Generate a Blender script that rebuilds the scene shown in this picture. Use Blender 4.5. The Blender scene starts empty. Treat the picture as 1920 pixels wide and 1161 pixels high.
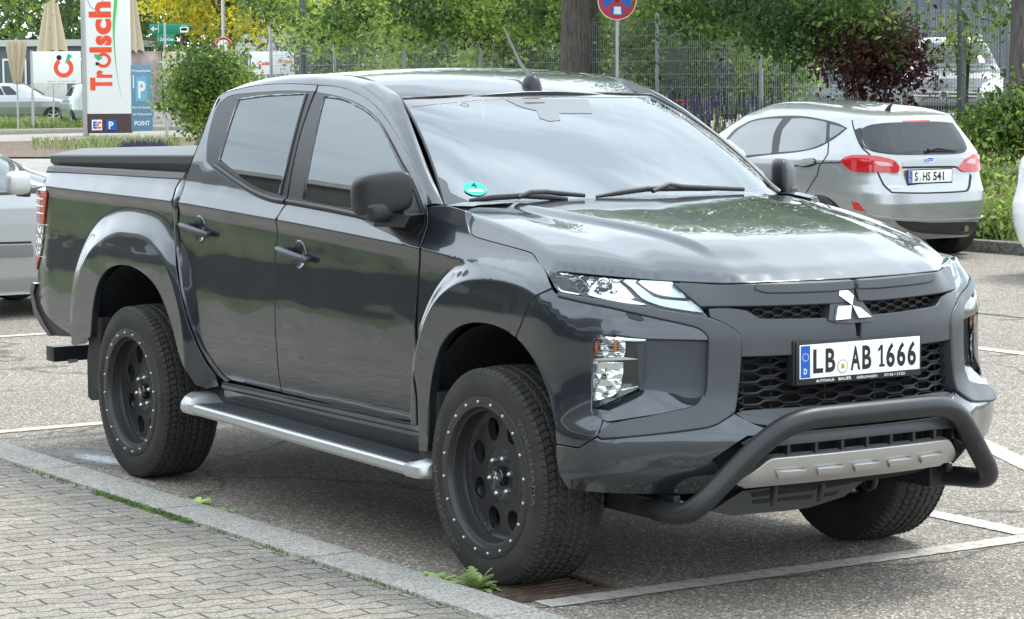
import bpy, bmesh, math, random
import numpy as np
from mathutils import Vector, Matrix
from mathutils.geometry import delaunay_2d_cdt
D = bpy.data; S = bpy.context.scene; COL = S.collection
R = math.radians
rnd = random.Random(7)
# ------------------------------------------------------------ camera
CP = np.array([7.7111, -5.6703, 1.8025]); FPX = 4916.5
yaw, pit, rol = 2.57782, .091459, -.008107
_f = np.array([math.cos(yaw)*math.cos(pit), math.sin(yaw)*math.cos(pit), -math.sin(pit)])
_r = np.cross(_f, [0, 0, 1]); _r /= np.linalg.norm(_r); _u = np.cross(_r, _f)
_c, _s = math.cos(rol), math.sin(rol)
_r, _u = _c*_r+_s*_u, -_s*_r+_c*_u
cam = D.objects.new('camera', D.cameras.new('camera')); COL.objects.link(cam)
cam.matrix_world = Matrix([[_r[0], _u[0], -_f[0], CP[0]], [_r[1], _u[1], -_f[1], CP[1]], [_r[2], _u[2], -_f[2], CP[2]], [0, 0, 0, 1]])
cam.data.sensor_width = 36; cam.data.lens = FPX/1920*36
cam.data.clip_start = .1; cam.data.clip_end = 2000
S.camera = cam
# ------------------------------------------------------------ sky and sun
SUN_EL, SUN_AZ = 61, 98          # azimuth measured from +x towards +y
w = D.worlds.new('World'); S.world = w; w.use_nodes = True
nt = w.node_tree; N = nt.nodes; L = nt.links
N.clear()
out = N.new('ShaderNodeOutputWorld'); bg = N.new('ShaderNodeBackground'); L.new(bg.outputs[0], out.inputs[0])
sky = N.new('ShaderNodeTexSky'); sky.sky_type = 'NISHITA'; sky.sun_disc = False
sky.sun_elevation = R(SUN_EL); sky.sun_rotation = R(90-SUN_AZ); sky.dust_density = 2.5
tc = N.new('ShaderNodeTexCoord'); mp = N.new('ShaderNodeMapping'); mp.inputs['Scale'].default_value = (1, 1, 2.6)
no = N.new('ShaderNodeTexNoise'); no.inputs['Scale'].default_value = 2.3; no.inputs['Detail'].default_value = 7; no.inputs['Roughness'].default_value = .55
cr = N.new('ShaderNodeValToRGB'); cr.color_ramp.elements[0].position = .12; cr.color_ramp.elements[1].position = .42
no2 = N.new('ShaderNodeTexNoise'); no2.inputs['Scale'].default_value = 3.6; no2.inputs['Detail'].default_value = 5
c2 = N.new('ShaderNodeValToRGB'); c2.color_ramp.elements[0].position = .35; c2.color_ramp.elements[0].color = (11.0, 12.8, 14.4, 1)
c2.color_ramp.elements[1].position = .62; c2.color_ramp.elements[1].color = (16.2, 17.8, 19.4, 1)
mx = N.new('ShaderNodeMixRGB')
L.new(tc.outputs['Generated'], mp.inputs[0]); L.new(mp.outputs[0], no.inputs[0]); L.new(mp.outputs[0], no2.inputs[0])
L.new(no.outputs[0], cr.inputs[0]); L.new(no2.outputs[0], c2.inputs[0])
L.new(cr.outputs[0], mx.inputs[0]); L.new(sky.outputs[0], mx.inputs[1]); L.new(c2.outputs[0], mx.inputs[2])
L.new(mx.outputs[0], bg.inputs[0]); bg.inputs[1].default_value = .1
sl = D.lights.new('sun', 'SUN'); sl.energy = 1.9; sl.angle = R(14); sl.color = (1, .94, .85)
sun = D.objects.new('sun', sl); COL.objects.link(sun)
sd = Vector((math.cos(R(SUN_EL))*math.cos(R(SUN_AZ)), math.cos(R(SUN_EL))*math.sin(R(SUN_AZ)), math.sin(R(SUN_EL))))
sun.rotation_euler = sd.to_track_quat('Z', 'Y').to_euler()
S.view_settings.view_transform = 'Standard'; S.view_settings.look = 'None'
S.view_settings.exposure = .64; S.view_settings.gamma = 1
S.render.engine = 'CYCLES'
# ------------------------------------------------------------ helpers
def ray(px): return _f+_r*((px[0]-960)/FPX)-_u*((px[1]-580.5)/FPX)
def U(px, x=None, y=None, z=None, d=None):
    q = ray(px)
    t = (x-CP[0])/q[0] if x is not None else (y-CP[1])/q[1] if y is not None else (z-CP[2])/q[2] if z is not None else d
    return CP+t*q
def march(px, g, t0=5.5, t1=13.5, n=160):
    q = ray(px); a = t0; ga = g(CP+a*q); best = (abs(ga), a)
    for i in range(n):
        b = t0+(t1-t0)*(i+1)/n; gb = g(CP+b*q)
        if (ga > 0) != (gb > 0):
            for _ in range(26):
                m = .5*(a+b); gm = g(CP+m*q)
                if (gm > 0) == (ga > 0): a = m
                else: b = m
            return CP+.5*(a+b)*q
        a, ga = b, gb; best = min(best, (abs(gb), b))
    return CP+best[1]*q         # grazing: the nearest approach
_ic = {}
def interp(tab, x, k=None):
    """table lookup with rounded knees"""
    c = _ic.get(id(tab))
    if c is None:
        X = np.array([t[0] for t in tab], float); Y = np.array([t[1] for t in tab], float); n = 601
        h = (X[-1]-X[0])/(n-1); w_ = max(2, int(.6*np.median(np.diff(X))/h)); xs = X[0]+h*np.arange(-w_*2, n+w_*2)
        y = np.interp(xs, X, Y); lo = xs < X[0]; hi = xs > X[-1]
        y[lo] = Y[0]+(xs[lo]-X[0])*(Y[1]-Y[0])/(X[1]-X[0]); y[hi] = Y[-1]+(xs[hi]-X[-1])*(Y[-1]-Y[-2])/(X[-1]-X[-2])
        g = np.ones(w_)/w_
        y = np.convolve(np.convolve(y, g, 'same'), g, 'same'); c = _ic[id(tab)] = (xs[w_*2:n+w_*2], y[w_*2:n+w_*2], tab)
    return float(np.interp(x, c[0], c[1]))
def sm(x): x = max(0., min(1., x)); return x*x*(3-2*x)
def smin(a, b, k):
    h = max(0., min(1., .5+.5*(b-a)/k)); return b*(1-h)+a*h-k*h*(1-h)
def crsplit(P, closed=True, ang=34):
    """dense smooth curve through P, kinks stay kinks"""
    P = [np.array(p, float) for p in P]; n = len(P); outp = []
    def corner(i):
        if not closed and i in (0, n-1): return True
        a = P[i]-P[i-1]; b = P[(i+1) % n]-P[i]
        na, nb = np.linalg.norm(a), np.linalg.norm(b)
        if na < 1e-9 or nb < 1e-9: return True
        return math.degrees(math.acos(max(-1, min(1, float(a@b)/na/nb)))) > ang
    cs = [corner(i) for i in range(n)]
    for i in range(n if closed else n-1):
        p1, p2 = P[i], P[(i+1) % n]
        p0 = P[i-1] if not cs[i] else 2*p1-p2
        p3 = P[(i+2) % n] if not cs[(i+1) % n] else 2*p2-p1
        l = np.linalg.norm(p2-p1); m0 = (p2-p0)*.5; m1 = (p3-p1)*.5
        for v in (m0, m1):
            k = np.linalg.norm(v)
            if k > l*1.15: v *= l*1.15/k
        straight = cs[i] and cs[(i+1) % n]
        k = max(1, int(l/.03)) if straight else max(2, min(14, int(l/.018)))
        for j in range(k):
            t = j/k; t2, t3 = t*t, t*t*t
            outp.append((2*t3-3*t2+1)*p1+(t3-2*t2+t)*m0+(-2*t3+3*t2)*p2+(t3-t2)*m1)
    if not closed: outp.append(P[-1])
    return outp
def inpoly(p, P):
    x, y = p; c = False; j = len(P)-1
    for i in range(len(P)):
        if (P[i][1] > y) != (P[j][1] > y) and x < (P[j][0]-P[i][0])*(y-P[i][1])/(P[j][1]-P[i][1])+P[i][0]: c = not c
        j = i
    return c
WL = {}
def link(o, parent=None, loc=None):
    COL.objects.link(o)
    if parent is not None:
        o.parent = parent
        if loc is None: o.location = -WL.get(parent.name, Vector((0, 0, 0)))
        else: o.location = Vector(loc)-WL.get(parent.name, Vector((0, 0, 0)))
    elif loc is not None: o.location = loc
    WL[o.name] = Vector((0, 0, 0)) if loc is None else Vector(loc)
    return o
def tag(o, label=None, cat=None, group=None, kind=None):
    for k, v in (('label', label), ('category', cat), ('group', group), ('kind', kind)):
        if v: o[k] = v
    return o
def thing(name, loc, label, cat, group=None):
    o = D.objects.new(name, None); o.empty_display_size = .2
    link(o, None, loc); return tag(o, label, cat, group)
class MB:
    def __init__(s): s.v = []; s.f = []; s.m = []; s.cur = 0
    def add(s, V, F):
        b = len(s.v); s.v += [tuple(map(float, p)) for p in V]; s.f += [tuple(i+b for i in f) for f in F]; s.m += [s.cur]*len(F); return s
    def box(s, c, d, rot=None, bev=0):
        bm = bmesh.new(); bmesh.ops.create_cube(bm, size=1)
        bmesh.ops.scale(bm, vec=d, verts=bm.verts)
        if bev: bmesh.ops.bevel(bm, geom=bm.edges[:], offset=bev, segments=2, affect='EDGES', profile=.6)
        M = Matrix.Translation(c) @ (rot if rot is not None else Matrix())
        bmesh.ops.transform(bm, matrix=M, verts=bm.verts)
        s.add([p.co for p in bm.verts], [[q.index for q in f.verts] for f in bm.faces]); bm.free(); return s
    def tube(s, pts, r, n=10, cap=True, flat=1.0):
        pts = [Vector(p) for p in pts]; k = len(pts); rs = r if isinstance(r, (list, tuple)) else [r]*k
        V = []; up = None
        for i, p in enumerate(pts):
            t = (pts[min(i+1, k-1)]-pts[max(i-1, 0)]).normalized()
            if up is None: up = Vector((0, 0, 1)) if abs(t.z) < .9 else Vector((1, 0, 0))
            a = t.cross(up).normalized(); up = a.cross(t).normalized()
            for j in range(n):
                q = 2*math.pi*j/n; V.append(p+a*math.cos(q)*rs[i]+up*math.sin(q)*rs[i]*flat)
        F = [(i*n+j, i*n+(j+1) % n, (i+1)*n+(j+1) % n, (i+1)*n+j) for i in range(k-1) for j in range(n)]
        if cap: F += [tuple(range(n-1, -1, -1)), tuple((k-1)*n+j for j in range(n))]
        return s.add(V, F)
    def lathe(s, prof, n=48, c=(0, 0, 0), axis='Y'):
        """prof: (radius, along axis)"""
        V = []; k = len(prof)
        for i in range(n):
            a = 2*math.pi*i/n; ca, sa = math.cos(a), math.sin(a)
            for r, h in prof:
                p = (r*ca, h, r*sa) if axis == 'Y' else (r*ca, r*sa, h) if axis == 'Z' else (h, r*ca, r*sa)
                V.append((p[0]+c[0], p[1]+c[1], p[2]+c[2]))
        F = [(i*k+j, ((i+1) % n)*k+j, ((i+1) % n)*k+j+1, i*k+j+1) for i in range(n) for j in range(k-1)]
        return s.add(V, F)
    def grid(s, rows):
        """rows of equally long point lists"""
        m = len(rows); n = len(rows[0]); V = [p for r in rows for p in r]
        return s.add(V, [(i*n+j, i*n+j+1, (i+1)*n+j+1, (i+1)*n+j) for i in range(m-1) for j in range(n-1)])
    def prism(s, loop, ext):
        n = len(loop); e = Vector(ext); V = [Vector(p) for p in loop]; V += [p+e for p in V]
        return s.add(V, [tuple(range(n-1, -1, -1)), tuple(range(n, 2*n))]+[(i, (i+1) % n, n+(i+1) % n, n+i) for i in range(n)])
    def build(s, name, mats, parent=None, loc=None, sharp=35, origin=None):
        me = D.meshes.new(name)
        V = s.v
        if loc is not None and origin is None: V = [(p[0]-loc[0], p[1]-loc[1], p[2]-loc[2]) for p in V]
        me.from_pydata(V, [], s.f)
        for m in (mats if isinstance(mats, (list, tuple)) else [mats]): me.materials.append(m)
        if any(s.m): me.polygons.foreach_set('material_index', s.m)
        bm = bmesh.new(); bm.from_mesh(me); bmesh.ops.remove_doubles(bm, verts=bm.verts, dist=1e-6); bmesh.ops.recalc_face_normals(bm, faces=bm.faces); bm.to_mesh(me); bm.free()
        if sharp: me.shade_smooth(); me.set_sharp_from_angle(angle=R(sharp))
        return link(D.objects.new(name, me), parent, loc)
def panel(name, P, surf, mat, parent, off=0., thick=.02, step=.04, bev=.0025, smooth=True, dense=True, uvs=False, holes=(), mir=False, extra=()):
    """a skin cut out of the surface surf(a,b,off) along the outline P, with a rolled edge"""
    Q = []
    for p in P:
        if not Q or math.hypot(p[0]-Q[-1][0], p[1]-Q[-1][1]) > 1e-4: Q.append(p)
    if math.hypot(Q[0][0]-Q[-1][0], Q[0][1]-Q[-1][1]) < 1e-4: Q.pop()
    P = Q
    B = crsplit(P) if smooth else [np.array(p, float) for p in P]
    A = np.array(B); lo, hi = A.min(0), A.max(0)
    ar = sum(A[i-1][0]*A[i][1]-A[i][0]*A[i-1][1] for i in range(len(A)))
    if ar < 0: B = B[::-1]; A = A[::-1]
    nb = len(B); pts = [Vector((b[0], b[1])) for b in B]
    HB = [crsplit(h) for h in holes]; loops = [list(range(nb))]
    for h in HB:
        loops.append(list(range(len(pts), len(pts)+len(h)))); pts += [Vector((b[0], b[1])) for b in h]
    edges = [(l[i], l[(i+1) % len(l)]) for l in loops for i in range(len(l))]
    nbt = len(pts)
    allb = np.array([[p[0], p[1]] for p in pts])
    if callable(getattr(surf, 'extra', None)) and not len(extra): extra = surf.extra(lo, hi)
    ex = np.array([p for p in extra if inpoly(p, A) and np.min(np.hypot(allb[:, 0]-p[0], allb[:, 1]-p[1])) > .006]) if len(extra) else np.zeros((0, 2))
    pts += [Vector(p) for p in ex]
    if len(ex): allb = np.concatenate([allb, ex])
    if dense:
        nx = max(1, int((hi[0]-lo[0])/step)); ny = max(1, int((hi[1]-lo[1])/step))
        for i in range(1, nx):
            for j in range(1, ny):
                p = (lo[0]+(hi[0]-lo[0])*(i+(.5 if j % 2 else 0))/nx, lo[1]+(hi[1]-lo[1])*j/ny)
                if inpoly(p, A) and not any(inpoly(p, h) for h in HB) and np.min(np.hypot(allb[:, 0]-p[0], allb[:, 1]-p[1])) > step*.45: pts.append(Vector(p))
    r = delaunay_2d_cdt(pts, edges, [], 2 if HB else 1, 1e-7)
    V2, F, ov = r[0], r[2], r[3]
    if HB: F = [f for f in F if not any(inpoly((sum(V2[i].x for i in f)/3, sum(V2[i].y for i in f)/3), h) for h in HB)]
    def P3(a, b, o=off): return np.array(surf(a, b, o), float)
    def NR(a, b):
        e = .004; n = np.cross(P3(a+e, b)-P3(a-e, b), P3(a, b+e)-P3(a, b-e)); k = np.linalg.norm(n); return n/k if k > 0 else n
    V3 = [P3(v.x, v.y) for v in V2]; NN = [NR(v.x, v.y) for v in V2]
    c = P3(*((lo+hi)/2)); n0 = NN[0]
    sgn = 1
    t1 = P3(*(np.array(B[0])), o=off+.01)-P3(*B[0])
    if t1 @ NN[0] < 0 or (name and False): pass
    # orient outwards: growing off moves along +normal
    pr = [float((P3(v.x, v.y, off+.01)-V3[i]) @ NN[i]) for i, v in enumerate(V2)]
    sgn = 1 if sum(pr) >= 0 else -1
    NN = [n*sgn for n in NN]
    F = [tuple(f) for f in F]
    if F:
        f = F[0]; fn = np.cross(V3[f[1]]-V3[f[0]], V3[f[2]]-V3[f[0]])
        s1 = sum(float(np.cross(V3[f[1]]-V3[f[0]], V3[f[2]]-V3[f[0]]) @ NN[f[0]]) for f in F[:60])
        if s1 < 0: F = [f[::-1] for f in F]
    uv2 = [(v.x, v.y) for v in V2]
    idx = {}
    for i, o in enumerate(ov):
        for k in o: idx[k] = i
    for lp in loops:
        lp = [idx[k] for k in lp if k in idx]; n = len(lp)
        if n < 3: continue
        # in-plane outward direction
        outd = []
        for i in range(n):
            a, b, d = V3[lp[i-1]], V3[lp[(i+1) % n]], NN[lp[i]]
            o = np.cross(b-a, d); k = np.linalg.norm(o); outd.append(o/k if k > 1e-9 else o*0)
        cen2 = None
        # sign: outward must leave the polygon
        tot = 0
        for i in range(n):
            e2 = np.array([V2[lp[(i+1) % n]].x-V2[lp[i-1]].x, V2[lp[(i+1) % n]].y-V2[lp[i-1]].y]); 
        k = n//3
        q = V3[lp[k]]+outd[k]*.003
        # numeric: compare with the triangle's third vertex side
        s2 = 0
        st = set(lp)
        for f in F:
            for a in range(3):
                u, v, t = f[a], f[(a+1) % 3], f[(a+2) % 3]
                if u in st and v in st:
                    for i in range(n):
                        if lp[i] == u and (lp[(i+1) % n] == v or lp[i-1] == v):
                            s2 += float(outd[i] @ (V3[t]-V3[u])); break
            if abs(s2) > 0 and len(st) > 40 and abs(s2) > .2: break
        if s2 > 0: outd = [-o for o in outd]
        b0 = len(V3)
        for i in range(n): V3.append(V3[lp[i]]+outd[i]*bev-NN[lp[i]]*bev*1.2); NN.append(outd[i]); uv2.append(uv2[lp[i]])
        b1 = len(V3)
        for i in range(n): V3.append(V3[lp[i]]+outd[i]*bev-NN[lp[i]]*max(thick, bev*1.5)); NN.append(outd[i]); uv2.append(uv2[lp[i]])
        for i in range(n):
            j = (i+1) % n
            q1 = (lp[i], b0+i, b0+j, lp[j])
            nn = np.cross(V3[q1[1]]-V3[q1[0]], V3[q1[2]]-V3[q1[0]])
            fl = nn @ (NN[lp[i]]+outd[i]) < 0
            for q1 in ((lp[i], b0+i, b0+j, lp[j]), (b0+i, b1+i, b1+j, b0+j)):
                F.append(q1[::-1] if fl else q1)
    obs = []
    for m in ((1, -1) if mir else (1,)):
        me = D.meshes.new(name)
        me.from_pydata([(p[0], p[1]*m, p[2]) for p in V3], [], F if m == 1 else [f[::-1] for f in F])
        me.materials.append(mat); me.shade_smooth()
        if uvs:
            ul = me.uv_layers.new(name='UV')
            for lo_ in me.loops: ul.data[lo_.index].uv = uv2[lo_.vertex_index]
        me.normals_split_custom_set_from_vertices([(n_[0], n_[1]*m, n_[2]) for n_ in NN])
        o = D.objects.new(name, me); link(o, parent); obs.append(o)
    return obs if mir else obs[0]
def text_mesh(txt, size=1., depth=0., bold=0.):
    c = D.curves.new('t', 'FONT'); c.body = txt; c.size = size; c.extrude = depth; c.offset = bold; c.resolution_u = 3
    c.align_x = 'LEFT'
    o = D.objects.new('t', c); COL.objects.link(o)
    me = bpy.data.meshes.new_from_object(o.evaluated_get(bpy.context.evaluated_depsgraph_get()))
    V = [tuple(v.co) for v in me.vertices]; F = [tuple(p.vertices) for p in me.polygons]
    D.objects.remove(o); D.curves.remove(c); D.meshes.remove(me)
    return V, F
def lettering(mb, txt, org, ax, ay, h, w=None, bold=0., depth=.001):
    """flat letters with cap height h from org, running along ax, standing along ay, total width w if given"""
    V, F = text_mesh(txt, 1., .0, bold)
    if not V: return mb
    A = np.array(V); x0, x1 = A[:, 0].min(), A[:, 0].max(); y0, y1 = 0., .69
    sx = (w/(x1-x0)) if w else h/.69
    o = Vector(org); ax = Vector(ax).normalized(); ay = Vector(ay).normalized()
    return mb.add([o+ax*((p[0]-x0)*sx)+ay*(p[1]*h/.69) for p in V], F)
# ------------------------------------------------------------ materials
def mat(name, col, rough=.5, metal=0., coat=0., bump=0., bscale=80., var=0., vscale=6., spec=.5, emit=0., trans=0., ior=1.45, coatr=.03, detail=3):
    m = D.materials.new(name); m.use_nodes = True; t = m.node_tree; b = t.nodes['Principled BSDF']
    b.inputs['Base Color'].default_value = (*col, 1); b.inputs['Roughness'].default_value = rough; b.inputs['Metallic'].default_value = metal
    b.inputs['Coat Weight'].default_value = coat; b.inputs['Coat Roughness'].default_value = coatr; b.inputs['Specular IOR Level'].default_value = spec
    b.inputs['Transmission Weight'].default_value = trans; b.inputs['IOR'].default_value = ior
    if emit: b.inputs['Emission Color'].default_value = (*col, 1); b.inputs['Emission Strength'].default_value = emit
    if bump or var:
        c = t.nodes.new('ShaderNodeTexCoord')
    if bump:
        n = t.nodes.new('ShaderNodeTexNoise'); n.inputs['Scale'].default_value = bscale; n.inputs['Detail'].default_value = detail
        k = t.nodes.new('ShaderNodeBump'); k.inputs['Strength'].default_value = bump; k.inputs['Distance'].default_value = .01
        t.links.new(c.outputs['Object'], n.inputs[0]); t.links.new(n.outputs[0], k.inputs['Height']); t.links.new(k.outputs[0], b.inputs['Normal'])
    if var:
        n = t.nodes.new('ShaderNodeTexNoise'); n.inputs['Scale'].default_value = vscale; n.inputs['Detail'].default_value = 6
        r = t.nodes.new('ShaderNodeValToRGB'); e = r.color_ramp.elements
        e[0].position = .3; e[1].position = .7
        e[0].color = (*[x*(1-var) for x in col], 1); e[1].color = (*[min(1, x*(1+var)) for x in col], 1)
        t.links.new(c.outputs['Object'], n.inputs[0]); t.links.new(n.outputs[0], r.inputs[0]); t.links.new(r.outputs[0], b.inputs['Base Color'])
    return m
def glassmat(name, tint, refl=1.6, darkness=0.5):
    """thin glazing: mirror-like by fresnel, otherwise see-through with a tint"""
    m = D.materials.new(name); m.use_nodes = True; t = m.node_tree; t.nodes.clear()
    o = t.nodes.new('ShaderNodeOutputMaterial'); mi = t.nodes.new('ShaderNodeMixShader'); fr = t.nodes.new('ShaderNodeFresnel')
    fr.inputs[0].default_value = refl
    gl = t.nodes.new('ShaderNodeBsdfGlossy'); gl.inputs['Roughness'].default_value = .01; gl.inputs[0].default_value = (.93, .98, 1, 1)
    tr = t.nodes.new('ShaderNodeBsdfTransparent'); tr.inputs[0].default_value = (*tint, 1)
    t.links.new(fr.outputs[0], mi.inputs[0]); t.links.new(tr.outputs[0], mi.inputs[1]); t.links.new(gl.outputs[0], mi.inputs[2]); t.links.new(mi.outputs[0], o.inputs[0])
    return m
M_ = {}
M_['paint'] = mat('graphite_metallic_paint', (.031, .038, .048), .28, .58, 1., coatr=.01)
M_['paint'].node_tree.nodes['Principled BSDF'].inputs['Coat IOR'].default_value = 1.6
def orange_peel(m, sc, di):
    t = m.node_tree; b = t.nodes['Principled BSDF']; c = t.nodes.new('ShaderNodeTexCoord'); mp_ = t.nodes.new('ShaderNodeMapping'); mp_.inputs['Scale'].default_value = (1, 1, 2.2)
    n = t.nodes.new('ShaderNodeTexNoise'); n.inputs['Scale'].default_value = sc; n.inputs['Detail'].default_value = 1.5; k = t.nodes.new('ShaderNodeBump'); k.inputs['Strength'].default_value = 1; k.inputs['Distance'].default_value = di
    t.links.new(c.outputs['Object'], mp_.inputs[0]); t.links.new(mp_.outputs[0], n.inputs[0]); t.links.new(n.outputs[0], k.inputs['Height']); t.links.new(k.outputs[0], b.inputs['Normal']); t.links.new(k.outputs[0], b.inputs['Coat Normal'])
orange_peel(M_['paint'], 2.6, .006)
M_['black'] = mat('black_plastic', (.017, .018, .020), .38, bump=.08, bscale=400)
M_['recess'] = mat('satin_graphite', (.050, .056, .065), .34, .35)
M_['grille'] = mat('grille_black', (.010, .010, .011), .45)
M_['grey'] = mat('anthracite_matt_plastic', (.042, .046, .052), .38, .0, bump=.05, bscale=500, spec=.6)
M_['gloss'] = mat('gloss_black', (.012, .013, .014), .12, coat=.6)
M_['void'] = mat('dark_void', (.006, .006, .007), .8)
M_['liner'] = mat('wheel_arch_liner', (.010, .010, .011), .75, bump=.3, bscale=60)
M_['chrome'] = mat('chrome', (.82, .84, .86), .06, 1.)
M_['silver'] = mat('satin_silver', (.50, .50, .49), .32, .75)
M_['alu'] = mat('brushed_aluminium', (.50, .505, .50), .42, .75, bump=.02, bscale=200)
M_['rubber'] = mat('tyre_rubber', (.024, .022, .020), .72, bump=.12, bscale=150, var=.35, vscale=9)
M_['rim'] = mat('matt_black_wheel', (.034, .034, .036), .38, .25)
M_['bolt'] = mat('zinc_bolt', (.55, .55, .54), .3, .9)
M_['glass'] = glassmat('side_glass', (.62, .72, .68), 2.4)
M_['tint'] = glassmat('privacy_glass', (.10, .11, .11), 2.1)
M_['lens'] = glassmat('lamp_lens', (.92, .95, .96), 1.45)
M_['white'] = mat('plate_white', (.80, .81, .80), .3)
M_['ink'] = mat('plate_black', (.012, .012, .012), .35)
M_['blue'] = mat('plate_blue', (.01, .09, .42), .3)
M_['yellow'] = mat('seal_yellow', (.75, .6, .06), .4)
M_['interior'] = mat('dark_cabin_trim', (.045, .046, .048), .7)
M_['led'] = mat('daylight_lamp_white', (.85, .88, .92), .15, coat=.5)
M_['amber'] = mat('amber_bulb', (.75, .20, .06), .2, coat=.5)
M_['red'] = mat('lamp_red', (.45, .010, .014), .12, coat=1)
M_['underbody'] = mat('underbody', (.012, .012, .012), .7)
def crystal(name, col, sc=60, metal=1.):
    m = D.materials.new(name); m.use_nodes = True; t = m.node_tree; b = t.nodes['Principled BSDF']
    b.inputs['Base Color'].default_value = (*col, 1); b.inputs['Metallic'].default_value = metal; b.inputs['Roughness'].default_value = .08
    c = t.nodes.new('ShaderNodeTexCoord'); v = t.nodes.new('ShaderNodeTexVoronoi'); v.inputs['Scale'].default_value = sc; v.feature = 'F1'
    k = t.nodes.new('ShaderNodeBump'); k.inputs['Strength'].default_value = .6; k.inputs['Distance'].default_value = .010
    t.links.new(c.outputs['Object'], v.inputs[0]); t.links.new(v.outputs[0], k.inputs['Height']); t.links.new(k.outputs[0], b.inputs['Normal'])
    return m
M_['crystal'] = crystal('faceted_reflector', (.80, .82, .83), 30)
# ============================================================ THE PICKUP TRUCK
ROOT = thing('pickup_truck', (-1.6, 0, 0), 'dark grey double cab pickup truck with bull bar and black wheels parked in the nearest bay', 'pickup truck')
WCX = 0.; RCX = -3.; WZ = .3835; TR = .3874
ZC = [(-4.3, 1.27), (-3.9, 1.262), (-2.6, 1.247), (-1.5, 1.205), (-.5, 1.157), (.1, 1.105), (.4, 1.07), (.7, 1.03)]
BASE = [(.38, .770), (.45, .805), (.50, .832), (.56, .853), (.64, .868), (.74, .875), (.86, .872), (.96, .864), (1.04, .858), (1.12, .857), (1.3, .857)]
FL = ((.03, .655, .735, 1.2, 1.), (-3.0, .66, .775, 1., 1.15))   # flares: centre, inner and outer reach, stretch behind and ahead
def Yw(x, z):
    """half width of the body at (x, z)"""
    zc = interp(ZC, x); crest = .871-(.012*sm((x+.6)/.9))
    if z > zc:
        d = z-zc; d1 = smin(d, .07, .03); e_ = max(0., d-d1)
        y = crest-.60*d1-((.22*e_+.40*e_*e_) if x > -2.6 else .25*e_)   # the glasshouse curves inwards
    else:
        d = zc-z; y = interp(BASE, z); y = crest+(y-crest)*sm(d/.05)
    # rear end tucks in
    if x < -4.0: y -= .6*(-4.0-x)**2
    for cx, r1, r2, sa, sb in FL:
        d = (abs((x-cx)*(sa if x < cx else sb))**2.6+abs((z-.42)*(1 if z > .42 else .35))**2.6)**(1/2.6)
        if d < r2:
            top = .913-.012*sm((z-.95)/.15)
            k = min(1., (r2-d)/(r2-r1)); k = k*k*(3-2*k)*.45+k*.55
            y = y+(max(top, y)-y)*k
    return y
def side(a, b, off=0.):
    y = Yw(a, b); e = .01
    dx = (Yw(a+e, b)-Yw(a-e, b))/(2*e); dz = (Yw(a, b+e)-Yw(a, b-e))/(2*e)
    k = 1/math.sqrt(1+dx*dx+dz*dz)
    return (a-dx*k*off, -(y+k*off), b-dz*k*off) if off else (a, -y, b)
def side_extra(lo, hi):
    P = []
    def dm(x, z, f): return (abs((x-f[0])*(f[3] if x < f[0] else f[4]))**2.6+abs((z-.42)*(1 if z > .42 else .35))**2.6)**(1/2.6)
    for x in np.arange(lo[0], hi[0], .018):
        zc = interp(ZC, x)
        for d in (-.055, -.044, -.033, -.022, -.012, -.0045, .0045, .012, .024, .036, .048, .060, .072, .085, .10, .12): P.append((x, zc+d))
    Q = []
    for f in FL:
        cx, r1, r2, sa, sb = f
        if hi[0] < cx-r2 or lo[0] > cx+r2: continue
        for r_ in np.concatenate([[r1-.03, r1-.012, r1-.005], np.linspace(r1+.002, r2-.004, 9), [r2+.002, r2+.010, r2+.022]]):
            n = int(r_*math.pi/.016)
            for k in range(n+1):
                a = math.pi*k/n; c, s_ = math.cos(a), math.sin(a); Q.append((cx+math.copysign(abs(c)**(2/2.6), c)*r_/(sa if c < 0 else sb), .42+s_**(2/2.6)*r_))
            for z in np.arange(.44, .42-.5, -.016)[2:]:
                h = abs((z-.42)*.35); q_ = (max(0, r_**2.6-h**2.6))**(1/2.6); Q += [(cx-q_/sa, z), (cx+q_/sb, z)]
    P = [p for p in P if all(not (f[1]-.04 < dm(p[0], p[1], f) < f[2]+.03) for f in FL)]
    return [p for p in P+Q if lo[0] < p[0] < hi[0] and lo[1] < p[1] < hi[1]]
side.extra = side_extra
def hS(px, off=0.):
    P = march(px, lambda P: -P[1]-Yw(P[0], P[2])-off); return (P[0], P[2])
def S_(l, off=0.): return [hS(p, off) for p in l]
# ---- front surface: wraps round the nose; s = arc length from the centre line, s > 0 on the truck's right
PLN = [(.925, 0), (.922, .12), (.912, .25), (.893, .36), (.867, .45), (.825, .535), (.775, .61), (.725, .69), (.675, .76), (.62, .82), (.55, .865), (.47, .893), (.38, .908), (.28, .913), (.0, .913), (-.3, .913)]
_pl = np.array(crsplit([np.array(p) for p in PLN], closed=False)); _sl = np.concatenate([[0], np.cumsum(np.hypot(*np.diff(_pl, axis=0).T))])
DT = [(.38, -.05), (.42, -.01), (.46, .03), (.54, .052), (.60, .052), (.66, .022), (.72, .004), (.80, 0), (.92, 0), (.98, -.012), (1.04, -.04), (1.10, -.082), (1.14, -.11)]
DC = [(.38, -.05), (.42, -.01), (.46, .03), (.54, .052), (.60, .052), (.66, .0), (.72, -.004), (.80, -.002), (.92, -.004), (1.0, -.018), (1.06, -.03), (1.10, -.042), (1.14, -.06)]
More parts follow.
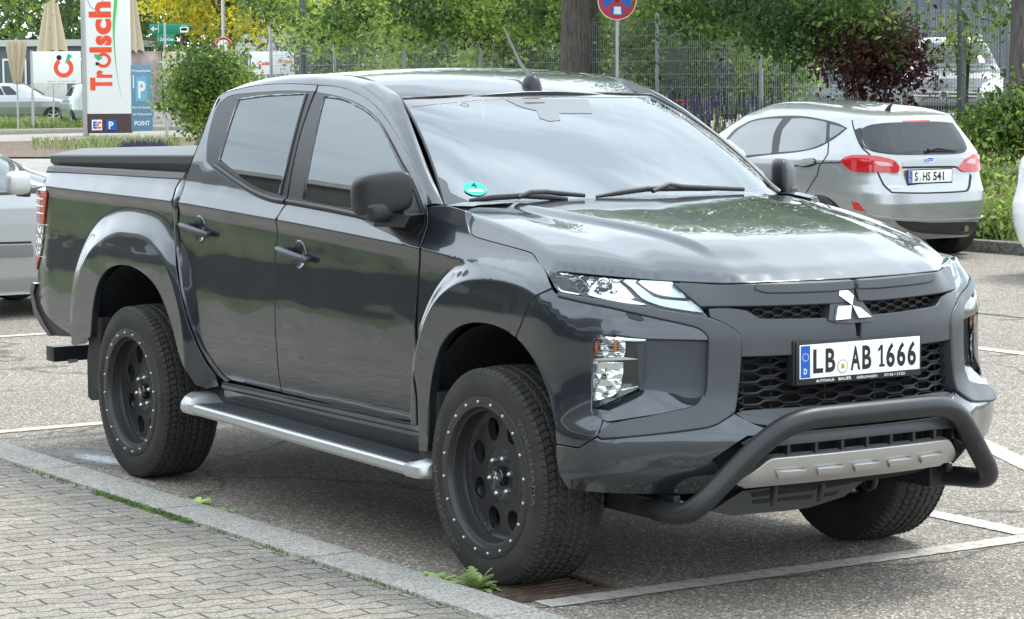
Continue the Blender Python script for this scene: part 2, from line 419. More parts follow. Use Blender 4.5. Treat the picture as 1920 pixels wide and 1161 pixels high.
def _plan(s):
    x = float(np.interp(s, _sl, _pl[:, 0])); y = float(np.interp(s, _sl, _pl[:, 1]))
    a = np.array([np.interp(s+.01, _sl, _pl[:, 0])-np.interp(s-.01, _sl, _pl[:, 0]), np.interp(s+.01, _sl, _pl[:, 1])-np.interp(s-.01, _sl, _pl[:, 1])])
    if s < .01: a = np.array([0, 1.])
    a = a/max(1e-9, np.linalg.norm(a)); return x, y, a[1], -a[0]
def Doff(s, z):
    s = abs(s); x, y, nx, ny = _plan(s)
    d = interp(DC, z)+(interp(DT, z)-interp(DC, z))*sm((y-.38)/.16)
    w = sm((.60-x)/.28)*(1 if s > .5 else 0)
    if w > 0: d = d*(1-w)+(Yw(x, z)-.913)*w
    return d
def front(s, z, off=0.):
    a = abs(s); x, y, nx, ny = _plan(a); d = Doff(a, z)+off
    return (x+nx*d, -(y+ny*d)*(1 if s >= 0 else -1), z)
def gF(P, off=0.):
    p = np.array([P[0], abs(P[1])]); q = _pl-p; i = int(np.argmin((q**2).sum(1)))
    s = float(_sl[i])
    x, y, nx, ny = _plan(s); t = np.array([-ny, nx]); s += float((p-np.array([x, y])) @ t); x, y, nx, ny = _plan(max(0, s))
    return float((p[0]-x)*nx+(p[1]-y)*ny)-Doff(s, P[2])-off, s
def hF(px, off=0.):
    P = march(px, lambda P: gF(P, off)[0], 6., 10.5, 90); s = gF(P, off)[1]
    return (s if P[1] <= 0 else -s, P[2])
def F_(l, off=0.): return [hF(p, off) for p in l]
def mirS(l): return l+[(-a, b) for a, b in l[::-1]]
def z5(l): return [(1000+x/3.627, 480+y/3.627) for x, y in l]
def z6(l): return [(1360+x/3.556, 480+y/3.556) for x, y in l]
def z7(l): return [(1100+x/2.4, 740+y/2.4) for x, y in l]
def zc4(l): return [(760+x/4.837, 360+y/4.837) for x, y in l]
def z43(l): return [(300+x/4.3, 130+y/4.3) for x, y in l]
# ---- bonnet and roof are height fields
HE = [(0, .885), (.25, .872), (.42, .828), (.50, .768), (.585, .668), (.66, .60), (.73, .50), (.79, .40), (.85, .30)]
HZ = [(0, 1.090), (.5, 1.091), (.60, 1.096), (.75, 1.110), (.85, 1.124)]
_gx = [(0, 0), (.012, .016), (.035, .033), (.08, .053), (.15, .074), (.26, .100), (.42, .131), (.68, .169), (.90, .196), (1.15, .222), (1.5, .24)]
_gc = np.polyfit([math.sqrt(q[0]) for q in _gx], [q[1] for q in _gx], 4)
def Zhood(x, y):
    y = abs(y); e = max(0., interp(HE, y)-x); z = interp(HZ, y)+float(np.polyval(_gc, math.sqrt(e+.004)))-_gc[-1]-.006
    cy = .42+.16*sm((.62-x)/.92); z += .016*sm((cy+.02-y)/.05)*sm((e-.12)/.2)
    z += .010*(1-(y/.75)**2)*sm(e/.4)
    zc = interp(ZC, x); zs = zc+(.871-(.012*sm((x+.6)/.9))-y)/.60
    return smin(z, zs, .022)
def hood(a, b, off=0.):
    e = .006; dx = (Zhood(a+e, b)-Zhood(a-e, b))/(2*e); dy = (Zhood(a, b+e)-Zhood(a, b-e))/(2*e); k = 1/math.sqrt(1+dx*dx+dy*dy)
    return (a-dx*k*off, b-dy*k*off, Zhood(a, b)+k*off)
def hood_extra(lo, hi):
    P = []
    for x in np.arange(-.45, .9, .03):
        cy = .42+.16*sm((.62-x)/.92)+.02
        for d in (-.055, -.042, -.03, -.02, -.01, 0, .01): P += [(x, cy+d), (x, -cy-d)]
        zc = interp(ZC, x); cr = .871-.012*sm((x+.6)/.9)
        for y in np.arange(.60, .86, .012): P += [(x, y), (x, -y)]
    return P
hood.extra = hood_extra
def hH(px):
    P = march(px, lambda P: P[2]-Zhood(P[0], P[1]), 6., 11); return (P[0], P[1])
def H_(l): return [hH(p) for p in l]
RP = [(-2.55, 1.742), (-2.42, 1.772), (-2.25, 1.795), (-2.0, 1.809), (-1.7, 1.813), (-1.45, 1.805), (-1.25, 1.778), (-1.12, 1.742), (-1.03, 1.708), (-.95, 1.67)]
_rp = np.array(crsplit([np.array(p) for p in RP], closed=False))
def Zroof(x, y):
    y = abs(y); return float(np.interp(x+.13*(y/.6)**2*sm((x+1.6)/.5), _rp[:, 0], _rp[:, 1]))-.030*(y/.6)**2-.012*sm((y-.44)/.05)*sm((.56-y)/.02)*0
def roof(a, b, off=0.): return (a, b, Zroof(a, b)+off)

# ---- body side panels
rear_cut = [(528, 735), (521, 697), (518, 661), (514.6, 560), (514.4, 480), (519, 440), (529, 390)]
seam = [(594, 160.5), (550, 158), (503, 159), (470, 163), (440, 169.5), (420, 175), (410, 184), (396, 212), (381, 251), (362, 300), (349, 336), (338, 372)]
rr = [(335, 385), (334.7, 421), (338, 472), (345, 540), (356, 584), (370, 620), (384, 650), (400, 676), (416, 698), (432, 711), (460, 718), (528, 735)]
blk_lo = [(535, 383.5), (509, 380), (474.4, 367), (439.5, 344), (401, 318), (387, 303)]
blk_up = [(388, 269.5), (393, 241.6), (402, 209), (411.6, 193), (425.6, 182), (443, 176.5), (500, 171.5), (540, 169.5), (590.4, 171)]
panel('rear_door', S_(seam[::1]+rr+rear_cut[1:]+blk_lo+blk_up), side, M_['paint'], ROOT, mir=True)
GLR = S_([(449, 187), (500, 182), (572, 179), (552, 250), (536, 315), (523, 364), (500, 358), (477.5, 349), (455, 335), (438.8, 320.8), (424, 309), (414, 300), (424, 262), (436, 222)], .004); GLF = S_([(610.5, 184.5), (645, 190.5), (684, 210.5), (710, 236), (731, 274.5), (748, 306), (762, 334), (770, 362), (766, 402), (720, 402), (671, 395.5), (620, 384), (570.5, 374.5), (580, 320), (594, 250)], .004)
black_r = panel('window_surround', S_([(590, 172.3), (540, 171), (500, 173), (444, 178), (426, 184), (412.6, 195), (403.2, 210), (394.5, 242), (389.5, 270), (388.4, 303), (402, 317), (440.5, 343), (475, 365.8), (509.6, 378.8), (534.4, 382.2), (547, 320), (566, 240)], -.002), side, M_['black'], ROOT, off=.001, thick=.02, holes=[GLR])
fcut = [(537.5, 384), (531, 392), (521, 442), (516.6, 480), (516.8, 560), (520.2, 661), (523.2, 697), (530.2, 736)]
fs = [(597, 160.8), (622, 162.5), (645, 166.5), (668, 175), (689, 187), (707, 203.5), (723, 223.5), (744, 254), (762, 286), (776, 317), (788, 348), (799, 388)]
fe = [(801, 411), (797.5, 430), (790, 453), (785.5, 467.5), (784.5, 492), (780.5, 546), (777, 640), (776, 733), (779.5, 797)]
fb_lo = [(787, 464), (768, 460), (740, 444), (700, 425), (671, 410), (620, 399), (580, 391.5)]
fb_up = [(790, 375), (771.6, 332), (753, 299.5), (738, 270), (720.5, 241), (706, 222), (694, 208.5), (671, 193.5), (645, 183), (620, 177), (594, 172.5)]
panel('front_door', S_(fs+fe+[(700, 779), (600, 753)]+fcut[::-1]+fb_lo[::-1]+[(787, 440), (797, 425), (798, 405)]+fb_up), side, M_['paint'], ROOT, mir=True)
black_f = panel('window_surround', S_([(593.5, 174), (620, 178.3), (645, 184.3), (671, 195), (693.5, 210), (705, 223.5), (719, 242), (737, 271), (752, 300.5), (770.6, 333), (788.5, 376), (796.5, 405), (795.5, 425), (785.5, 440), (784.5, 462), (768, 458.7), (740, 442.7), (700, 423.5), (671, 408.6), (620, 397.6), (580, 390), (538.5, 382.6), (550, 320), (569, 240)], -.002), side, M_['black'], ROOT, off=.001, thick=.02, holes=[GLF])
# window mouldings: a rounded bar under each window
def bar3(name, pts, r, m, off, parent=ROOT, flat=1., mirror=True, n=10):
    c = crsplit(S_(pts, off), closed=False); P = [side(a, b, off) for a, b in c]
    for k in ((1, -1) if mirror else (1,)): MB().tube([(p[0], p[1]*k, p[2]) for p in P], r, n, flat=flat).build(name, m, parent, sharp=60)
bar3('window_moulding', [(404, 311), (440, 337.5), (476, 360), (510, 374), (535, 378.5)], .0115, M_['black'], .003)
bar3('window_moulding', [(539, 378.5), (580, 386), (620, 393.5), (671, 404), (712, 412.5)], .0115, M_['black'], .003)
# glass
def shrink(px, dx): return px
gr = panel('rear_door_glass', S_([(449, 187), (500, 182), (572, 179), (552, 250), (536, 315), (523, 364), (500, 358), (477.5, 349), (455, 335), (438.8, 320.8), (424, 309), (414, 300), (424, 262), (436, 222)], .004), side, M_['tint'], ROOT, off=.004, thick=.004, step=.03)
gf = panel('front_door_glass', S_([(610.5, 184.5), (645, 190.5), (684, 210.5), (710, 236), (731, 274.5), (748, 306), (762, 334), (770, 362), (766, 402), (720, 402), (671, 395.5), (620, 384), (570.5, 374.5), (580, 320), (594, 250)], .004), side, M_['glass'], ROOT, off=.004, thick=.004, step=.03)
for o, nm in ((gr, 'rear_door_glass'), (gf, 'front_door_glass'), (black_r, 'window_surround'), (black_f, 'window_surround')):
    V = o.data
    c = V.copy()
    me2 = D.meshes.new(nm); me2.from_pydata([(v.co.x, -v.co.y, v.co.z) for v in V.vertices], [], [tuple(reversed(p.vertices)) for p in V.polygons]); me2.materials.append(V.materials[0]); me2.shade_smooth(); me2.set_sharp_from_angle(angle=R(30))
    link(D.objects.new(nm, me2), ROOT); D.meshes.remove(c)
# rubber seals round the glass: thin dark tubes
for pts in ([(447, 188), (500, 181), (574, 177.5), (553, 250), (537, 315), (524, 366)], [(450, 186), (436, 222), (424, 262), (412, 302)], [(569, 374), (579, 320), (593, 250), (609, 183), (645, 188.5), (686, 209), (712, 234), (733, 274), (764, 333)]):
    bar3('glass_seal', pts, .006, M_['gloss'], .003, n=6)
# C pillar rear piece between door cut and the bed, roof side rails, A pillars
cab_in = [hS(p) for p in [(799.5, 386), (788.8, 346.5), (777, 315.5), (763.2, 284.5), (745, 252.5), (724.2, 222), (708, 201.5), (689.5, 185.4), (668.5, 173.4), (645.5, 164.9), (622, 160.8), (594, 158.9), (550, 156.4), (503, 157.4), (470, 161.2), (439, 168), (418, 174), (408.5, 183), (394.5, 211), (379.5, 250), (360.5, 299), (347.5, 335), (336.2, 371), (333, 386), (332.8, 421), (336, 472), (343.5, 541), (355, 585), (369, 621), (383, 652), (399, 678), (415, 701), (431, 714)]]
def r3(l, n):
    P = [np.array(p, float) for p in l]; d = np.concatenate([[0], np.cumsum([np.linalg.norm(P[i+1]-P[i]) for i in range(len(P)-1)])]); A = np.array(P)
    return [np.array([np.interp(t, d, A[:, k]) for k in range(3)]) for t in np.linspace(0, d[-1], n)]
inn = r3([side(a, b) for a, b in cab_in[:23]], 110)
wsE = [(-.492, .775, 1.312), (-.62, .745, 1.40), (-.80, .698, 1.525), (-.96, .650, 1.63), (-1.06, .618, 1.683), (-1.12, .600, 1.709), (-1.30, .588, 1.756), (-1.5, .583, 1.778), (-1.75, .580, 1.788), (-2.0, .576, 1.785), (-2.2, .575, 1.768), (-2.36, .578, 1.742), (-2.47, .60, 1.70), (-2.52, .640, 1.64), (-2.57, .68, 1.55), (-2.60, .73, 1.42), (-2.61, .775, 1.31), (-2.615, .80, 1.25)]
outc = r3([(x, -y, z) for x, y, z in wsE], 110)
# keep matching stations: re-sample both by the same fractions of their own length
rows = []
for a, b in zip(inn, outc):
    row = []
    for k in range(9):
        t = k/8; p = a*(1-t)+b*t; nrm = np.array([.0, -.55, .45]) if True else 0
        row.append(p)
    rows.append(row)
def pillar(mm):
    V = []
    for i, row in enumerate(rows):
        a, b = row[0], row[-1]; tan = inn[min(i+1, 109)]-inn[max(i-1, 0)]; n = np.cross(tan, b-a); n /= np.linalg.norm(n)
        cen = np.array([-1.5, 0, 1.0])
        if n @ ((a+b)/2-cen) < 0: n = -n
        w_ = np.linalg.norm(b-a)
        V.append([a-n*.02]+[p+n*(math.sin(math.pi*k/8)**.8)*min(.02, .16*w_) for k, p in enumerate(row)]+[b-n*.03])
    return [[(p[0], p[1]*mm, p[2]) for p in r_] for r_ in V]
for mm in (1, -1): MB().grid(pillar(mm)).build('roof_pillar', M_['paint'], ROOT, sharp=50)
# narrow cab strip behind the rear door, down to the sill
st_in = [side(*p) for p in cab_in[20:]]; st_out = [(346, 335), (330, 352), (323, 380), (325.5, 425), (330, 475), (338, 541), (350, 590), (363, 626), (377, 657), (392, 683), (407, 704), (422, 717)]
A_ = r3(st_in, 40); B_ = r3([side(*hS(p)) for p in st_out], 40)
for mm in (1, -1):
    MB().grid([[(p[0], p[1]*mm, p[2]) for p in (a*(1-t)+b*t+np.array([0, d, 0]) for t, d in ((0, .03), (0, 0), (.5, -.004), (.9, 0), (1, .01), (1.0, .06)))] for a, b in zip(A_, B_)]).build('cab_rear_edge', M_['paint'], ROOT, sharp=40)
# roof panel with ditch
ed = [(-1.045, 0), (-1.05, .2), (-1.075, .42), (-1.10, .56)]
rl = [(x, -y) for x, y in ed]+[(-1.3, -.568), (-1.6, -.565), (-2.0, -.56), (-2.3, -.545), (-2.42, -.50), (-2.45, -.3), (-2.46, 0)]
panel('roof', rl+[(x, -y) for x, y in rl[::-1][1:-1]], lambda a, b, o=0: roof(a, b, o), M_['paint'], ROOT, step=.06, thick=.012)
MB().grid([[(x, y, Zroof(x, y)-.016) for y in np.linspace(-.62, .62, 14)] for x in np.linspace(-2.48, -1.05, 20)]).build('roof_ditch', M_['black'], ROOT)
MB().grid([[(-2.595+(z-1.2)*.28, y*(1-(z-1.2)*.50), z) for y in np.linspace(-.78, .78, 9)] for z in np.linspace(1.2, 1.71, 6)]).build('cab_back_wall', M_['paint'], ROOT)
MB().grid([[(-2.585+(z-1.2)*.30, y, z) for y in (-.5, .5)] for z in (1.40, 1.66)]).build('rear_screen', M_['tint'], ROOT)
# windscreen
WT = [(-1.065, 0, 1.705), (-1.07, .2, 1.703), (-1.09, .42, 1.698), (-1.115, .593, 1.69)]
WB = [(-.20, 0, 1.297), (-.225, .25, 1.298), (-.30, .5, 1.303), (-.395, .68, 1.307), (-.50, .765, 1.308)]
def cur(l, n=24):
    l = [(x, -y, z) for x, y, z in l[::-1]]+[(x, y, z) for x, y, z in l[1:]]
    return r3(crsplit(l, closed=False, ang=60), n)
def ws(a, b, off=0.):
    """a across 0..1 (right to left), b down 0..1"""
    n = len(WTc)-1
    def g(c, t): i = min(n-1, max(0, int(t*n))); f_ = t*n-i; return c[i]*(1-f_)+c[i+1]*f_
    p = g(WTc, a)*(1-b)+g(WBc, b and a or a)*b
    bul = .035*4*b*(1-b)
    return tuple(p+np.array([.45, 0, .89])*(bul+off))
WTc, WBc = cur(WT, 61), cur(WB, 61)
def wmesh(name, m, off, a0=0, a1=1, b0=0, b1=1, na=40, nb=22):
    V = [[ws(a0+(a1-a0)*i/na, b0+(b1-b0)*j/nb, off) for i in range(na+1)] for j in range(nb+1)]
    mb = MB().grid(V); o = mb.build(name, m, ROOT, sharp=None); me = o.data; me.shade_smooth()
    return o
def px_ws(px):
    def g(P): # distance along normal from the surface
        return 0
    # invert by search
    best = None
    q = ray(px)
    lo_a, hi_a, lo_b, hi_b = -.02, 1.02, -.02, 1.05
    for it in range(7):
        G = []
        for i in range(9):
            for j in range(9):
                a = lo_a+(hi_a-lo_a)*i/8; b = lo_b+(hi_b-lo_b)*j/8; p = np.array(ws(max(0, min(1, a)), max(0, min(1, b))))-CP
                t = p @ q/(q @ q); G.append((np.linalg.norm(p-q*t), a, b))
        d, a, b = min(G); wa = (hi_a-lo_a)/5; wb = (hi_b-lo_b)/5; lo_a, hi_a, lo_b, hi_b = a-wa/2, a+wa/2, b-wb/2, b+wb/2
    return (a, b)
def wsmap(a, b, off=0.): return ws(max(0., min(1., a)), max(0., min(1., b)), off)
M_['wscreen'] = glassmat('windscreen_glass', (.85, .93, .93), 3.4)
wmesh('windscreen', M_['wscreen'], 0)
# printed dark border: ring between outer edge and clear area
clear = [px_ws(p) for p in [(772, 201), (790, 199), (900, 188), (1000, 182), (1140, 183), (1218, 184), (1242, 195), (1300, 236), (1370, 290), (1425, 335), (1421, 350), (1390, 356), (1250, 372), (1100, 379), (1000, 377), (880, 378), (846, 362), (828, 335), (800, 285), (776, 225)]]
oc = [(0, 0), (.25, 0), (.5, 0), (.75, 0), (1, 0), (1, .25), (1, .5), (1, .75), (1, 1), (.75, 1), (.5, 1), (.25, 1), (0, 1), (0, .75), (0, .5), (0, .25)]
M_['frit'] = mat('windscreen_border', (.05, .053, .058), .25, coat=.8)
panel('windscreen_border', oc, wsmap, M_['frit'], ROOT, off=.0015, thick=.003, step=.06, smooth=False, holes=[clear], bev=.001)
M_['patch'] = mat('sensor_patch', (.15, .165, .175), .6)
panel('sensor_patch', [px_ws(p) for p in [(948, 187), (1102, 187), (1110, 213), (1048, 213), (1050, 226), (1030, 228), (1012, 222), (1006, 208), (975, 200)]], wsmap, M_['patch'], ROOT, off=.0022, thick=.003, step=.03, bev=.0008)
# black seam tube along the windscreen and the roof's front edge
c_ = [ws(0, t/12, .002) for t in range(12, -1, -1)]+[ws(t/20, 0, .002) for t in range(1, 20)]+[ws(1, t/12, .002) for t in range(13)]
MB().tube(c_, .006, 8).build('windscreen_seal', M_['black'], ROOT)
# bonnet
hcut = [(882, 392), (874.7, 400), (877, 418), (884, 436.5), (892, 443), (930, 454), (960, 462), (997.7, 473.7), (1008, 488)]
def rearhood(y): return -.235-.22*(abs(y)/.75)**2.4
hc = []
for p in hcut:
    try: hc.append(hH(p))
    except ValueError: pass
fr_ = [(interp(HE, y), -y) for y in (.848, .825, .79, .73, .66, .585, .50, .42, .33, .25, .12, 0)]
hc = [(a, b) for a, b in hc if b < -.5]
hood_r = [(rearhood(0), 0), (rearhood(.3), -.3), (rearhood(.5), -.5), (rearhood(.66), -.66)]
HP = hood_r+hc+fr_
panel('bonnet', HP+[(a, -b) for a, b in HP[::-1][1:-1]], hood, M_['paint'], ROOT, step=.035, thick=.02)
# fender (front wing)
def hHS(px): # fender top edge: same cut on the side surface
    return hS(px)
fen_top = [hS(p) for p in [(805, 388), (836, 387), (872, 396)]]
cutS = [hS(p) for p in [(871.5, 402), (874, 420), (881.5, 440), (892, 446.5), (930, 457.5), (960, 465.5), (996, 477), (1006, 490), (1021, 509), (1031, 536)]]
bsm = [hS(p) for p in [(1031, 540), (991, 563), (985, 580), (976, 605), (965.5, 631)]]
arcF = [hS(p) for p in [(965.5, 631), (950, 619), (930, 610.5), (905, 605), (880, 605), (858, 613), (840, 628), (826, 650), (816, 680), (808, 720), (804, 765), (802, 820), (800, 845)]]
fen = fen_top+cutS+bsm+arcF[1:]+[hS(p) for p in [(786, 845), (784, 797), (781.5, 733), (782, 640), (785, 546), (789, 492), (789.5, 469), (794, 455), (802, 430), (804.5, 410)]]
panel('front_wing', fen, side, M_['paint'], ROOT, mir=True, thick=.03, step=.017)
# bed side
bed_top = [(337, 337), (300, 335), (200, 329), (120, 325), (92, 324.5)]
bed_fr = [(318.5, 377), (320.5, 425), (324.5, 475), (331.5, 541), (341, 590)]
arcR = [(330, 643), (322, 612), (310, 575), (297, 545), (284, 526), (268, 511), (250, 500.5), (234, 496.5), (219.6, 496.5), (205, 502), (193, 514), (184, 532), (177.5, 556), (173, 590), (170, 630)]
bed = S_(bed_top[:-1])+[(-4.10, 1.325)]+[(float(U(q, y=-.852)[0]), float(U(q, y=-.852)[2])) for q in [(92, 350), (91.5, 358), (87, 390), (85, 405), (81.5, 440), (80, 465), (74, 488), (68.5, 505), (67, 520), (76, 560), (92, 590), (118, 616), (146, 634), (163, 646)]]+S_(arcR[::-1])+S_([(338, 672), (352, 700), (368, 722), (388, 728), (409, 724), (404, 708), (389, 687), (374, 660), (360, 629), (347, 592), (336, 541), (328, 475), (323, 425), (321, 380), (328, 352)])
panel('bed_side', bed, side, M_['paint'], ROOT, mir=True, thick=.03, step=.02)
# front faces visible in the arch: lips
def lip(pts, name, inw=.035):
    c = crsplit(S_(pts), closed=False)
    for mm in (1, -1):
        MB().grid([[tuple(np.array(side(a, b, .002))*np.array([1, mm, 1])), tuple((np.array(side(a, b, .002))+np.array([0, inw, 0]))*np.array([1, mm, 1]))] for a, b in c]).build(name, M_['paint'], ROOT)
lip([(1043, 845), (1041, 800), (1030, 740), (1010, 690), (988, 655), (965.5, 631), (930, 610.5), (880, 605), (840, 628), (816, 680), (804, 765), (802, 820)], 'arch_lip')
lip(arcR, 'arch_lip')
# wheel housings
for cx, r in ((.03, .50), (-3.0, .535)):
    for mm in (1, -1):
        pr = [(cx+r*math.cos(a)*(1.0), .42+r*math.sin(a)) for a in np.linspace(R(4 if cx > -1 else 3), R(190), 40)]
        mb = MB(); mb.grid([[(x, mm*-.885, z), (x, mm*-.60, z), (x, mm*-.45, z-.03)] for x, z in pr])
        mb.add([(cx, mm*-.47, .42)]+[(x, mm*-.47, z) for x, z in pr], [(0, i, i+1) for i in range(1, 40)])
        mb.build('wheel_housing', M_['liner'], ROOT)
# inner dark body: keeps light from leaking through the panel gaps
mb = MB()
def slab(x0, x1, y, z0, z1): mb.box(((x0+x1)/2, 0, (z0+z1)/2), (x1-x0, 2*y, z1-z0))
slab(-2.50, -.58, .80, .44, 1.16); slab(-.58, .60, .42, .46, 1.02)
slab(-4.18, -3.60, .78, .66, 1.22); slab(-2.50, -2.40, .8, .5, 1.2); slab(-4.15, -2.55, .70, .96, 1.29); slab(-.6, .3, .74, .96, 1.06)
mb.build('inner_structure', M_['void'], ROOT)
mb = MB(); mb.box((-1.7, 0, .47), (3.0, 1.1, .10)); mb.box((-1.9, 0, .40), (4.4, .12, .08)); mb.box((-1.9, .42, .45), (4.6, .09, .12)); mb.box((-1.9, -.42, .45), (4.6, .09, .12))
mb.tube([(-3, -.7, WZ), (-3, .7, WZ)], .05, 12); mb.box((-3, .05, WZ), (.28, .26, .26), bev=.06); mb.tube([(0, -.66, WZ-.02), (0, -.2, WZ+.02), (0, .2, WZ+.02), (0, .66, WZ-.02)], .03, 10); mb.box((.15, 0, .36), (.7, .5, .14), bev=.03)
mb.build('chassis', M_['underbody'], ROOT)
# sill under the doors
sp = [(x, .492) for x in np.linspace(-2.26, -.57, 30)]
MBs = []
for mm in (1, -1):
    MB().grid([[(a, mm*-(Yw(a, b)-.004-d), b-e) for d, e in ((.03, -.012), (.004, -.004), (0, .006), (.002, .022), (.012, .032), (.012, .055), (.03, .09), (.07, .11))] for a, b in sp]).build('sill', M_['paint'], ROOT, sharp=30)
    MB().box((-1.45, mm*-.775, .395), (1.9, .06, .12), bev=.01).build('sill_cover', M_['black'], ROOT)
# ---- side step
def step(mm):
    x0, x1 = -2.44, -.385
    zt = lambda x: .404-.0168*(x+2.28)
    mb = MB(); prof = [(-.775, -.010), (-.80, -.004), (-.915, -.002), (-.930, .001), (-.940, -.001), (-.947, -.008), (-.949, -.030), (-.943, -.042), (-.90, -.050), (-.80, -.03)]
    mb.grid([[(x, mm*y, zt(x)+z) for y, z in prof] for x in np.linspace(x0+.14, x1-.10, 30)])
    b = mb.build('side_step', M_['alu'], ROOT, sharp=30)
    t = MB()
    def strip(ya, yb, h, xa=x0+.12, xb=x1-.09):
        t.grid([[(x, mm*ya, zt(x)-.004), (x, mm*ya, zt(x)+h), (x, mm*yb, zt(x)+h), (x, mm*yb, zt(x)-.004)] for x in (xa, xb)])
    strip(-.772, -.925, .0)
    for k in range(6): strip(-.788-k*.0215, -.800-k*.0215, .005, x0+.2, x1-.14)
    t.build('step_tread', M_['grey'], b, sharp=30)
    for xa, xb in ((x0, x0+.16), (x1-.12, x1)):
        c = MB(); rws = []; back = xa == x0
        for k in range(13):
            x = xa+(xb-xa)*k/12; kk = (k/12 if back else 1-k/12); e = math.sqrt(max(0, 1-(1-min(1, kk*2.4))**2)); up = (.030 if back else .020)*(1-sm((kk-.45)/.55))
            rws.append([(x, mm*y, zt(x)+z) for y, z in ((-.77, -.004+up*.8), (-.80, .002+up), (-.88, .004+up*.9), (-.925+.02*(1-e), .004+up*.55-.008*(1-e)), (-.946+.03*(1-e), -.004), (-.951+.03*(1-e), -.030), (-.945+.03*(1-e), -.045+.012*(1-e)), (-.90, -.052+.014*(1-e)), (-.77, -.035))])
        c.grid(rws); c.add(rws[0], [tuple(range(9))]); c.add(rws[-1], [tuple(range(9))]); c.build('step_end_cap', M_['alu'], b, sharp=35)
    for x in (-2.1, -1.45, -.8): MB().box((x, mm*-.74, .36), (.05, .2, .03)).build('step_bracket', M_['underbody'], b)
step(1); step(-1)
# mud flaps
def flap(pts, y, mm):
    l = [U(p, y=y) for p in pts]; mb = MB(); mb.prism([(p[0], p[1]*mm, p[2]) for p in l], (0, .006*mm, 0)); return mb
for pts, x in (([(172, 597), (190, 595), (189, 650), (184, 690), (183, 748), (172, 751), (165, 744), (163.5, 668)], 0), ([(803, 738), (815, 733), (823, 738), (825, 790), (818, 830), (812, 893), (790, 893), (784, 885), (789, 800), (790, 770), (801, 760)], 1)):
    for mm in (1, -1):
        l = [U(p, y=-.885) for p in pts]; xm = min(p[0] for p in l)
        mb = MB(); mb.prism([(p[0], p[1]*mm, p[2]) for p in l], (-.005, .24*mm, 0)); mb.build('mud_flap', M_['rubber'], ROOT, sharp=20)
# ---- wheels
def tyre_mesh():
    na = 84*6; ys = np.concatenate([np.linspace(-.108, .108, 44)]); V = []
    sd_ = [(.232, .112), (.245, .122), (.262, .127), (.285, .1315), (.31, .1345), (.332, .135), (.350, .131), (.360, .1275), (.3625, .1275), (.368, .123), (.3725, .119), (.379, .1125)]
    n = 0
    for i in range(na):
        a = 2*math.pi*i/na; ph = 84*a/(2*math.pi); fr = ph % 1.; row = []
        lug = .0035 if fr < .72 else -.0005
        for r, y in sd_: row.append((r+(lug if r > .367 else 0), -y-(.0022 if (r > .367 and fr < .72) else 0)))
        for y in ys:
            r = TR-.012*(abs(y)/.108)**3.2
            z = .5-abs((ph*1. % 2)-1); g = 0
            for c, wd in ((.036, .0052), (-.036, .0052), (.0, .0045), (.072, .0050), (-.072, .0050)):
                if abs(y-c-.004*z) < wd: g = 1
            rib = int((y+.108)/.036)
            f2 = (ph+rib*.37+(y*9 if rib % 2 else -y*9)) % 1.
            if f2 < .20: g = max(g, .75)
            f3 = (ph*2+rib*.2+y*30) % 1.
            if abs(y) < .07 and f3 < .16: g = max(g, .35)
            row.append((r-.0075*g, y))
        for r, y in sd_[::-1]: row.append((r+(lug if r > .367 else 0), y+(.0022 if (r > .367 and fr < .72) else 0)))
        V += [(r*math.cos(a), y, r*math.sin(a)) for r, y in row]; n = len(row)
    F = [(i*n+j, ((i+1) % na)*n+j, ((i+1) % na)*n+j+1, i*n+j+1) for i in range(na) for j in range(n-1)]
    m = MB(); m.add(V, F); return m
def arctext(mb, txt, rad, h, a0, y, width_deg, flip=False):
    V, F = text_mesh(txt, 1., 0., .012); A = np.array(V); x0, x1 = A[:, 0].min(), A[:, 0].max(); vv = []
    for p in V:
        t = (p[0]-x0)/(x1-x0); rr_ = rad+p[1]/.72*h
        a = R(a0)-R(width_deg)*t
        if flip: a = R(a0)+R(width_deg)*t; rr_ = rad+h-p[1]/.72*h
        vv.append((rr_*math.cos(a), y, rr_*math.sin(a)))
    mb.add(vv, F)
M_['tletter'] = mat('tyre_letters', (.075, .072, .068), .65)
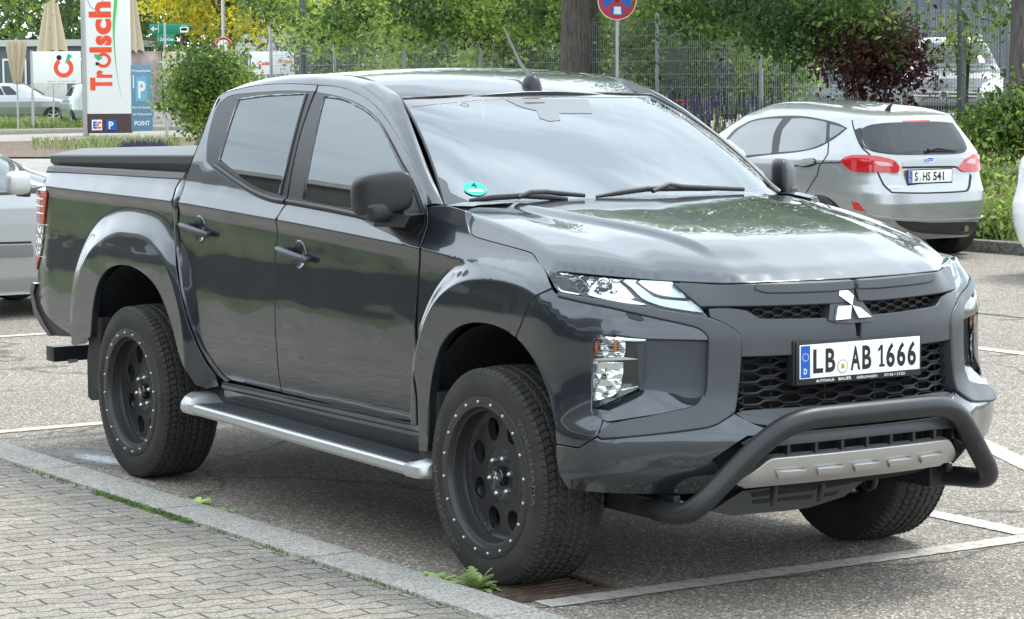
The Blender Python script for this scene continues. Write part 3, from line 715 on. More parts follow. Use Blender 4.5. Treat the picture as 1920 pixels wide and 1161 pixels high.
def make_wheel(cx, yc, mirror, camber=0, steer=0.):
    loc = (cx, yc, WZ)
    # wheel-local: outer face towards -y; mirrored for the left wheels
    def B(mb, name, m, parent, sharp=35, off=(0, 0, 0)):
        if mirror: mb.v = [(p[0], -p[1], p[2]) for p in mb.v]
        o = mb.build(name, m, parent, None, sharp); o.location = Vector(off)*1.0
        return o
    rim = MB(); rim.lathe([(.262, -.118), (.262, -.127), (.252, -.126), (.246, -.122), (.242, -.110), (.238, -.085), (.234, -.060), (.220, -.045), (.210, -.020), (.205, .03), (.205, .08), (.214, .10), (.236, .112), (.244, .12), (.25, .118)], 72)
    # face disc with eight round holes
    def face(a, b, off=0.):
        r_ = math.hypot(a, b); y = -.060+.006*sm((r_-.09)/.08)-.012*sm((r_-.205)/.03)
        if r_ < .088: y = -.066+.014*sm((.076-r_)/.012)
        elif r_ < .104: y = -.066+.006*sm((r_-.088)/.014)
        return (a, y-off, b)
    circ_ = lambda cx_, cz_, rr_, n=28: [(cx_+rr_*math.cos(2*math.pi*k/n), cz_+rr_*math.sin(2*math.pi*k/n)) for k in range(n)]
    holes = [circ_(.170*math.cos(R(22.5+45*k)), .170*math.sin(R(22.5+45*k)), .042) for k in range(8)]
    w_ = rim.build('wheel', M_['rim'], ROOT, None, 35) if not mirror else None
    if mirror:
        rim.v = [(p[0], -p[1], p[2]) for p in rim.v]; w_ = rim.build('wheel', M_['rim'], ROOT, None, 35)
    w_.location = Vector(loc)-WL[ROOT.name]; WL[w_.name] = Vector((0, 0, 0))
    fd = panel('wheel_face', circ_(0, 0, .2345, 72), face, M_['rim'], w_, thick=.035, step=.016, holes=holes, smooth=False, bev=.003)
    fd.location = (0, 0, 0)
    if mirror: fd.rotation_euler = (0, 0, math.pi)
    B(MB().lathe([(.244, -.128), (.248, -.1345), (.272, -.136), (.2835, -.1335), (.2865, -.128), (.2865, -.118), (.24, -.118), (.244, -.128)], 80), 'beadlock_ring', M_['rim'], w_, 25)
    b0 = MB().lathe([(0, -.1425), (.0035, -.1422), (.0058, -.140), (.0062, -.137), (.0062, -.134)], 10)
    if mirror: b0.v = [(p[0], -p[1], p[2]) for p in b0.v]
    first = None
    for k in range(20):
        a = R(18*k+6)
        if first is None: first = b0.build('ring_bolt', M_['bolt'], w_); first.location = (.2655*math.cos(a), 0, .2655*math.sin(a))
        else:
            o = first.copy(); COL.objects.link(o); o.parent = w_; o.location = (.2655*math.cos(a), 0, .2655*math.sin(a))
    n0 = MB().lathe([(0, -.078), (.006, -.0775), (.0095, -.073), (.0115, -.068), (.0115, -.045)], 6); first = None
    if mirror: n0.v = [(p[0], -p[1], p[2]) for p in n0.v]
    for k in range(6):
        a = R(60*k+12)
        if first is None: first = n0.build('wheel_nut', M_['bolt'], w_); o = first
        else: o = first.copy(); COL.objects.link(o); o.parent = w_
        o.location = (.0665*math.cos(a), 0, .0665*math.sin(a))
    B(MB().lathe([(0, -.0845), (.026, -.084), (.0315, -.082), (.034, -.0775), (.036, -.073), (.037, -.060), (.038, -.046)], 36), 'hub_cap', M_['gloss'], w_)
    e = MB()
    for k in range(3):
        a = R(90+120*k); u_ = np.array([math.cos(a), math.sin(a)]); v_ = np.array([-u_[1], u_[0]]); l_ = .0085
        pts = [0*u_, (u_*math.cos(R(30))+v_*math.sin(R(30)))*l_, u_*2*math.cos(R(30))*l_, (u_*math.cos(R(30))-v_*math.sin(R(30)))*l_]
        e.prism([(p[0]*1.2, -.0844, p[1]*1.2) for p in pts], (0, -.0012, 0))
    B(e, 'hub_emblem', M_['chrome'], w_)
    B(MB().lathe([(.02, -.015), (.165, -.012), (.165, .012), (.02, .015)], 40), 'brake_disc', M_['silver'], w_)
    B(MB().lathe([(.17, -.008), (.19, -.002), (.19, .06), (.10, .09), (.05, .1)], 30), 'brake_backing', M_['void'], w_)
    ty = tyre_mesh()
    if mirror: ty.v = [(p[0], -p[1], p[2]) for p in ty.v]
    for tx, ra, hh, a0_, wd_ in (('GEOLANDAR', .3120, .026, 240, 62), ('YOKOHAMA', .3120, .026, 45, 56), ('A/T', .3120, .022, 165, 12)):
        lt = MB(); arctext(lt, tx, ra, hh, a0_, -.1368, wd_)
        if mirror: lt.v = [(p[0], -p[1], p[2]) for p in lt.v]
        lo_t = lt.build('tyre_lettering', M_['tletter'], w_, None, None); lo_t.location = (0, 0, 0)
    t = ty.build('tyre', M_['rubber'], w_, None, 28); t.location = (0, 0, 0); t.rotation_euler = (0, rnd.random()*.0, 0)
    if steer: w_.rotation_euler = (0, 0, steer)
    return w_
YW = .919-.136
wfr = make_wheel(0, -YW, False); wrr = make_wheel(-3, -YW, False); wfl = make_wheel(0, YW, True); wrl = make_wheel(-3, YW, True)
# ---- front end of the truck
def pan(name, px, m, off=0., thick=.02, step=.04, parent=None, mir=True, bev=.0025, smooth=True, mid=False, surf=front):
    P = F_(px, off)
    if mid: P = mirS(P)
    return panel(name, P, surf, M_[m] if isinstance(m, str) else m, parent or ROOT, off=off, thick=thick, step=step, bev=bev, smooth=smooth, mir=(mir and not mid))
def both(f):
    for mm in (1, -1): f(mm)
def loftF(name, A, oa, B, ob, m, n=60, k=6, parent=None, curve=0.):
    a = r3([(s, z, 0) for s, z in F_(A, oa)], n); b = r3([(s, z, 0) for s, z in F_(B, ob)], n)
    def one(mm):
        rows = []
        for p, q in zip(a, b):
            rows.append([])
            for j in range(k+1):
                t = j/k; s, z, _ = p*(1-t)+q*t; P = front(s, z, oa+(ob-oa)*t+curve*math.sin(math.pi*t)); rows[-1].append((P[0], P[1]*mm, P[2]))
        MB().grid(rows).build(name, M_[m], parent or ROOT, sharp=40)
    both(one)
fog_l = z5([(400, 590), (412, 560), (455, 532), (560, 537), (770, 562)])
corner = [(1034, 543.5)]+z5([(165, 271), (300, 302), (500, 342), (700, 387), (900, 431), (1050, 466), (1130, 492), (1180, 532), (1193, 570)])
corner += z5([(770, 560), (560, 533), (453, 528), (410, 556), (397, 590), (394, 800), (390, 1047)])
corner += z5([(400, 1075), (470, 1110)])
corner += [(1118.5, 815.5), (1084, 837.5), (1043.5, 831), (1041, 800), (1030, 740), (1010, 690), (988, 655), (968.5, 632), (979, 606), (988, 581), (994, 564)]
pan('bumper_corner', corner, 'paint', thick=.04, step=.025, bev=.004)
loftF('lamp_ledge', z5([(395, 1048), (500, 1008), (620, 955), (735, 905), (850, 913), (960, 932), (1030, 960), (1100, 965), (1168, 950)]), -.034,
      z5([(402, 1076), (500, 1125), (600, 1112), (740, 1090), (850, 1073), (980, 1052), (1075, 1036), (1130, 1012), (1170, 965)]), .003, 'paint', curve=.004)
loftF('lamp_recess_ceiling', z5([(410, 556), (455, 529), (560, 534), (770, 561), (1000, 566), (1192, 571)]), -.001, z5([(410, 570), (455, 545), (560, 551), (770, 575), (1000, 581), (1190, 587)]), -.04, 'paint')
pan('lamp_recess', z5([(700, 560), (1195, 570), (1190, 800), (1175, 960), (1100, 1000), (735, 960), (720, 880)]), 'recess', off=-.033, step=.05)
pan('corner_filler', z5([(388, 1035), (540, 1060), (560, 1130), (480, 1185), (388, 1200)]), 'paint', off=-.009, step=.03)
# bracket shaped surround
br = z5([(165, 249), (250, 270), (500, 304), (800, 358), (1100, 409), (1195, 428), (1330, 485), (1412, 547), (1408, 690), (1396, 850), (1378, 1000), (1366, 1055)])
br += [(1374, 772), (1365, 779.5), (1329, 797.5), (1225, 811.5), (1127, 820), (1120, 816)]
br += z7([(118, 132), (300, 97), (460, 63), (505, 45), (528, 5)])+z5([(1175, 960), (1189, 880), (1197, 700), (1200, 568), (1183, 528), (1132, 486), (1050, 460), (900, 425), (700, 380), (500, 335), (300, 296), (165, 264)])
pan('grille_surround', br, 'grey', off=.012, thick=.05, step=.03, bev=.006)
# lower bumper
lo_ = [(1043.5, 836), (1084, 843), (1119, 822)]+[(1127, 826), (1225, 816.5), (1329, 802.5), (1368, 783.5), (1378, 778), (1396, 787), (1412, 795), (1441, 805), (1470, 800), (1470, 812), (1441, 818), (1402, 816), (1380, 830), (1333, 862), (1345, 880), (1330, 905), (1300, 925), (1204, 926), (1100, 921), (1066, 916), (1050, 890), (1044, 860)]
pan('lower_bumper', lo_, 'paint', off=.0, thick=.05, step=.02, bev=.004)
# grille bottom ledge and lower intake
pan('grille_sill', [(1381, 775), (1430, 782), (1520, 782), (1620, 771), (1640, 784), (1560, 800), (1440, 802), (1398, 786)][:4]+[(1620, 783), (1500, 800), (1410, 792)], 'grey', off=.0, mir=True)
def sz(n, pts, m, off, thick=.02, mid=True, step=.05, bev=.003, parent=None):
    P = mirS(pts) if mid else pts
    return panel(n, P, front, M_[m], parent or ROOT, off=off, thick=thick, step=step, bev=bev, mir=False)
sz('intake_backing', [(.0, .38), (.74, .38), (.74, .66), (0, .66)], 'void', -.07)
cc = F_([(1487, 838), (1600, 820)], .02)
sz('bumper_beam', [(0, .600), (.30, .600), (.42, .594), (.47, .575), (.44, .555), (.30, .563), (0, .566)], 'grey', .0, .03)
sz('bumper_top_ledge', [(0, .672), (.45, .672), (.50, .655), (.46, .628), (.30, .622), (0, .622)], 'grey', -.012, .03)
for s in np.arange(-.42, .43, .105):
    p = front(s, .545, -.03); MB().box(p, (.05, .012, .06)).build('intake_rib', M_['black'], ROOT)
sil = F_([(1452, 856), (1402, 914), (1425, 908)], .012)
sz('skid_plate', [(0, .518), (.36, .515), (.385, .508), (.475, .430), (.46, .424), (.36, .432), (0, .436)], 'silver', .012, .035, bev=.006)
sz('skid_plate_lip', [(0, .437), (.36, .434), (.46, .426), (.44, .412), (.34, .416), (0, .418)], 'alu', -.004, .02)
for s in np.arange(-.30, .31, .15):
    sz('skid_plate_pad', [(s-.052, .470), (s+.052, .470), (s+.040, .446), (s-.040, .446)], 'silver', .018, .012, mid=False, bev=.003)
# undertray with slots, off-centre
ut = [U(p, x=.80) for p in [(1333, 959), (1392, 921), (1500, 908), (1621, 893), (1616, 905), (1583, 931), (1517, 952), (1475, 958), (1371, 967)]]
mb = MB(); mb.prism([tuple(p) for p in ut], (-.25, 0, .02)); mb.build('undertray', M_['black'], ROOT, sharp=25)
def slot(px):
    l = [U(p, x=.803) for p in px]; MB().prism([tuple(p) for p in l], (-.004, 0, 0)).build('undertray_slot', M_['void'], ROOT)
for q in ([(740, 440), (830, 430), (832, 452), (750, 462)], [(748, 475), (828, 468), (815, 488), (752, 492)], [(868, 425), (1045, 405), (1030, 430), (868, 450)], [(868, 465), (1025, 448), (1010, 470), (862, 480)], [(1090, 400), (1200, 380), (1185, 402), (1085, 420)], [(1075, 445), (1140, 432), (1120, 452), (1070, 460)]):
    slot(z7(q))
for a, b in (((850, 410), (835, 500)), ((1065, 392), (1045, 480))):
    MB().tube([tuple(U(z7([a])[0], x=.81)), tuple(U(z7([b])[0], x=.80))], .008, 6).build('undertray_rib', M_['black'], ROOT)
# lamps ---------------------------------------------------------------
HLP = z5([(92, 102), (260, 127), (500, 152), (760, 167), (943, 177), (1048, 292), (1128, 352), (1190, 417), (1100, 398), (800, 348), (500, 293), (250, 260), (168, 237), (132, 180)])
def Hl(mm):
    def pn(name, px, m, off, parent, thick=.006, step=.03, bev=.001):
        P = F_(px, off)
        o = panel(name, P, lambda a, b, o_=0: (lambda t: (t[0], t[1]*mm, t[2]))(front(a, b, o_)), M_[m], parent, off=off, thick=thick, step=step, bev=bev)
        return o
    h = pn('headlight', HLP, 'gloss', -.028, ROOT, .03)
    pn('headlight_cover', HLP, 'lens', .0, h, .028)
    pn('reflector', z5([(355, 152), (560, 168), (622, 215), (690, 285), (640, 300), (470, 268), (400, 225)]), 'crystal', -.022, h)
    P = front(*hF(z5([(480, 210)])[0], -.02), -.022); n = np.array(front(*hF(z5([(480, 210)])[0], -.02), -.0))-np.array(P); n[1] *= mm; P = (P[0], P[1]*mm, P[2])
    n = Vector(n).normalized(); l = MB(); l.lathe([(.030, 0), (.030, .004), (.026, .008), (.024, .005), (.018, .012), (.0, .016)], 24, axis='Z')
    q = Vector((0, 0, 1)).rotation_difference(n).to_matrix().to_4x4(); l.v = [tuple(q @ Vector(v)+Vector(P)) for v in l.v]; l.build('projector_lens', M_['crystal'], h)
    for c in ([(110, 108), (200, 118), (262, 130), (330, 200), (375, 250), (340, 250), (285, 195), (235, 150), (150, 135)], [(262, 130), (300, 135), (390, 225), (440, 262), (560, 285), (690, 305), (770, 331), (700, 328), (480, 290), (370, 262), (330, 215)], [(168, 205), (190, 232), (320, 258), (300, 262), (185, 240)]):
        pn('chrome_trim', z5(c), 'chrome', -.018, h)
    pn('indicator_bezel', z5([(140, 150), (225, 160), (300, 240), (200, 225), (165, 190)]), 'black', -.02, h)
    pn('daylight_lamp', z5([(712, 178), (930, 183), (1042, 290), (960, 280), (830, 255)]), 'led', -.016, h)
    pn('daylight_lamp', z5([(610, 168), (690, 177), (800, 258), (860, 290), (1075, 312), (1150, 385), (1000, 362), (860, 335), (740, 285), (670, 215)]), 'led', -.014, h)
    MB().tube([tuple(np.array(front(s, z, -.012))*np.array([1, mm, 1])) for s, z in F_(z5([(700, 180), (820, 270), (880, 285), (1040, 292)]), -.012)], .003, 6).build('lamp_divider', M_['black'], h)
    # fog and turn lamp cluster
    FP = z5([(402, 592), (414, 562), (456, 535), (560, 541), (768, 566), (764, 700), (762, 830), (742, 875), (718, 898), (600, 955), (500, 1000), (398, 1043), (396, 800)])
    g = pn('fog_lamp', FP, 'gloss', -.036, ROOT, .03)
    pn('fog_lamp_cover', FP, 'lens', -.006, g, .03)
    pn('turn_reflector', z5([(408, 585), (460, 545), (620, 560), (625, 640), (612, 695), (405, 688)]), 'crystal', -.026, g)
    pn('fog_reflector', z5([(403, 715), (610, 725), (608, 800), (590, 905), (540, 950), (403, 990)]), 'crystal', -.026, g)
    pn('chrome_trim', z5([(405, 700), (600, 690), (715, 703), (600, 708), (405, 712)]), 'chrome', -.014, g)
    pn('chrome_trim', z5([(600, 905), (715, 885), (712, 892), (600, 915)]), 'chrome', -.014, g)
    pn('chrome_trim', z5([(560, 548), (640, 560), (765, 568), (764, 578), (690, 582), (600, 570)]), 'chrome', -.014, g)
    for c in ((428, 615), (560, 610)):
        p = np.array(front(*hF(z5([c])[0], -.02), -.022)); b = MB(); b.lathe([(.0, .02), (.006, .018), (.009, .0), (.006, -.02), (0, -.022)], 12, axis='Z'); b.v = [(v[0]+p[0], (v[1]+p[1])*mm, v[2]+p[2]) for v in b.v]; b.build('amber_bulb', M_['amber'], g)
    for k in range(9):
        z = hF(z5([(500, 575+k*14)])[0])[1]; a = F_(z5([(410, 575+k*14), (620, 578+k*14)]), -.014)
        MB().tube([tuple(np.array(front(s, zz, -.014))*np.array([1, mm, 1])) for s, zz in a], .0012, 5).build('lens_rib', M_['chrome'], g)
Hl(1); Hl(-1)
# washer / badge on the bumper top
pan('washer_cap', z5([(632, 388), (660, 392), (690, 405), (725, 408), (750, 434), (720, 436), (690, 430), (655, 420)]), 'black', off=.003, thick=.006, step=.02, mir=True)
# grilles -------------------------------------------------------------
sz('grille_backing', [(0, .66), (.53, .66), (.50, .90), (0, .90)], 'void', -.075)
sz('grille_backing', [(0, .93), (.55, .935), (.62, 1.02), (.64, 1.075), (0, 1.075)], 'void', -.05)
def hexbar(z0, amp, per, s0, s1, off, r, name, ph=0., deep=.0):
    P = []; s = s0
    k = 0; x = s0-(ph % per)
    pat = [(0, 0), (.17, 0), (.33, 1), (.67, 1), (.83, 0), (1, 0)]
    while x < s1:
        for a, h in pat[:-1]:
            q = x+a*per
            if s0 <= q <= s1: P.append((q, z0+amp*(h*2-1)))
        x += per
    pts = [front(s, z, off) for s, z in P]
    return pts
mb_rows = []
for i in range(10):
    z = .676+i*.0185; w_ = .487-.02*(i/9)
    pts = hexbar(z, .0056*(1 if i % 2 else -1), .15, -w_, w_, -.022+(.0 if i % 2 else -.004), .005, '')
    m = MB(); n = len(pts)
    # flat-nosed bar: box-like section
    sec = [(.018, .0036), (.0, .0054), (-.005, 0), (.0, -.0054), (.018, -.0036)]
    m.grid([[(p[0]-a, p[1], p[2]+b) for a, b in sec+[sec[0]]] for p in pts])
    m.build('grille_bar', M_['grille'], ROOT, sharp=30)
for s in np.arange(-.45, .46, .056):
    pass
for s in np.arange(-.44, .45, .11):
    MB().tube([front(s, .67, -.05), front(s, .86, -.05)], .004, 6).build('grille_upright', M_['grille'], ROOT)
sd0 = F_([(1386, 668), (1378, 776), (1390, 779), (1398, 668)])
sz('grille_frame', [(.485, .665), (.470, .862), (.488, .862), (.505, .665)], 'black', .0, .07, mid=False); sz('grille_frame', [(-.485, .665), (-.470, .862), (-.488, .862), (-.505, .665)], 'black', .0, .07, mid=False)
# upper mesh: small hexagons
for i in range(5):
    z = .950+i*.0125
    pts = hexbar(z, .0045*(1 if i % 2 else -1), .075, -.52, .52, -.028, .004, '')
    MB().grid([[(p[0]-a, p[1], p[2]+b) for a, b in [(.012, .0015), (0, .0022), (0, -.0022), (.012, -.0015), (.012, .0015)]] for p in pts]).build('grille_bar', M_['grille'], ROOT, sharp=30)
pan('upper_grille_bar', [(1264, 530.5), (1360, 534.5), (1480, 531), (1557, 528), (1600, 525.5), (1602, 563), (1557, 567.5), (1420, 572), (1360, 572), (1314, 572.5)], 'grey', off=.010, thick=.05, mid=False, mir=True, bev=.005, step=.03)
pan('upper_grille_ridge', [(1420, 534), (1480, 533), (1557, 530), (1601, 527), (1602, 540), (1557, 544), (1440, 547), (1418, 541)], 'grey', off=.017, thick=.012, mir=True, bev=.006, step=.03)
G_ = [(1331, 579.5), (1365, 579), (1402, 585), (1424, 598.5), (1486.5, 599.5), (1554, 598), (1601, 594), (1608, 659), (1475, 664.5), (1391.5, 667.5), (1391, 633), (1382, 619.5), (1361, 605.5), (1333, 593)]
pan('grille_garnish', G_, 'grey', off=.006, thick=.05, mir=True, bev=.006, step=.03)
# badge with its wedge
wx = .932
def fx(px, x):
    # plane leaning back: x = x0 - .34 (z - .95)
    q = ray(px); t = (x+.34*.95-CP[0]-.34*CP[2])/(q[0]+.34*q[2]); p = CP+t*q; return (p[0], p[1], p[2])
wed = [fx(p, wx-.004) for p in [(1562.5, 527.5), (1576.5, 528.5), (1616, 564), (1641, 596.7), (1637, 602), (1599, 606), (1568, 605), (1554, 600), (1557, 567)]]
mb = MB(); mb.prism(wed, (-.05, 0, 0)); wo = mb.build('badge_base', M_['grey'], ROOT, sharp=25)
for t in ([(768, 183), (855, 262), (848, 328), (758, 262)], [(752, 335), (843, 331), (835, 418), (738, 428)], [(850, 330), (902, 345), (975, 405), (892, 412)]):
    l = [fx((1360+x/3.556, 480+y/3.556), wx+.010) for x, y in t]
    mb = MB(); n = len(l); c = np.mean(np.array(l), 0)
    mb.prism(l, (-.012, 0, 0)); mb.build('diamond_emblem', M_['chrome'], wo, sharp=25)
# number plate
def plate(P0, ay, az, w_, h_, parts, parent, nrm, frame=True, seal=None, sub=None, one=None):
    """P0 centre; ay reading direction; az up"""
    ay, az, nrm = Vector(ay).normalized(), Vector(az).normalized(), Vector(nrm).normalized(); P0 = Vector(P0)
    rot = Matrix((nrm, ay, az)).transposed().to_4x4()
    f = MB(); f.box(P0-nrm*.008+az*-.006, (.014, w_+.022, h_+.032), rot=rot, bev=.004); fo = f.build('plate_holder', M_['black'], parent)
    p = MB(); p.box(P0+nrm*.0015, (.003, w_, h_), rot=rot, bev=.0012); po = p.build('number_plate', M_['white'], parent)
    def rect(y0, y1, z0, z1, d, m, name):
        MB().add([P0+ay*(y-w_/2)+az*(z-h_/2)+nrm*d for y, z in ((y0, z0), (y1, z0), (y1, z1), (y0, z1))], [(0, 1, 2, 3)]).build(name, M_[m], po)
    rect(.003, .043, .003, h_-.003, .0034, 'blue', 'blue_band')
    mb = MB()
    for a, b, z0, z1 in ((.003, w_-.003, .002, .004), (.003, w_-.003, h_-.004, h_-.002)): pass
    for txt, a, b, hh, zz in parts:
        mb = MB(); lettering(mb, txt, P0+ay*(a-w_/2)+az*(zz-h_/2)+nrm*.0036, ay, az, hh, b-a, bold=.03); mb.build('plate_letter', M_['ink'], po, sharp=None)
    mb = MB()
    if one: mb.add([P0+ay*(one+a-w_/2)+az*(.019+b-h_/2)+nrm*.0036 for a, b in ((.010, 0), (.010, .0085), (.0165, .0085), (.0165, .060), (.008, .052), (.003, .058), (.0165, .075), (.026, .075), (.026, .0085), (.034, .0085), (.034, 0))], [tuple(range(11))])
    if one: mb.build('plate_letter', M_['ink'], po, sharp=None)
    mb = MB(); lettering(mb, 'D', P0+ay*(.016-w_/2)+az*(.016-h_/2)+nrm*.0042, ay, az, .018, .013, bold=.02)
    for k in range(12):
        a = R(30*k); c = P0+ay*(.023-w_/2+.0125*math.cos(a))+az*(.072-h_/2+.0125*math.sin(a))+nrm*.0042
        mb.add([c+ay*(.0019*math.cos(R(72*j+90))) + az*(.0019*math.sin(R(72*j+90))) for j in range(5)], [(0, 1, 2, 3, 4)])
    mb.build('band_letters', M_['white'], po, sharp=None)
    if seal:
        for r_, m, d in ((.0235, 'silver', .0036), (.019, 'white', .0040), (.009, 'yellow', .0044)):
            MB().add([P0+ay*(seal-w_/2+r_*math.cos(R(15*j)))+az*(.032-h_/2+r_*math.sin(R(15*j)))+nrm*d for j in range(24)], [tuple(range(24))]).build('registration_seal', M_[m], po)
        mb = MB()
        for k in range(3): mb.add([P0+ay*(seal-w_/2+y)+az*(.026+k*.0055-h_/2+z)+nrm*.0048 for y, z in ((-.0055, 0), (.0055, .001), (.0055, .0035), (-.0055, .0025))], [(0, 1, 2, 3)])
        mb.build('seal_lions', M_['ink'], po)
    if sub:
        mb = MB()
        for txt, a, b, hh in sub: lettering(mb, txt, P0+ay*(a-w_/2)+az*(-.0145-h_/2)+nrm*.0003, ay, az, hh, b-a, bold=.012)
        mb.build('holder_letters', M_['white'], fo, sharp=None)
    return po
plate((.930, 0, .828), (0, 1, 0), (0, 0, 1), .52, .113, [('L', .0556, .098, .075, .019), ('B', .108, .150, .075, .019), ('A', .216, .258, .075, .019), ('B', .266, .306, .075, .019), ('6', .371, .409, .075, .019), ('6', .418, .456, .075, .019), ('6', .465, .503, .075, .019)], ROOT, (1, 0, 0), seal=.181, one=.330,
      sub=[('AUTOHAUS', .07, .148, .0085), ('BAUER', .167, .222, .010), ('GERLINGEN', .245, .334, .0085), ('07156 / 21221', .366, .457, .0085)])
MB().box((.90, 0, .824), (.04, .555, .152), bev=.006).build('plate_bracket', M_['black'], ROOT)
# small phone pictogram on the plate holder
mb = MB(); mb.box((.9225, .101, .7615), (.002, .010, .004)); mb.box((.9225, .101, .766), (.002, .013, .0022)); mb.build('phone_pictogram', M_['white'], ROOT)
# ---- bull bar
bb = [(.50, .60, .335), (.62, .635, .333), (.72, .655, .336), (.80, .66, .342), (.855, .647, .360), (.887, .612, .398), (.915, .545, .468), (.950, .462, .553), (.975, .400, .605), (.990, .345, .634), (1.000, .27, .650), (1.008, .14, .6535), (1.010, 0, .654)]
pts = crsplit([np.array((x, -y, z)) for x, y, z in bb]+[np.array(p) for p in bb[::-1][1:]], closed=False, ang=60)
mb = MB(); mb.tube([tuple(p) for p in pts], .0365, 24)
bo = mb.build('bull_bar', M_['black'], ROOT, sharp=50)
lb = MB()
_t = Vector((.950-.915, .462-.545, .553-.468)).normalized(); _n = Vector((.75, -.45, .35)); _n = (_n-_t*(_n @ _t)).normalized(); _b = _n.cross(_t)
for k in range(6):
    c_ = Vector((.928, .515, .499))+_t*(k*.009-.02)+_n*.0368
    lb.add([c_+_b*(a*(.013-.002*(k % 3)))+_t*b for a, b in ((-1, -.002), (1, -.002), (1, .002), (-1, .002))], [(0, 1, 2, 3)])
lb.build('approval_marking', M_['grey'], bo)
for mm in (1, -1):
    MB().box((.50, mm*.60, .335), (.32, .10, .075), bev=.012).build('bull_bar_mount', M_['black'], bo)
    MB().box((.66, mm*.60, .372), (.10, .03, .03), bev=.006).build('mount_bolt_plate', M_['black'], bo)
tw = [(.70+.04*math.cos(a), .23, .375+.045*math.sin(a)) for a in np.linspace(R(-160), R(160), 16)]
MB().tube(tw, .010, 8).build('tow_hook', M_['black'], ROOT)
# ---- door mirrors
def superq(c, rad, e1, e2, nu=28, nv=18, taper=0.):
    V = []; sp = lambda t, e: math.copysign(abs(t)**e, t)
    rows = []
    for i in range(nv+1):
        v = -math.pi/2+math.pi*i/nv; rows.append([])
        for j in range(nu+1):
            u_ = -math.pi+2*math.pi*j/nu
            x = sp(math.cos(v), e1)*sp(math.cos(u_), e2); y = sp(math.cos(v), e1)*sp(math.sin(u_), e2); z = sp(math.sin(v), e1)
            rows[-1].append((c[0]+rad[0]*x*(1+taper*z), c[1]+rad[1]*y*(1+taper*z), c[2]+rad[2]*z))
    return MB().grid(rows)
for mm in (1, -1):
    c = (-.672, -.932, 1.352)
    m = superq(c, (.056, .082, .078), .5, .55)
    m.v = [(x-.062*((-.932-y)/.08)-(.03 if x < -.70 else 0)*0, y, z-.012*((-.932-y)/.08)) for x, y, z in m.v]
    m.v = [(x, y*mm, z) for x, y, z in m.v]; mo = m.build('door_mirror', M_['black'], ROOT, sharp=50)
    m = superq((-.668, -.925, 1.285), (.048, .072, .040), .6, .6); m.v = [(x, y*mm, z) for x, y, z in m.v]; m.build('mirror_lower_shell', M_['black'], mo, sharp=50)
    l = [U(p, y=-.925) for p in [(704, 403), (776, 404.5), (763, 427), (706, 426)]]
    pr = MB(); pr.prism([(p[0]-.02, p[1]*mm, p[2]) for p in l], (-.06, .10*mm, 0)); pr.build('mirror_arm', M_['black'], mo, sharp=25)
    _q = U((669, 384), y=-.992); MB().box((_q[0], mm*_q[1], _q[2]), (.035, .012, .024), bev=.005).build('mirror_indicator', M_['led'], mo)
    # sail panel behind the mirror
sail = S_([(760, 325), (775, 365), (787, 405), (785, 425), (768, 440), (735, 430), (745, 395), (752, 355)], .006)
panel('mirror_sail', sail, side, M_['black'], ROOT, off=.008, thick=.02, mir=True)
# ---- door handles
for a, b, c in (((346, 421), (399, 441), (375, 430)), ((528, 466), (587, 489), (562, 478))):
    A_, B_ = np.array(hS(a)), np.array(hS(b))
    cx, cz = hS(c)
    def dish(x, z, off=0.):
        d = math.hypot((x-cx), (z-cz)*1.0)/.046
        return side(x, z, off-.001-.0*d)
    for mm in (1, -1):
        P = [side(A_[0]+(B_[0]-A_[0])*t, A_[1]+(B_[1]-A_[1])*t, .022+.010*math.sin(math.pi*t)) for t in np.linspace(0, 1, 14)]
        h = MB().tube([(p[0], p[1]*mm, p[2]) for p in P], [.009, .0130, .0150, .0155, .016, .016, .016, .016, .016, .016, .016, .0155, .0145, .0095], 12, flat=1.05).build('door_handle', M_['grey'], ROOT, sharp=60)
        for t in (.10, .86):
            q = side(A_[0]+(B_[0]-A_[0])*t, A_[1]+(B_[1]-A_[1])*t, 0); MB().tube([(q[0], q[1]*mm, q[2]), (q[0], (q[1]-.022)*mm, q[2])], .011, 10).build('handle_base', M_['grey'], h)
        # cup behind the handle
        cu = MB(); cu.grid([[(lambda s_: (s_[0], s_[1]*mm, s_[2]))(side(cx+r_*math.cos(t), cz+r_*1.02*math.sin(t), o)) for t in np.linspace(0, 2*math.pi, 33)] for r_, o in ((.058, .0005), (.054, .0045), (.049, .004), (.044, .0012), (.0, .0012))])
        cu.build('handle_cup', M_['paint'], ROOT, sharp=40)
# fuel of trims: model lettering ghost on the wing is left as plain paint
# ---- tail lamp, rear bumper, tailgate
tl = [(float(U(q, y=-.856)[0]), float(U(q, y=-.856)[2])) for q in [(91, 358), (86.5, 390), (84.5, 405), (81, 440), (79.5, 465), (73.5, 488), (68, 505)]]
tl = tl+[(-4.235, .858), (-4.27, .90), (-4.285, 1.0), (-4.285, 1.14), (-4.25, 1.225), (-4.15, 1.245)]
zt = lambda z0, z1: [(x, z) for x, z in tl]
tlo = panel('tail_light', tl, side, M_['gloss'], ROOT, off=.004, thick=.05, mir=True)
def cl(z0, z1):
    P = crsplit(tl); Q = [(x, min(max(z, z0), z1)) for x, z in P]; R_ = []
    for q in Q:
        if not R_ or abs(R_[-1][0]-q[0])+abs(R_[-1][1]-q[1]) > 1e-4: R_.append(q)
    return R_
for z0, z1, m in ((1.08, 1.3, 'red'), (.925, 1.078, 'crystal'), (.80, .923, 'red')):
    try: panel('tail_light_lens', cl(z0, z1), side, M_[m], ROOT, off=.009, thick=.006, smooth=False, mir=True, step=.03)
    except Exception as e_: print('lens', e_)
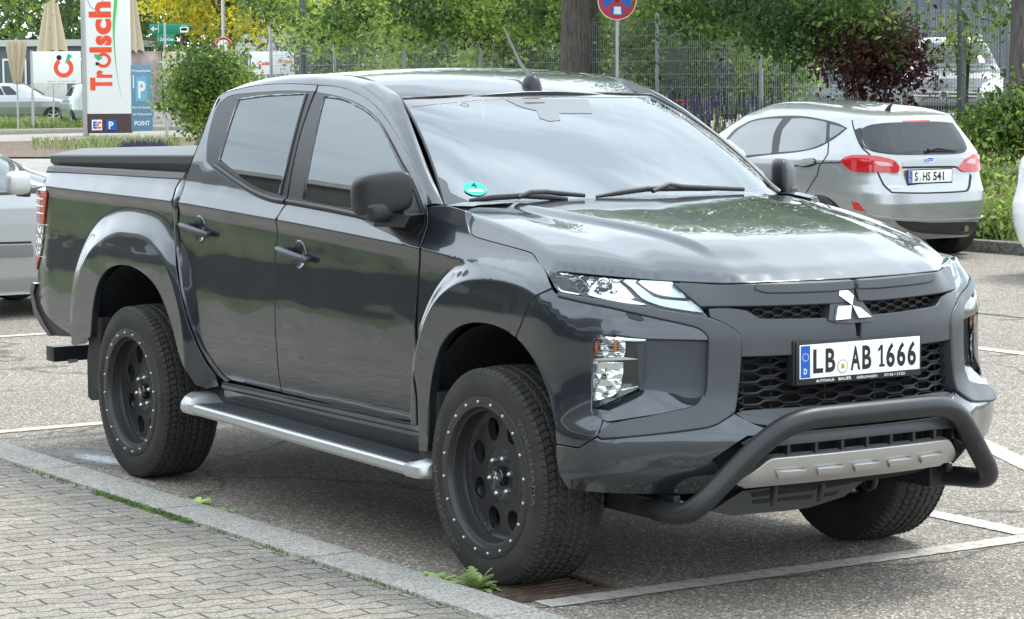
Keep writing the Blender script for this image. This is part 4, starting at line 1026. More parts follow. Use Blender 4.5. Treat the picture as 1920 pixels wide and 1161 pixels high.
for z in (1.20, 1.165, 1.13):
    for mm in (1, -1): MB().tube([tuple(np.array(side(x, z, .011))*np.array([1, mm, 1])) for x in np.linspace(-4.22, -4.07, 6)], .003, 5).build('tail_light_bar', M_['led'] if False else M_['red'], ROOT)
tg = [( -4.20, .60), (-4.30, .90), (-4.30, 1.22), (-4.22, 1.33)]
mb = MB(); mb.grid([[(x, y, z) for x, z in tg] for y in np.linspace(-.76, .76, 8)]); mb.build('tailgate', M_['paint'], ROOT)
rb = [U(p, y=-.845) for p in [(61, 532), (57, 548), (64, 585), (78, 610), (92, 629), (140, 632), (120, 614), (96, 590), (78, 560), (68, 535)]]
mb = MB(); mb.prism([tuple(p) for p in rb], (0, 1.69, 0)); mb.build('rear_bumper', M_['black'], ROOT, sharp=25)
rb = [U(p, y=-.855) for p in [(60, 530), (55.5, 548), (63, 587), (77, 612), (91, 631), (97, 630), (82, 606), (69, 580), (62, 550), (66, 532)]]
for y_ in (None, .835): mb = MB(); mb.prism([(p[0], p[1] if y_ is None else y_, p[2]) for p in rb], (0, .02, 0)); mb.build('bumper_edge', M_['gloss'], ROOT, sharp=25)
q = U((101, 665), y=-.70)
MB().box((q[0]-.05, 0, q[2]), (.10, 1.4, .075), bev=.004).build('tow_crossbar', M_['black'], ROOT)
q2 = U((143, 678), y=-.60); MB().box((q[0]+.002, q2[1], q2[2]), (.003, .05, .018)).build('type_plate', M_['alu'], ROOT)
# ---- load bed cover and rails
for mm in (1, -1):
    rows = []
    for x in np.linspace(-4.12, -2.60, 30):
        zt_ = 1.328+.010*(x+4.1)/1.5
        rows.append([(x, mm*-(Yw(x, zt_)-.002), zt_-.004), (x, mm*-(Yw(x, zt_)-.000), zt_+.006), (x, mm*-(Yw(x, zt_)-.010), zt_+.026), (x, mm*-(Yw(x, zt_)-.022), zt_+.032), (x, mm*-.68, zt_+.033)])
    MB().grid(rows).build('bed_rail', M_['black'], ROOT, sharp=35)
M_['cover'] = mat('bed_cover_skin', (.05, .052, .055), .45, bump=.1, bscale=300)
cv = MB()
x0, x1 = -4.20, -2.60
l1 = [(x0, -.775), (x1, -.775), (x1, .775), (x0, .775)]
def ring(l, z): return [(x, y, z) for x, y in l]
r0 = [(x0+.02, -.76), (x1, -.76), (x1, .76), (x0+.02, .76)]; r2 = [(x0+.13, -.66), (x1, -.66), (x1, .66), (x0+.13, .66)]
V = ring(r0, 1.355)+ring(l1, 1.372)+ring(l1, 1.408)+ring(r2, 1.437)
V = [(x, y, z+(x-x0)*.022*(1 if i >= 4 else .3)) for i, (x, y, z) in enumerate(V)]
cv.add(V, [(4*k+i, 4*k+(i+1) % 4, 4*k+4+(i+1) % 4, 4*k+4+i) for k in range(3) for i in range(4)]+[(12, 13, 14, 15), (3, 2, 1, 0)])
o = cv.build('bed_cover', M_['cover'], ROOT, sharp=20)
bv = o.modifiers.new('Bevel', 'BEVEL'); bv.width = .008; bv.segments = 3; bv.limit_method = 'ANGLE'
# ---- wipers, aerial, sticker and small things on the windscreen
def wip(pts, base, nm='wiper'):
    P = [ws(*px_ws(p), .022) for p in pts]; k = len(P)
    w_ = MB(); w_.tube(P, [.005]+[.009]*(k-2)+[.005], 8, flat=1.2); o = w_.build(nm, M_['black'], ROOT, sharp=60)
    Q = [ws(*px_ws(p), .03) for p in base]; MB().tube(Q, [.008, .011, .011, .008][:len(Q)], 8).build('wiper_arm', M_['black'], o, sharp=60)
wip([(877, 386), (920, 381), (980, 377), (1030, 380), (1062, 383)], [(968, 384), (992, 375), (1020, 374), (1093, 380)])
wip([(1115, 379), (1160, 371), (1210, 364), (1260, 363), (1330, 365)], [(1220, 372), (1250, 360), (1275, 364), (1390, 368)])
cw = [(-.20, 0), (-.235, .3), (-.32, .55), (-.42, .70), (-.50, .77)]
MB().grid([[(a+.10, b, 1.268-.04*abs(b)**2), (a+.02, b, 1.29), (a-.012, b, 1.302)] for a, b in [(a, -b) for a, b in cw[::-1]]+cw[1:]]).build('cowl', M_['black'], ROOT)
ab = np.array([-1.10, 0, 1.728])
an = MB(); an.lathe([(.0, .05), (.018, .047), (.030, .032), (.036, .012), (.038, .0), (.040, -.012)], 20, c=tuple(ab), axis='Z'); an.v = [((v[0]-ab[0])*1.35+ab[0], v[1], v[2]) for v in an.v]; ao = an.build('aerial_base', M_['black'], ROOT)
tip = U((944, 51), y=0.0); tip = CP+(U((944, 51), x=-1.55)-CP)
MB().tube([tuple(ab+[-.008, 0, .04]), tuple(ab*.6+tip*.4), tuple(tip)], [.0085, .006, .0035], 8).build('aerial_rod', M_['rim'], ao)
def disc_ws(c, rr, m, off, n=28, name='sticker', inner=0.):
    a, b = px_ws(c); o = np.array(ws(a, b, off)); ea = np.array(ws(a+.01, b, off))-o; ea /= np.linalg.norm(ea); eb = np.array(ws(a, b-.01, off))-o; eb /= np.linalg.norm(eb)
    mb = MB()
    if inner: mb.grid([[tuple(o+ea*r_*math.cos(t)+eb*r_*math.sin(t)) for t in np.linspace(0, 2*math.pi, n+1)] for r_ in (inner, rr)])
    else: mb.add([tuple(o+ea*rr*math.cos(t)+eb*rr*math.sin(t)) for t in np.linspace(0, 2*math.pi, n, endpoint=False)], [tuple(range(n))])
    return mb.build(name, m, ROOT, sharp=None), o, ea, eb
M_['green'] = mat('sticker_green', (.02, .42, .30), .5)
st, o, ea, eb = disc_ws((890, 355), .042, M_['green'], .003, name='emission_sticker')
mb = MB(); lettering(mb, '4', o+eb*.006-ea*.010+np.array([.45, 0, .89])*.0015, ea, eb, .026, .02, bold=.02); mb.build('sticker_digit', M_['ink'], st, sharp=None)
MB().add([tuple(o+ea*a+eb*b+np.array([.45, 0, .89])*.0015) for a, b in ((-.026, -.022), (.026, -.022), (.026, -.006), (-.026, -.006))], [(0, 1, 2, 3)]).build('sticker_field', M_['white'], st)
disc_ws((871.5, 202.5), .018, M_['frit'], .002, name='sensor_ring', inner=.013)
# ---- cabin
M_['seat'] = mat('seat_cloth', (.10, .10, .105), .8, bump=.2, bscale=120)
M_['lining'] = mat('light_headliner', (.55, .55, .52), .8)
for y in (-.36, .36):
    b = MB(); b.box((-1.35, y, .86), (.52, .50, .16), bev=.06); b.box((-1.62, y, 1.14), (.14, .48, .56), rot=Matrix.Rotation(R(-14), 4, 'Y'), bev=.05); so = b.build('front_seat', M_['seat'], ROOT)
    MB().box((-1.70, y, 1.505), (.09, .25, .16), rot=Matrix.Rotation(R(-10), 4, 'Y'), bev=.035).build('headrest', M_['seat'], so)
b = MB(); b.box((-2.15, 0, .86), (.45, 1.3, .16), bev=.06); b.box((-2.36, 0, 1.12), (.12, 1.3, .5), bev=.05); b.box((-2.40, -.38, 1.45), (.08, .22, .14), bev=.03); b.box((-2.40, .38, 1.45), (.08, .22, .14), bev=.03); b.build('rear_bench', M_['seat'], ROOT)
b = MB(); b.box((-.66, 0, 1.10), (.46, 1.36, .26), bev=.06); b.box((-.85, .36, 1.235), (.16, .36, .07), bev=.03); b.build('dashboard', M_['interior'], ROOT)
sw = [(-1.03+.06*math.sin(t)*.4, .36+.185*math.cos(t), 1.17+.175*math.sin(t)) for t in np.linspace(0, 2*math.pi, 40)]
so = MB().tube(sw, .014, 10).build('steering_wheel', M_['interior'], ROOT); MB().box((-1.0, .36, 1.16), (.06, .16, .11), bev=.03).build('steering_hub', M_['interior'], so)
MB().grid([[(x, y, Zroof(x, y)-.05) for y in np.linspace(-.54, .54, 8)] for x in np.linspace(-2.4, -1.2, 8)]).build('headliner', M_['lining'], ROOT)
MB().box((-1.02, 0, 1.60), (.05, .24, .075), rot=Matrix.Rotation(R(10), 4, 'Y'), bev=.02).build('inner_mirror', M_['interior'], ROOT)
P = np.array(ws(*px_ws((1020, 205)), -.03)); MB().box(tuple(P), (.16, .11, .04), rot=Matrix.Rotation(R(32), 4, 'Y'), bev=.015).build('camera_housing', M_['interior'], ROOT)
ROOT['label'] = 'dark grey double cab pickup truck with bull bar and black wheels, nearest the camera'
# ============================================================ GROUND
def nodes(m): return m.node_tree, m.node_tree.nodes, m.node_tree.links
def ramp(t, f, stops):
    r = t.nodes.new('ShaderNodeValToRGB'); e = r.color_ramp.elements
    while len(e) < len(stops): e.new(.5)
    for i, (p, c) in enumerate(stops): e[i].position = p; e[i].color = (*c, 1) if len(c) == 3 else c
    t.links.new(f, r.inputs[0]); return r.outputs[0]
def mixc(t, f, a, b, mode='MIX'):
    m = t.nodes.new('ShaderNodeMixRGB'); m.blend_type = mode
    for i, v in enumerate((f, a, b)):
        if hasattr(v, 'links') or hasattr(v, 'is_linked'): t.links.new(v, m.inputs[i])
        elif isinstance(v, (int, float)): m.inputs[i].default_value = v
        else: m.inputs[i].default_value = (*v, 1)
    return m.outputs[0]
def noise(t, co, sc, det=4, rough=.5, dist=0.):
    n = t.nodes.new('ShaderNodeTexNoise'); n.inputs['Scale'].default_value = sc; n.inputs['Detail'].default_value = det; n.inputs['Roughness'].default_value = rough; n.inputs['Distortion'].default_value = dist
    t.links.new(co, n.inputs['Vector']); return n.outputs[0]
def bumpn(t, h, b, st=.5, di=.004):
    k = t.nodes.new('ShaderNodeBump'); k.inputs['Strength'].default_value = st; k.inputs['Distance'].default_value = di
    t.links.new(h, k.inputs['Height']); t.links.new(k.outputs[0], b.inputs['Normal'])
def grit(name, cols, sc=130., big=(.8, 1.12), rough=.85):
    m = D.materials.new(name); m.use_nodes = True; t, N_, L_ = nodes(m); b = N_['Principled BSDF']; co = N_.new('ShaderNodeTexCoord').outputs['Object']
    v = N_.new('ShaderNodeTexVoronoi'); v.inputs['Scale'].default_value = sc; L_.new(co, v.inputs['Vector'])
    sx = N_.new('ShaderNodeSeparateColor'); L_.new(v.outputs['Color'], sx.inputs[0])
    c = ramp(t, sx.outputs[0], [(0, cols[0]), (.45, cols[1]), (.8, cols[1]), (1, cols[2])])
    n = noise(t, co, .7, 6, .6); k = ramp(t, n, [(.3, (big[0],)*3), (.7, (big[1],)*3)])
    n2 = noise(t, co, 14, 6, .65); k2 = ramp(t, n2, [(.3, (.86,)*3), (.7, (1.12,)*3)])
    c = mixc(t, 1., mixc(t, 1., c, k, 'MULTIPLY'), k2, 'MULTIPLY')
    if name == 'asphalt':
        c = mixc(t, 1., c, ramp(t, noise(t, co, 3.4, 3, .5), [(.27, (.55,)*3), (.34, (1,)*3)]), 'MULTIPLY')
        vd = N_.new('ShaderNodeTexVoronoi'); vd.feature = 'DISTANCE_TO_EDGE'; vd.inputs['Scale'].default_value = .33; mp2 = N_.new('ShaderNodeMapping'); L_.new(co, mp2.inputs[0])
        wn = N_.new('ShaderNodeTexNoise'); wn.inputs['Scale'].default_value = 2.2; wn.inputs['Detail'].default_value = 7; L_.new(co, wn.inputs['Vector']); ad = N_.new('ShaderNodeVectorMath'); ad.operation = 'MULTIPLY_ADD'; ad.inputs[1].default_value = (.5, .5, .5); L_.new(wn.outputs['Color'], ad.inputs[0]); L_.new(co, ad.inputs[2]); L_.new(ad.outputs[0], vd.inputs['Vector'])
        c = mixc(t, 1., c, ramp(t, vd.outputs['Distance'], [(.0, (.45,)*3), (.004, (.6,)*3), (.008, (1,)*3)]), 'MULTIPLY')
    L_.new(c, b.inputs['Base Color']); b.inputs['Roughness'].default_value = rough
    bumpn(t, v.outputs['Distance'], b, .55, .006); return m, c
M_['asphalt'], _ = grit('asphalt', [(.070, .060, .050), (.220, .190, .155), (.58, .53, .45)], 120)
M_['kerb'], _ = grit('granite_kerb', [(.18, .17, .155), (.37, .352, .315), (.58, .56, .51)], 150, (.85, 1.08))
M_['road'], _ = grit('far_road', [(.20, .185, .165), (.29, .27, .24), (.40, .38, .34)], 40)
M_['soil'] = mat('bark_mulch', (.13, .095, .07), .95, bump=1., bscale=18, var=.6, vscale=9)
M_['turf'] = mat('planting_ground', (.10, .13, .04), .95, bump=1., bscale=12, var=.5, vscale=4)
def marking():
    m = D.materials.new('worn_white_paint'); m.use_nodes = True; t, N_, L_ = nodes(m); b = N_['Principled BSDF']; co = N_.new('ShaderNodeTexCoord').outputs['Object']
    n = noise(t, co, 26, 8, .75); n2 = noise(t, co, 3, 3, .5)
    c = ramp(t, n, [(.36, (.24, .22, .19)), (.48, (.42, .40, .355)), (.64, (.52, .50, .455))]); L_.new(c, b.inputs['Base Color']); b.inputs['Roughness'].default_value = .8
    bumpn(t, n, b, .4, .003); return m
M_['mark'] = marking()
def pavers():
    m = D.materials.new('wavy_concrete_pavers'); m.use_nodes = True; t, N_, L_ = nodes(m); b = N_['Principled BSDF']; co = N_.new('ShaderNodeTexCoord').outputs['Object']
    sp = N_.new('ShaderNodeSeparateXYZ'); L_.new(co, sp.inputs[0])
    def mth(op, a, b_=None):
        q = N_.new('ShaderNodeMath'); q.operation = op
        for i, v in enumerate((a, b_)):
            if v is None: continue
            if isinstance(v, (int, float)): q.inputs[i].default_value = v
            else: L_.new(v, q.inputs[i])
        return q.outputs[0]
    wob = noise(t, co, 6, 3, .5)
    s1 = mth('MULTIPLY', mth('SINE', mth('MULTIPLY', sp.outputs[1], 2*math.pi/.158)), .011)
    s2 = mth('MULTIPLY', mth('SINE', mth('MULTIPLY', sp.outputs[0], 2*math.pi/.26)), .003)
    x = mth('ADD', mth('ADD', sp.outputs[0], s1), mth('MULTIPLY', sp.outputs[1], -.12)); y = mth('ADD', sp.outputs[1], s2)
    x = mth('ADD', x, mth('MULTIPLY', mth('SUBTRACT', wob, .5), .018))
    cb = N_.new('ShaderNodeCombineXYZ'); L_.new(y, cb.inputs[0]); L_.new(x, cb.inputs[1])
    br = N_.new('ShaderNodeTexBrick'); L_.new(cb.outputs[0], br.inputs['Vector'])
    br.inputs['Scale'].default_value = 1; br.inputs['Brick Width'].default_value = .235; br.inputs['Row Height'].default_value = .094; br.inputs['Mortar Size'].default_value = .0055; br.inputs['Mortar Smooth'].default_value = .4; br.inputs['Bias'].default_value = 0
    br.inputs['Color1'].default_value = (.26, .238, .208, 1); br.inputs['Color2'].default_value = (.20, .184, .162, 1); br.inputs['Mortar'].default_value = (.035, .032, .026, 1)
    v = N_.new('ShaderNodeTexVoronoi'); v.inputs['Scale'].default_value = 170; L_.new(co, v.inputs['Vector']); sc = N_.new('ShaderNodeSeparateColor'); L_.new(v.outputs['Color'], sc.inputs[0])
    sp1 = ramp(t, sc.outputs[0], [(0, (.62,)*3), (.5, (1,)*3), (1, (1.55,)*3)]); n = noise(t, co, 1.3, 7, .65); k = ramp(t, n, [(.3, (.82, .81, .79)), (.72, (1.14, 1.12, 1.08))])
    n3 = noise(t, co, 9, 5, .7); k3 = ramp(t, n3, [(.32, (.85,)*3), (.6, (1.05,)*3)])
    c = mixc(t, 1., mixc(t, 1., mixc(t, 1., br.outputs['Color'], sp1, 'MULTIPLY'), k, 'MULTIPLY'), k3, 'MULTIPLY')
    moss = ramp(t, noise(t, co, 2.1, 4, .6), [(.56, (0, 0, 0)), (.66, (1, 1, 1))]); mm = mth('MULTIPLY', moss, mth('MULTIPLY', br.outputs['Fac'], .8))
    c = mixc(t, mm, c, (.16, .19, .04)); L_.new(c, b.inputs['Base Color']); b.inputs['Roughness'].default_value = .9
    h = mth('SUBTRACT', mth('MULTIPLY', sc.outputs[1], .12), br.outputs['Fac']); bumpn(t, h, b, .6, .006); return m
M_['pavers'] = pavers()
def sheet(name, pts, m, z=0., kind='structure', parent=None):
    o = MB().add([(p[0], p[1], p[2] if len(p) > 2 else z) for p in pts], [tuple(range(len(pts)))]).build(name, m, parent, sharp=None)
    if kind: o['kind'] = kind
    return o
# one ground sheet; the near part is the parking area
sheet('ground', [(-400, -200, -.012), (300, -200, -.012), (300, 400, -.012), (-400, 400, -.012)], M_['turf'])
sheet('parking_area', [(-36, -1.06), (90, -1.06), (90, 11.70), (-36, 11.70)], M_['asphalt'], 0)
sheet('plaza', [(-62, -60), (-36, -60), (-36, 80), (-62, 80)], M_['road'], -.004)
pv = MB(); pv.grid([[(x, y, .022) for x in np.linspace(-14, 12, 3)] for y in (-26, -1.262)]); o = pv.build('pavement', M_['pavers']); o['kind'] = 'structure'
# near kerb: flush granite stones
kb = MB()
xx = -3.25-1.28*12
for i in range(22):
    a = xx+1.28*i+.006; b_ = a+1.268; dy = rnd.uniform(-.004, .004); dz = rnd.uniform(-.002, .003)
    kb.box(((a+b_)/2, -1.157+dy, -.04+dz), (b_-a, .203, .15), bev=.006)
o = kb.build('kerb', M_['kerb']); o['kind'] = 'structure'
# painted bay lines
def line(p, q, w_, z=.004):
    p, q = np.array(p, float), np.array(q, float); t = (q-p)/np.linalg.norm(q-p); n = np.array([-t[1], t[0]])*w_/2
    k = max(2, int(np.linalg.norm(q-p)/.03)); A = []; B_ = []
    for i in range(k+1):
        c = p+(q-p)*i/k; A.append((*(c+n*(1+rnd.uniform(-.07, .07))), z)); B_.append((*(c-n*(1+rnd.uniform(-.07, .07))), z))
    return A, B_
ml = MB()
for p, q, w_ in (((.392, -.93), (.392, 1.45), .115), ((.325, 1.345), (-4.72, 1.345), .115), ((-4.75, -1.05), (-4.75, 1.28), .11), ((-9.3, -1.0), (-9.3, 5.6), .12), ((-.80, 2.48), (-2.3, 3.2), .12), ((-9.3, 5.75), (-4.0, 5.75), .12), ((-4.75, 1.45), (-4.75, 4.2), .11)):
    ml.grid(line(p, q, w_))
o = ml.build('bay_marking', M_['mark'], sharp=None); o['kind'] = 'structure'
M_['tar'] = mat('tar_seam', (.05, .05, .05), .5)
tm = MB(); tm.grid(line((-9.0, 7.33), (-3.0, 7.45), .05, .003)); o = tm.build('tar_seam', M_['tar'], sharp=None); o['kind'] = 'structure'
# stain of washed-out powder behind the rear wheel
def stain(name, cx, cy, rx, ry, dark, z):
    m = D.materials.new(name); m.use_nodes = True; t, N_, L_ = nodes(m); b = N_['Principled BSDF']; tc_ = N_.new('ShaderNodeTexCoord'); 
    g = N_.new('ShaderNodeTexGradient'); g.gradient_type = 'SPHERICAL'; mp_ = N_.new('ShaderNodeMapping'); L_.new(tc_.outputs['Object'], mp_.inputs[0]); mp_.inputs['Scale'].default_value = (1/rx, 1/ry, 0); L_.new(mp_.outputs[0], g.inputs[0])
    n = noise(t, tc_.outputs['Object'], 9 if dark else 30, 8, .75); q = N_.new('ShaderNodeMath'); q.operation = 'MULTIPLY'; q2 = ramp(t, n, [(.35, (0, 0, 0)), (.62, (1, 1, 1))])
    L_.new(g.outputs[1] if len(g.outputs) > 1 else g.outputs[0], q.inputs[0]); L_.new(q2, q.inputs[1])
    a = ramp(t, q.outputs[0], [(.05, (0, 0, 0)), (.35, (.75,)*3)]); L_.new(a, b.inputs['Alpha'])
    b.inputs['Base Color'].default_value = (.055, .052, .05, 1) if dark else (.75, .77, .80, 1); b.inputs['Roughness'].default_value = .45 if dark else .9
    P = [(math.cos(R(k*12))*rx, math.sin(R(k*12))*ry, 0) for k in range(30)]
    o = MB().add(P, [tuple(range(30))]).build(name, m, sharp=None); o.location = (cx, cy, z); o['kind'] = 'structure'; o.rotation_euler = (0, 0, R(12)); return o
stain('damp_patch', -3.62, -.80, .62, .26, True, .003); stain('powder_spill', -3.52, -.80, .34, .10, False, .005)
# ---- planting strip, low wall and raised ground beyond the far kerb
kb = MB()
for i in range(48):
    a = -34+1.0*i+.004; kb.box((a+.496, 11.76, .03), (.990, .15, .17), bev=.012)
M_['kerbfar'], _ = grit('dark_kerb', [(.08, .08, .075), (.17, .165, .155), (.30, .29, .27)], 60)
o = kb.build('far_kerb', M_['kerbfar']); o['kind'] = 'structure'
def tz(x, y):
    z = .08+.38*sm((y-11.85)/3.1)+(.16 if y > 15.1 else 0)+.06*sm((y-15.1)/2)
    return z*sm((x+36)/5)
o = MB().grid([[(x, y, tz(x, y)+.02*math.sin(x*3.1+y*2.7)*sm((y-12)/1)) for x in np.linspace(-36, 14, 80)] for y in [11.83, 12.2, 12.7, 13.2, 13.8, 14.4, 15.0, 15.12, 16, 17, 18, 19, 20, 40, 90]]).build('planting_bed', M_['turf']); o['kind'] = 'structure'
wl = MB()
for i in range(22):
    a = -16+i*1.0; wl.box((a+.5+rnd.uniform(-.01, .01), 15.06, .50), (.985, .12, .34+rnd.uniform(-.02, .02)), bev=.015)
tag(wl.build('edging_wall', M_['kerbfar']), 'low grey stone edging wall between the grasses and the shrubs', 'wall')
o = sheet('far_yard', [(-35, 20.5), (30, 20.5), (30, 75), (-48, 75)], M_['road'], .70)
# left background: road, verge and mulch beds
sheet('road', [(-110, -30), (-47.5, -30), (-47.5, 60), (-110, 60)], M_['road'], .0)
sheet('mulch_bed', [(-57, 17.6), (-45.5, 14.6), (-38, 22), (-58, 30)], M_['soil'], .03)
sheet('verge', [(-66, 18), (-90, 14), (-96, 34), (-66.5, 28)], M_['turf'], .05)
kb = MB(); kb.box((-65.5, 22.5, .05), (.25, 16, .18), rot=Matrix.Rotation(R(10), 4, 'Z'), bev=.02); o = kb.build('verge_kerb', M_['kerb']); o['kind'] = 'structure'
# drain grate under the front wheel
M_['rust'] = mat('rusty_iron', (.085, .058, .042), .75, .3, bump=.4, bscale=120, var=.4, vscale=30)
dg = thing('drain_grate', (.15, -.80, 0), 'rusty iron drain grate in the asphalt under the front wheel', 'drain grate')
f = MB(); 
for y in (-.985, -.60): f.box((.13, y, .004), (.40, .03, .02), bev=.003)
for x in (-.055, .315): f.box((x, -.7925, .004), (.03, .355, .02), bev=.003)
f.build('grate_frame', M_['rust'], dg)
b = MB()
for k in range(7): b.box((-.012+k*.047, -.7925, .004), (.024, .355, .014), bev=.003)
b.build('grate_bars', M_['rust'], dg); MB().box((.13, -.7925, .0015), (.36, .36, .001)).build('sump', M_['void'], dg)
# ============================================================ VEGETATION
def leafmat(name, col, tr=.5, rough=.5):
    col = tuple(min(.9, x*1.3) for x in col)
    m = D.materials.new(name); m.use_nodes = True; t, N_, L_ = nodes(m); N_.clear(); o = N_.new('ShaderNodeOutputMaterial'); b = N_.new('ShaderNodeBsdfPrincipled'); tl_ = N_.new('ShaderNodeBsdfTranslucent'); mi = N_.new('ShaderNodeMixShader')
    co = N_.new('ShaderNodeTexCoord').outputs['Object']; n = noise(t, co, 5., 3, .6)
    c = ramp(t, n, [(.3, tuple(x*.6 for x in col)), (.5, col), (.72, tuple(min(1, x*1.6) for x in col))])
    L_.new(c, b.inputs['Base Color']); L_.new(c, tl_.inputs[0]); b.inputs['Roughness'].default_value = rough; mi.inputs[0].default_value = tr
    L_.new(b.outputs[0], mi.inputs[1]); L_.new(tl_.outputs[0], mi.inputs[2]); L_.new(mi.outputs[0], o.inputs[0]); return m
M_['leaf_dark'] = leafmat('leaf_dark_green', (.045, .085, .022)); M_['leaf_mid'] = leafmat('leaf_green', (.125, .195, .042)); M_['leaf_light'] = leafmat('leaf_light_green', (.27, .35, .075))
M_['leaf_yellow'] = leafmat('leaf_golden', (.55, .46, .035)); M_['leaf_red'] = leafmat('leaf_purple_red', (.045, .014, .016)); M_['leaf_red2'] = leafmat('leaf_wine', (.11, .035, .03))
M_['lavender'] = leafmat('lavender_flower', (.085, .06, .135)); M_['grass'] = leafmat('grass_blade', (.085, .145, .04)); M_['grass2'] = leafmat('grass_dry', (.24, .225, .10))
M_['cream'] = leafmat('cream_flower', (.72, .68, .32)); M_['orange'] = mat('poppy_orange', (.85, .13, .02), .5); M_['yflower'] = mat('yellow_flower', (.85, .62, .03), .5)
def barkm(name, c):
    m = D.materials.new(name); m.use_nodes = True; t, N_, L_ = nodes(m); b = N_['Principled BSDF']; co = N_.new('ShaderNodeTexCoord').outputs['Object']
    mp_ = N_.new('ShaderNodeMapping'); L_.new(co, mp_.inputs[0]); mp_.inputs['Scale'].default_value = (1, 1, .13); n = noise(t, mp_.outputs[0], 34, 8, .7)
    L_.new(ramp(t, n, [(.35, tuple(x*.35 for x in c)), (.6, c)]), b.inputs['Base Color']); b.inputs['Roughness'].default_value = .95; bumpn(t, n, b, 1., .03); return m
M_['bark'] = barkm('tree_bark', (.13, .115, .10)); M_['stem'] = mat('stem', (.07, .055, .035), .9)
nr = np.random.default_rng(11)
def leaves(name, blobs, n, size, mats, parent, shell=.55, droop=.25, zmin=None, aspect=.55, w=None, clump=0):
    vols = np.array([b[1][0]*b[1][1]*b[1][2] for b in blobs])**.75; pr = vols/vols.sum(); k = nr.choice(len(blobs), n, p=pr)
    C_ = np.array([b[0] for b in blobs], float)[k]; Rr = np.array([b[1] for b in blobs], float)[k]
    d = nr.normal(size=(n, 3)); d /= np.linalg.norm(d, axis=1)[:, None]; rr_ = (shell+(1-shell)*nr.random(n))**1.0*(1+.12*nr.normal(size=n))
    P = C_+d*Rr*rr_[:, None]
    if clump:
        cn = max(4, n//clump); ctr = P[:cn]; g = nr.integers(0, cn, n); P = ctr[g]+nr.normal(size=(n, 3))*size*2.6*np.array([1, 1, .6])
    if zmin is not None: P[:, 2] = np.maximum(P[:, 2], zmin+nr.random(n)*.15)
    a = nr.normal(size=(n, 3)); a[:, 2] -= droop; a /= np.linalg.norm(a, axis=1)[:, None]
    nrm = d*.5+nr.normal(size=(n, 3))*.6+np.array([0, 0, .5]); b = np.cross(nrm, a); b /= np.linalg.norm(b, axis=1)[:, None]+1e-9
    s = size*(.45+1.0*nr.random(n)**1.5)[:, None]; up = np.cross(a, b)*s*.12
    V = np.stack([P-a*s*.5, P+b*s*aspect*.5+up, P+a*s*.5, P-b*s*aspect*.5+up], 1).reshape(-1, 3)
    me = D.meshes.new(name); me.vertices.add(4*n); me.vertices.foreach_set('co', V.ravel()); me.loops.add(4*n); me.loops.foreach_set('vertex_index', np.arange(4*n, dtype=np.int32)); me.polygons.add(n); me.polygons.foreach_set('loop_start', np.arange(0, 4*n, 4, dtype=np.int32))
    for m in mats: me.materials.append(M_[m])
    ph = np.sin(P[:, 0]*2.1+P[:, 2]*3.3)+np.sin(P[:, 1]*2.7-P[:, 2]*1.9)+nr.normal(size=n)*.9
    cu_ = np.cumsum(w if w else [1/len(mats)]*len(mats)); q = np.argsort(np.argsort(ph))/n
    me.polygons.foreach_set('material_index', np.minimum(np.searchsorted(cu_, q), len(mats)-1).astype(np.int32)); me.update(calc_edges=True); me.validate()
    return link(D.objects.new(name, me), parent)
def at(px, D_): return Vector(U(px, d=D_))
def on_y(px, y): return Vector(U(px, y=y))
def tree(loc, h0, rad, label, blobs, n, size, mats, name='tree', trunk_top=None, lean=(0, 0), limbs=7, w=None, group=None, clump=0, bark='bark', low=None, nlow=0, lsize=0):
    t = thing(name, loc, label, 'tree', group)
    x, y, z = loc; zt_ = trunk_top or h0
    tr = MB(); pts = [(x+lean[0]*s*s, y+lean[1]*s*s, z+(zt_-z)*s) for s in np.linspace(0, 1, 14)]
    tr.tube(pts, [rad*(1.35 if i == 0 else 1.08 if i == 1 else 1-.4*i/13) for i in range(14)], 16); tr.build('trunk', M_[bark], t, sharp=70)
    lm = MB(); rg = random.Random(int(abs(x*31+y*7)))
    for i in range(limbs):
        b_ = blobs[i % len(blobs)][0]; s = pts[rg.randint(8, 13)]; e = Vector(b_); s = Vector(s); mid = (s+e)/2+Vector((rg.uniform(-.3, .3), rg.uniform(-.3, .3), .2))
        lm.tube([s, s*.5+mid*.5, mid, mid*.4+e*.6, e], [rad*.45, rad*.36, rad*.27, rad*.17, rad*.06], 8)
    lm.build('limbs', M_[bark], t, sharp=70)
    leaves('crown', blobs, n, size, mats, t, w=w, clump=clump)
    if low: leaves('low_branches', low, nlow, lsize or size, mats, t, w=w, clump=clump)
    return t
G3 = ['leaf_dark', 'leaf_mid', 'leaf_light']
def blobset(c, R0, k, rr_, seed, flat=.7):
    g = random.Random(seed); o = []
    for i in range(k):
        a = g.uniform(0, 2*math.pi); r_ = R0*math.sqrt(g.random()); z = g.uniform(-1, 1)*R0*flat*math.sqrt(max(.05, 1-(r_/R0)**2))
        s = rr_*g.uniform(.7, 1.3); o.append(((c[0]+math.cos(a)*r_, c[1]+math.sin(a)*r_, c[2]+z), (s, s, s*.75)))
    return o
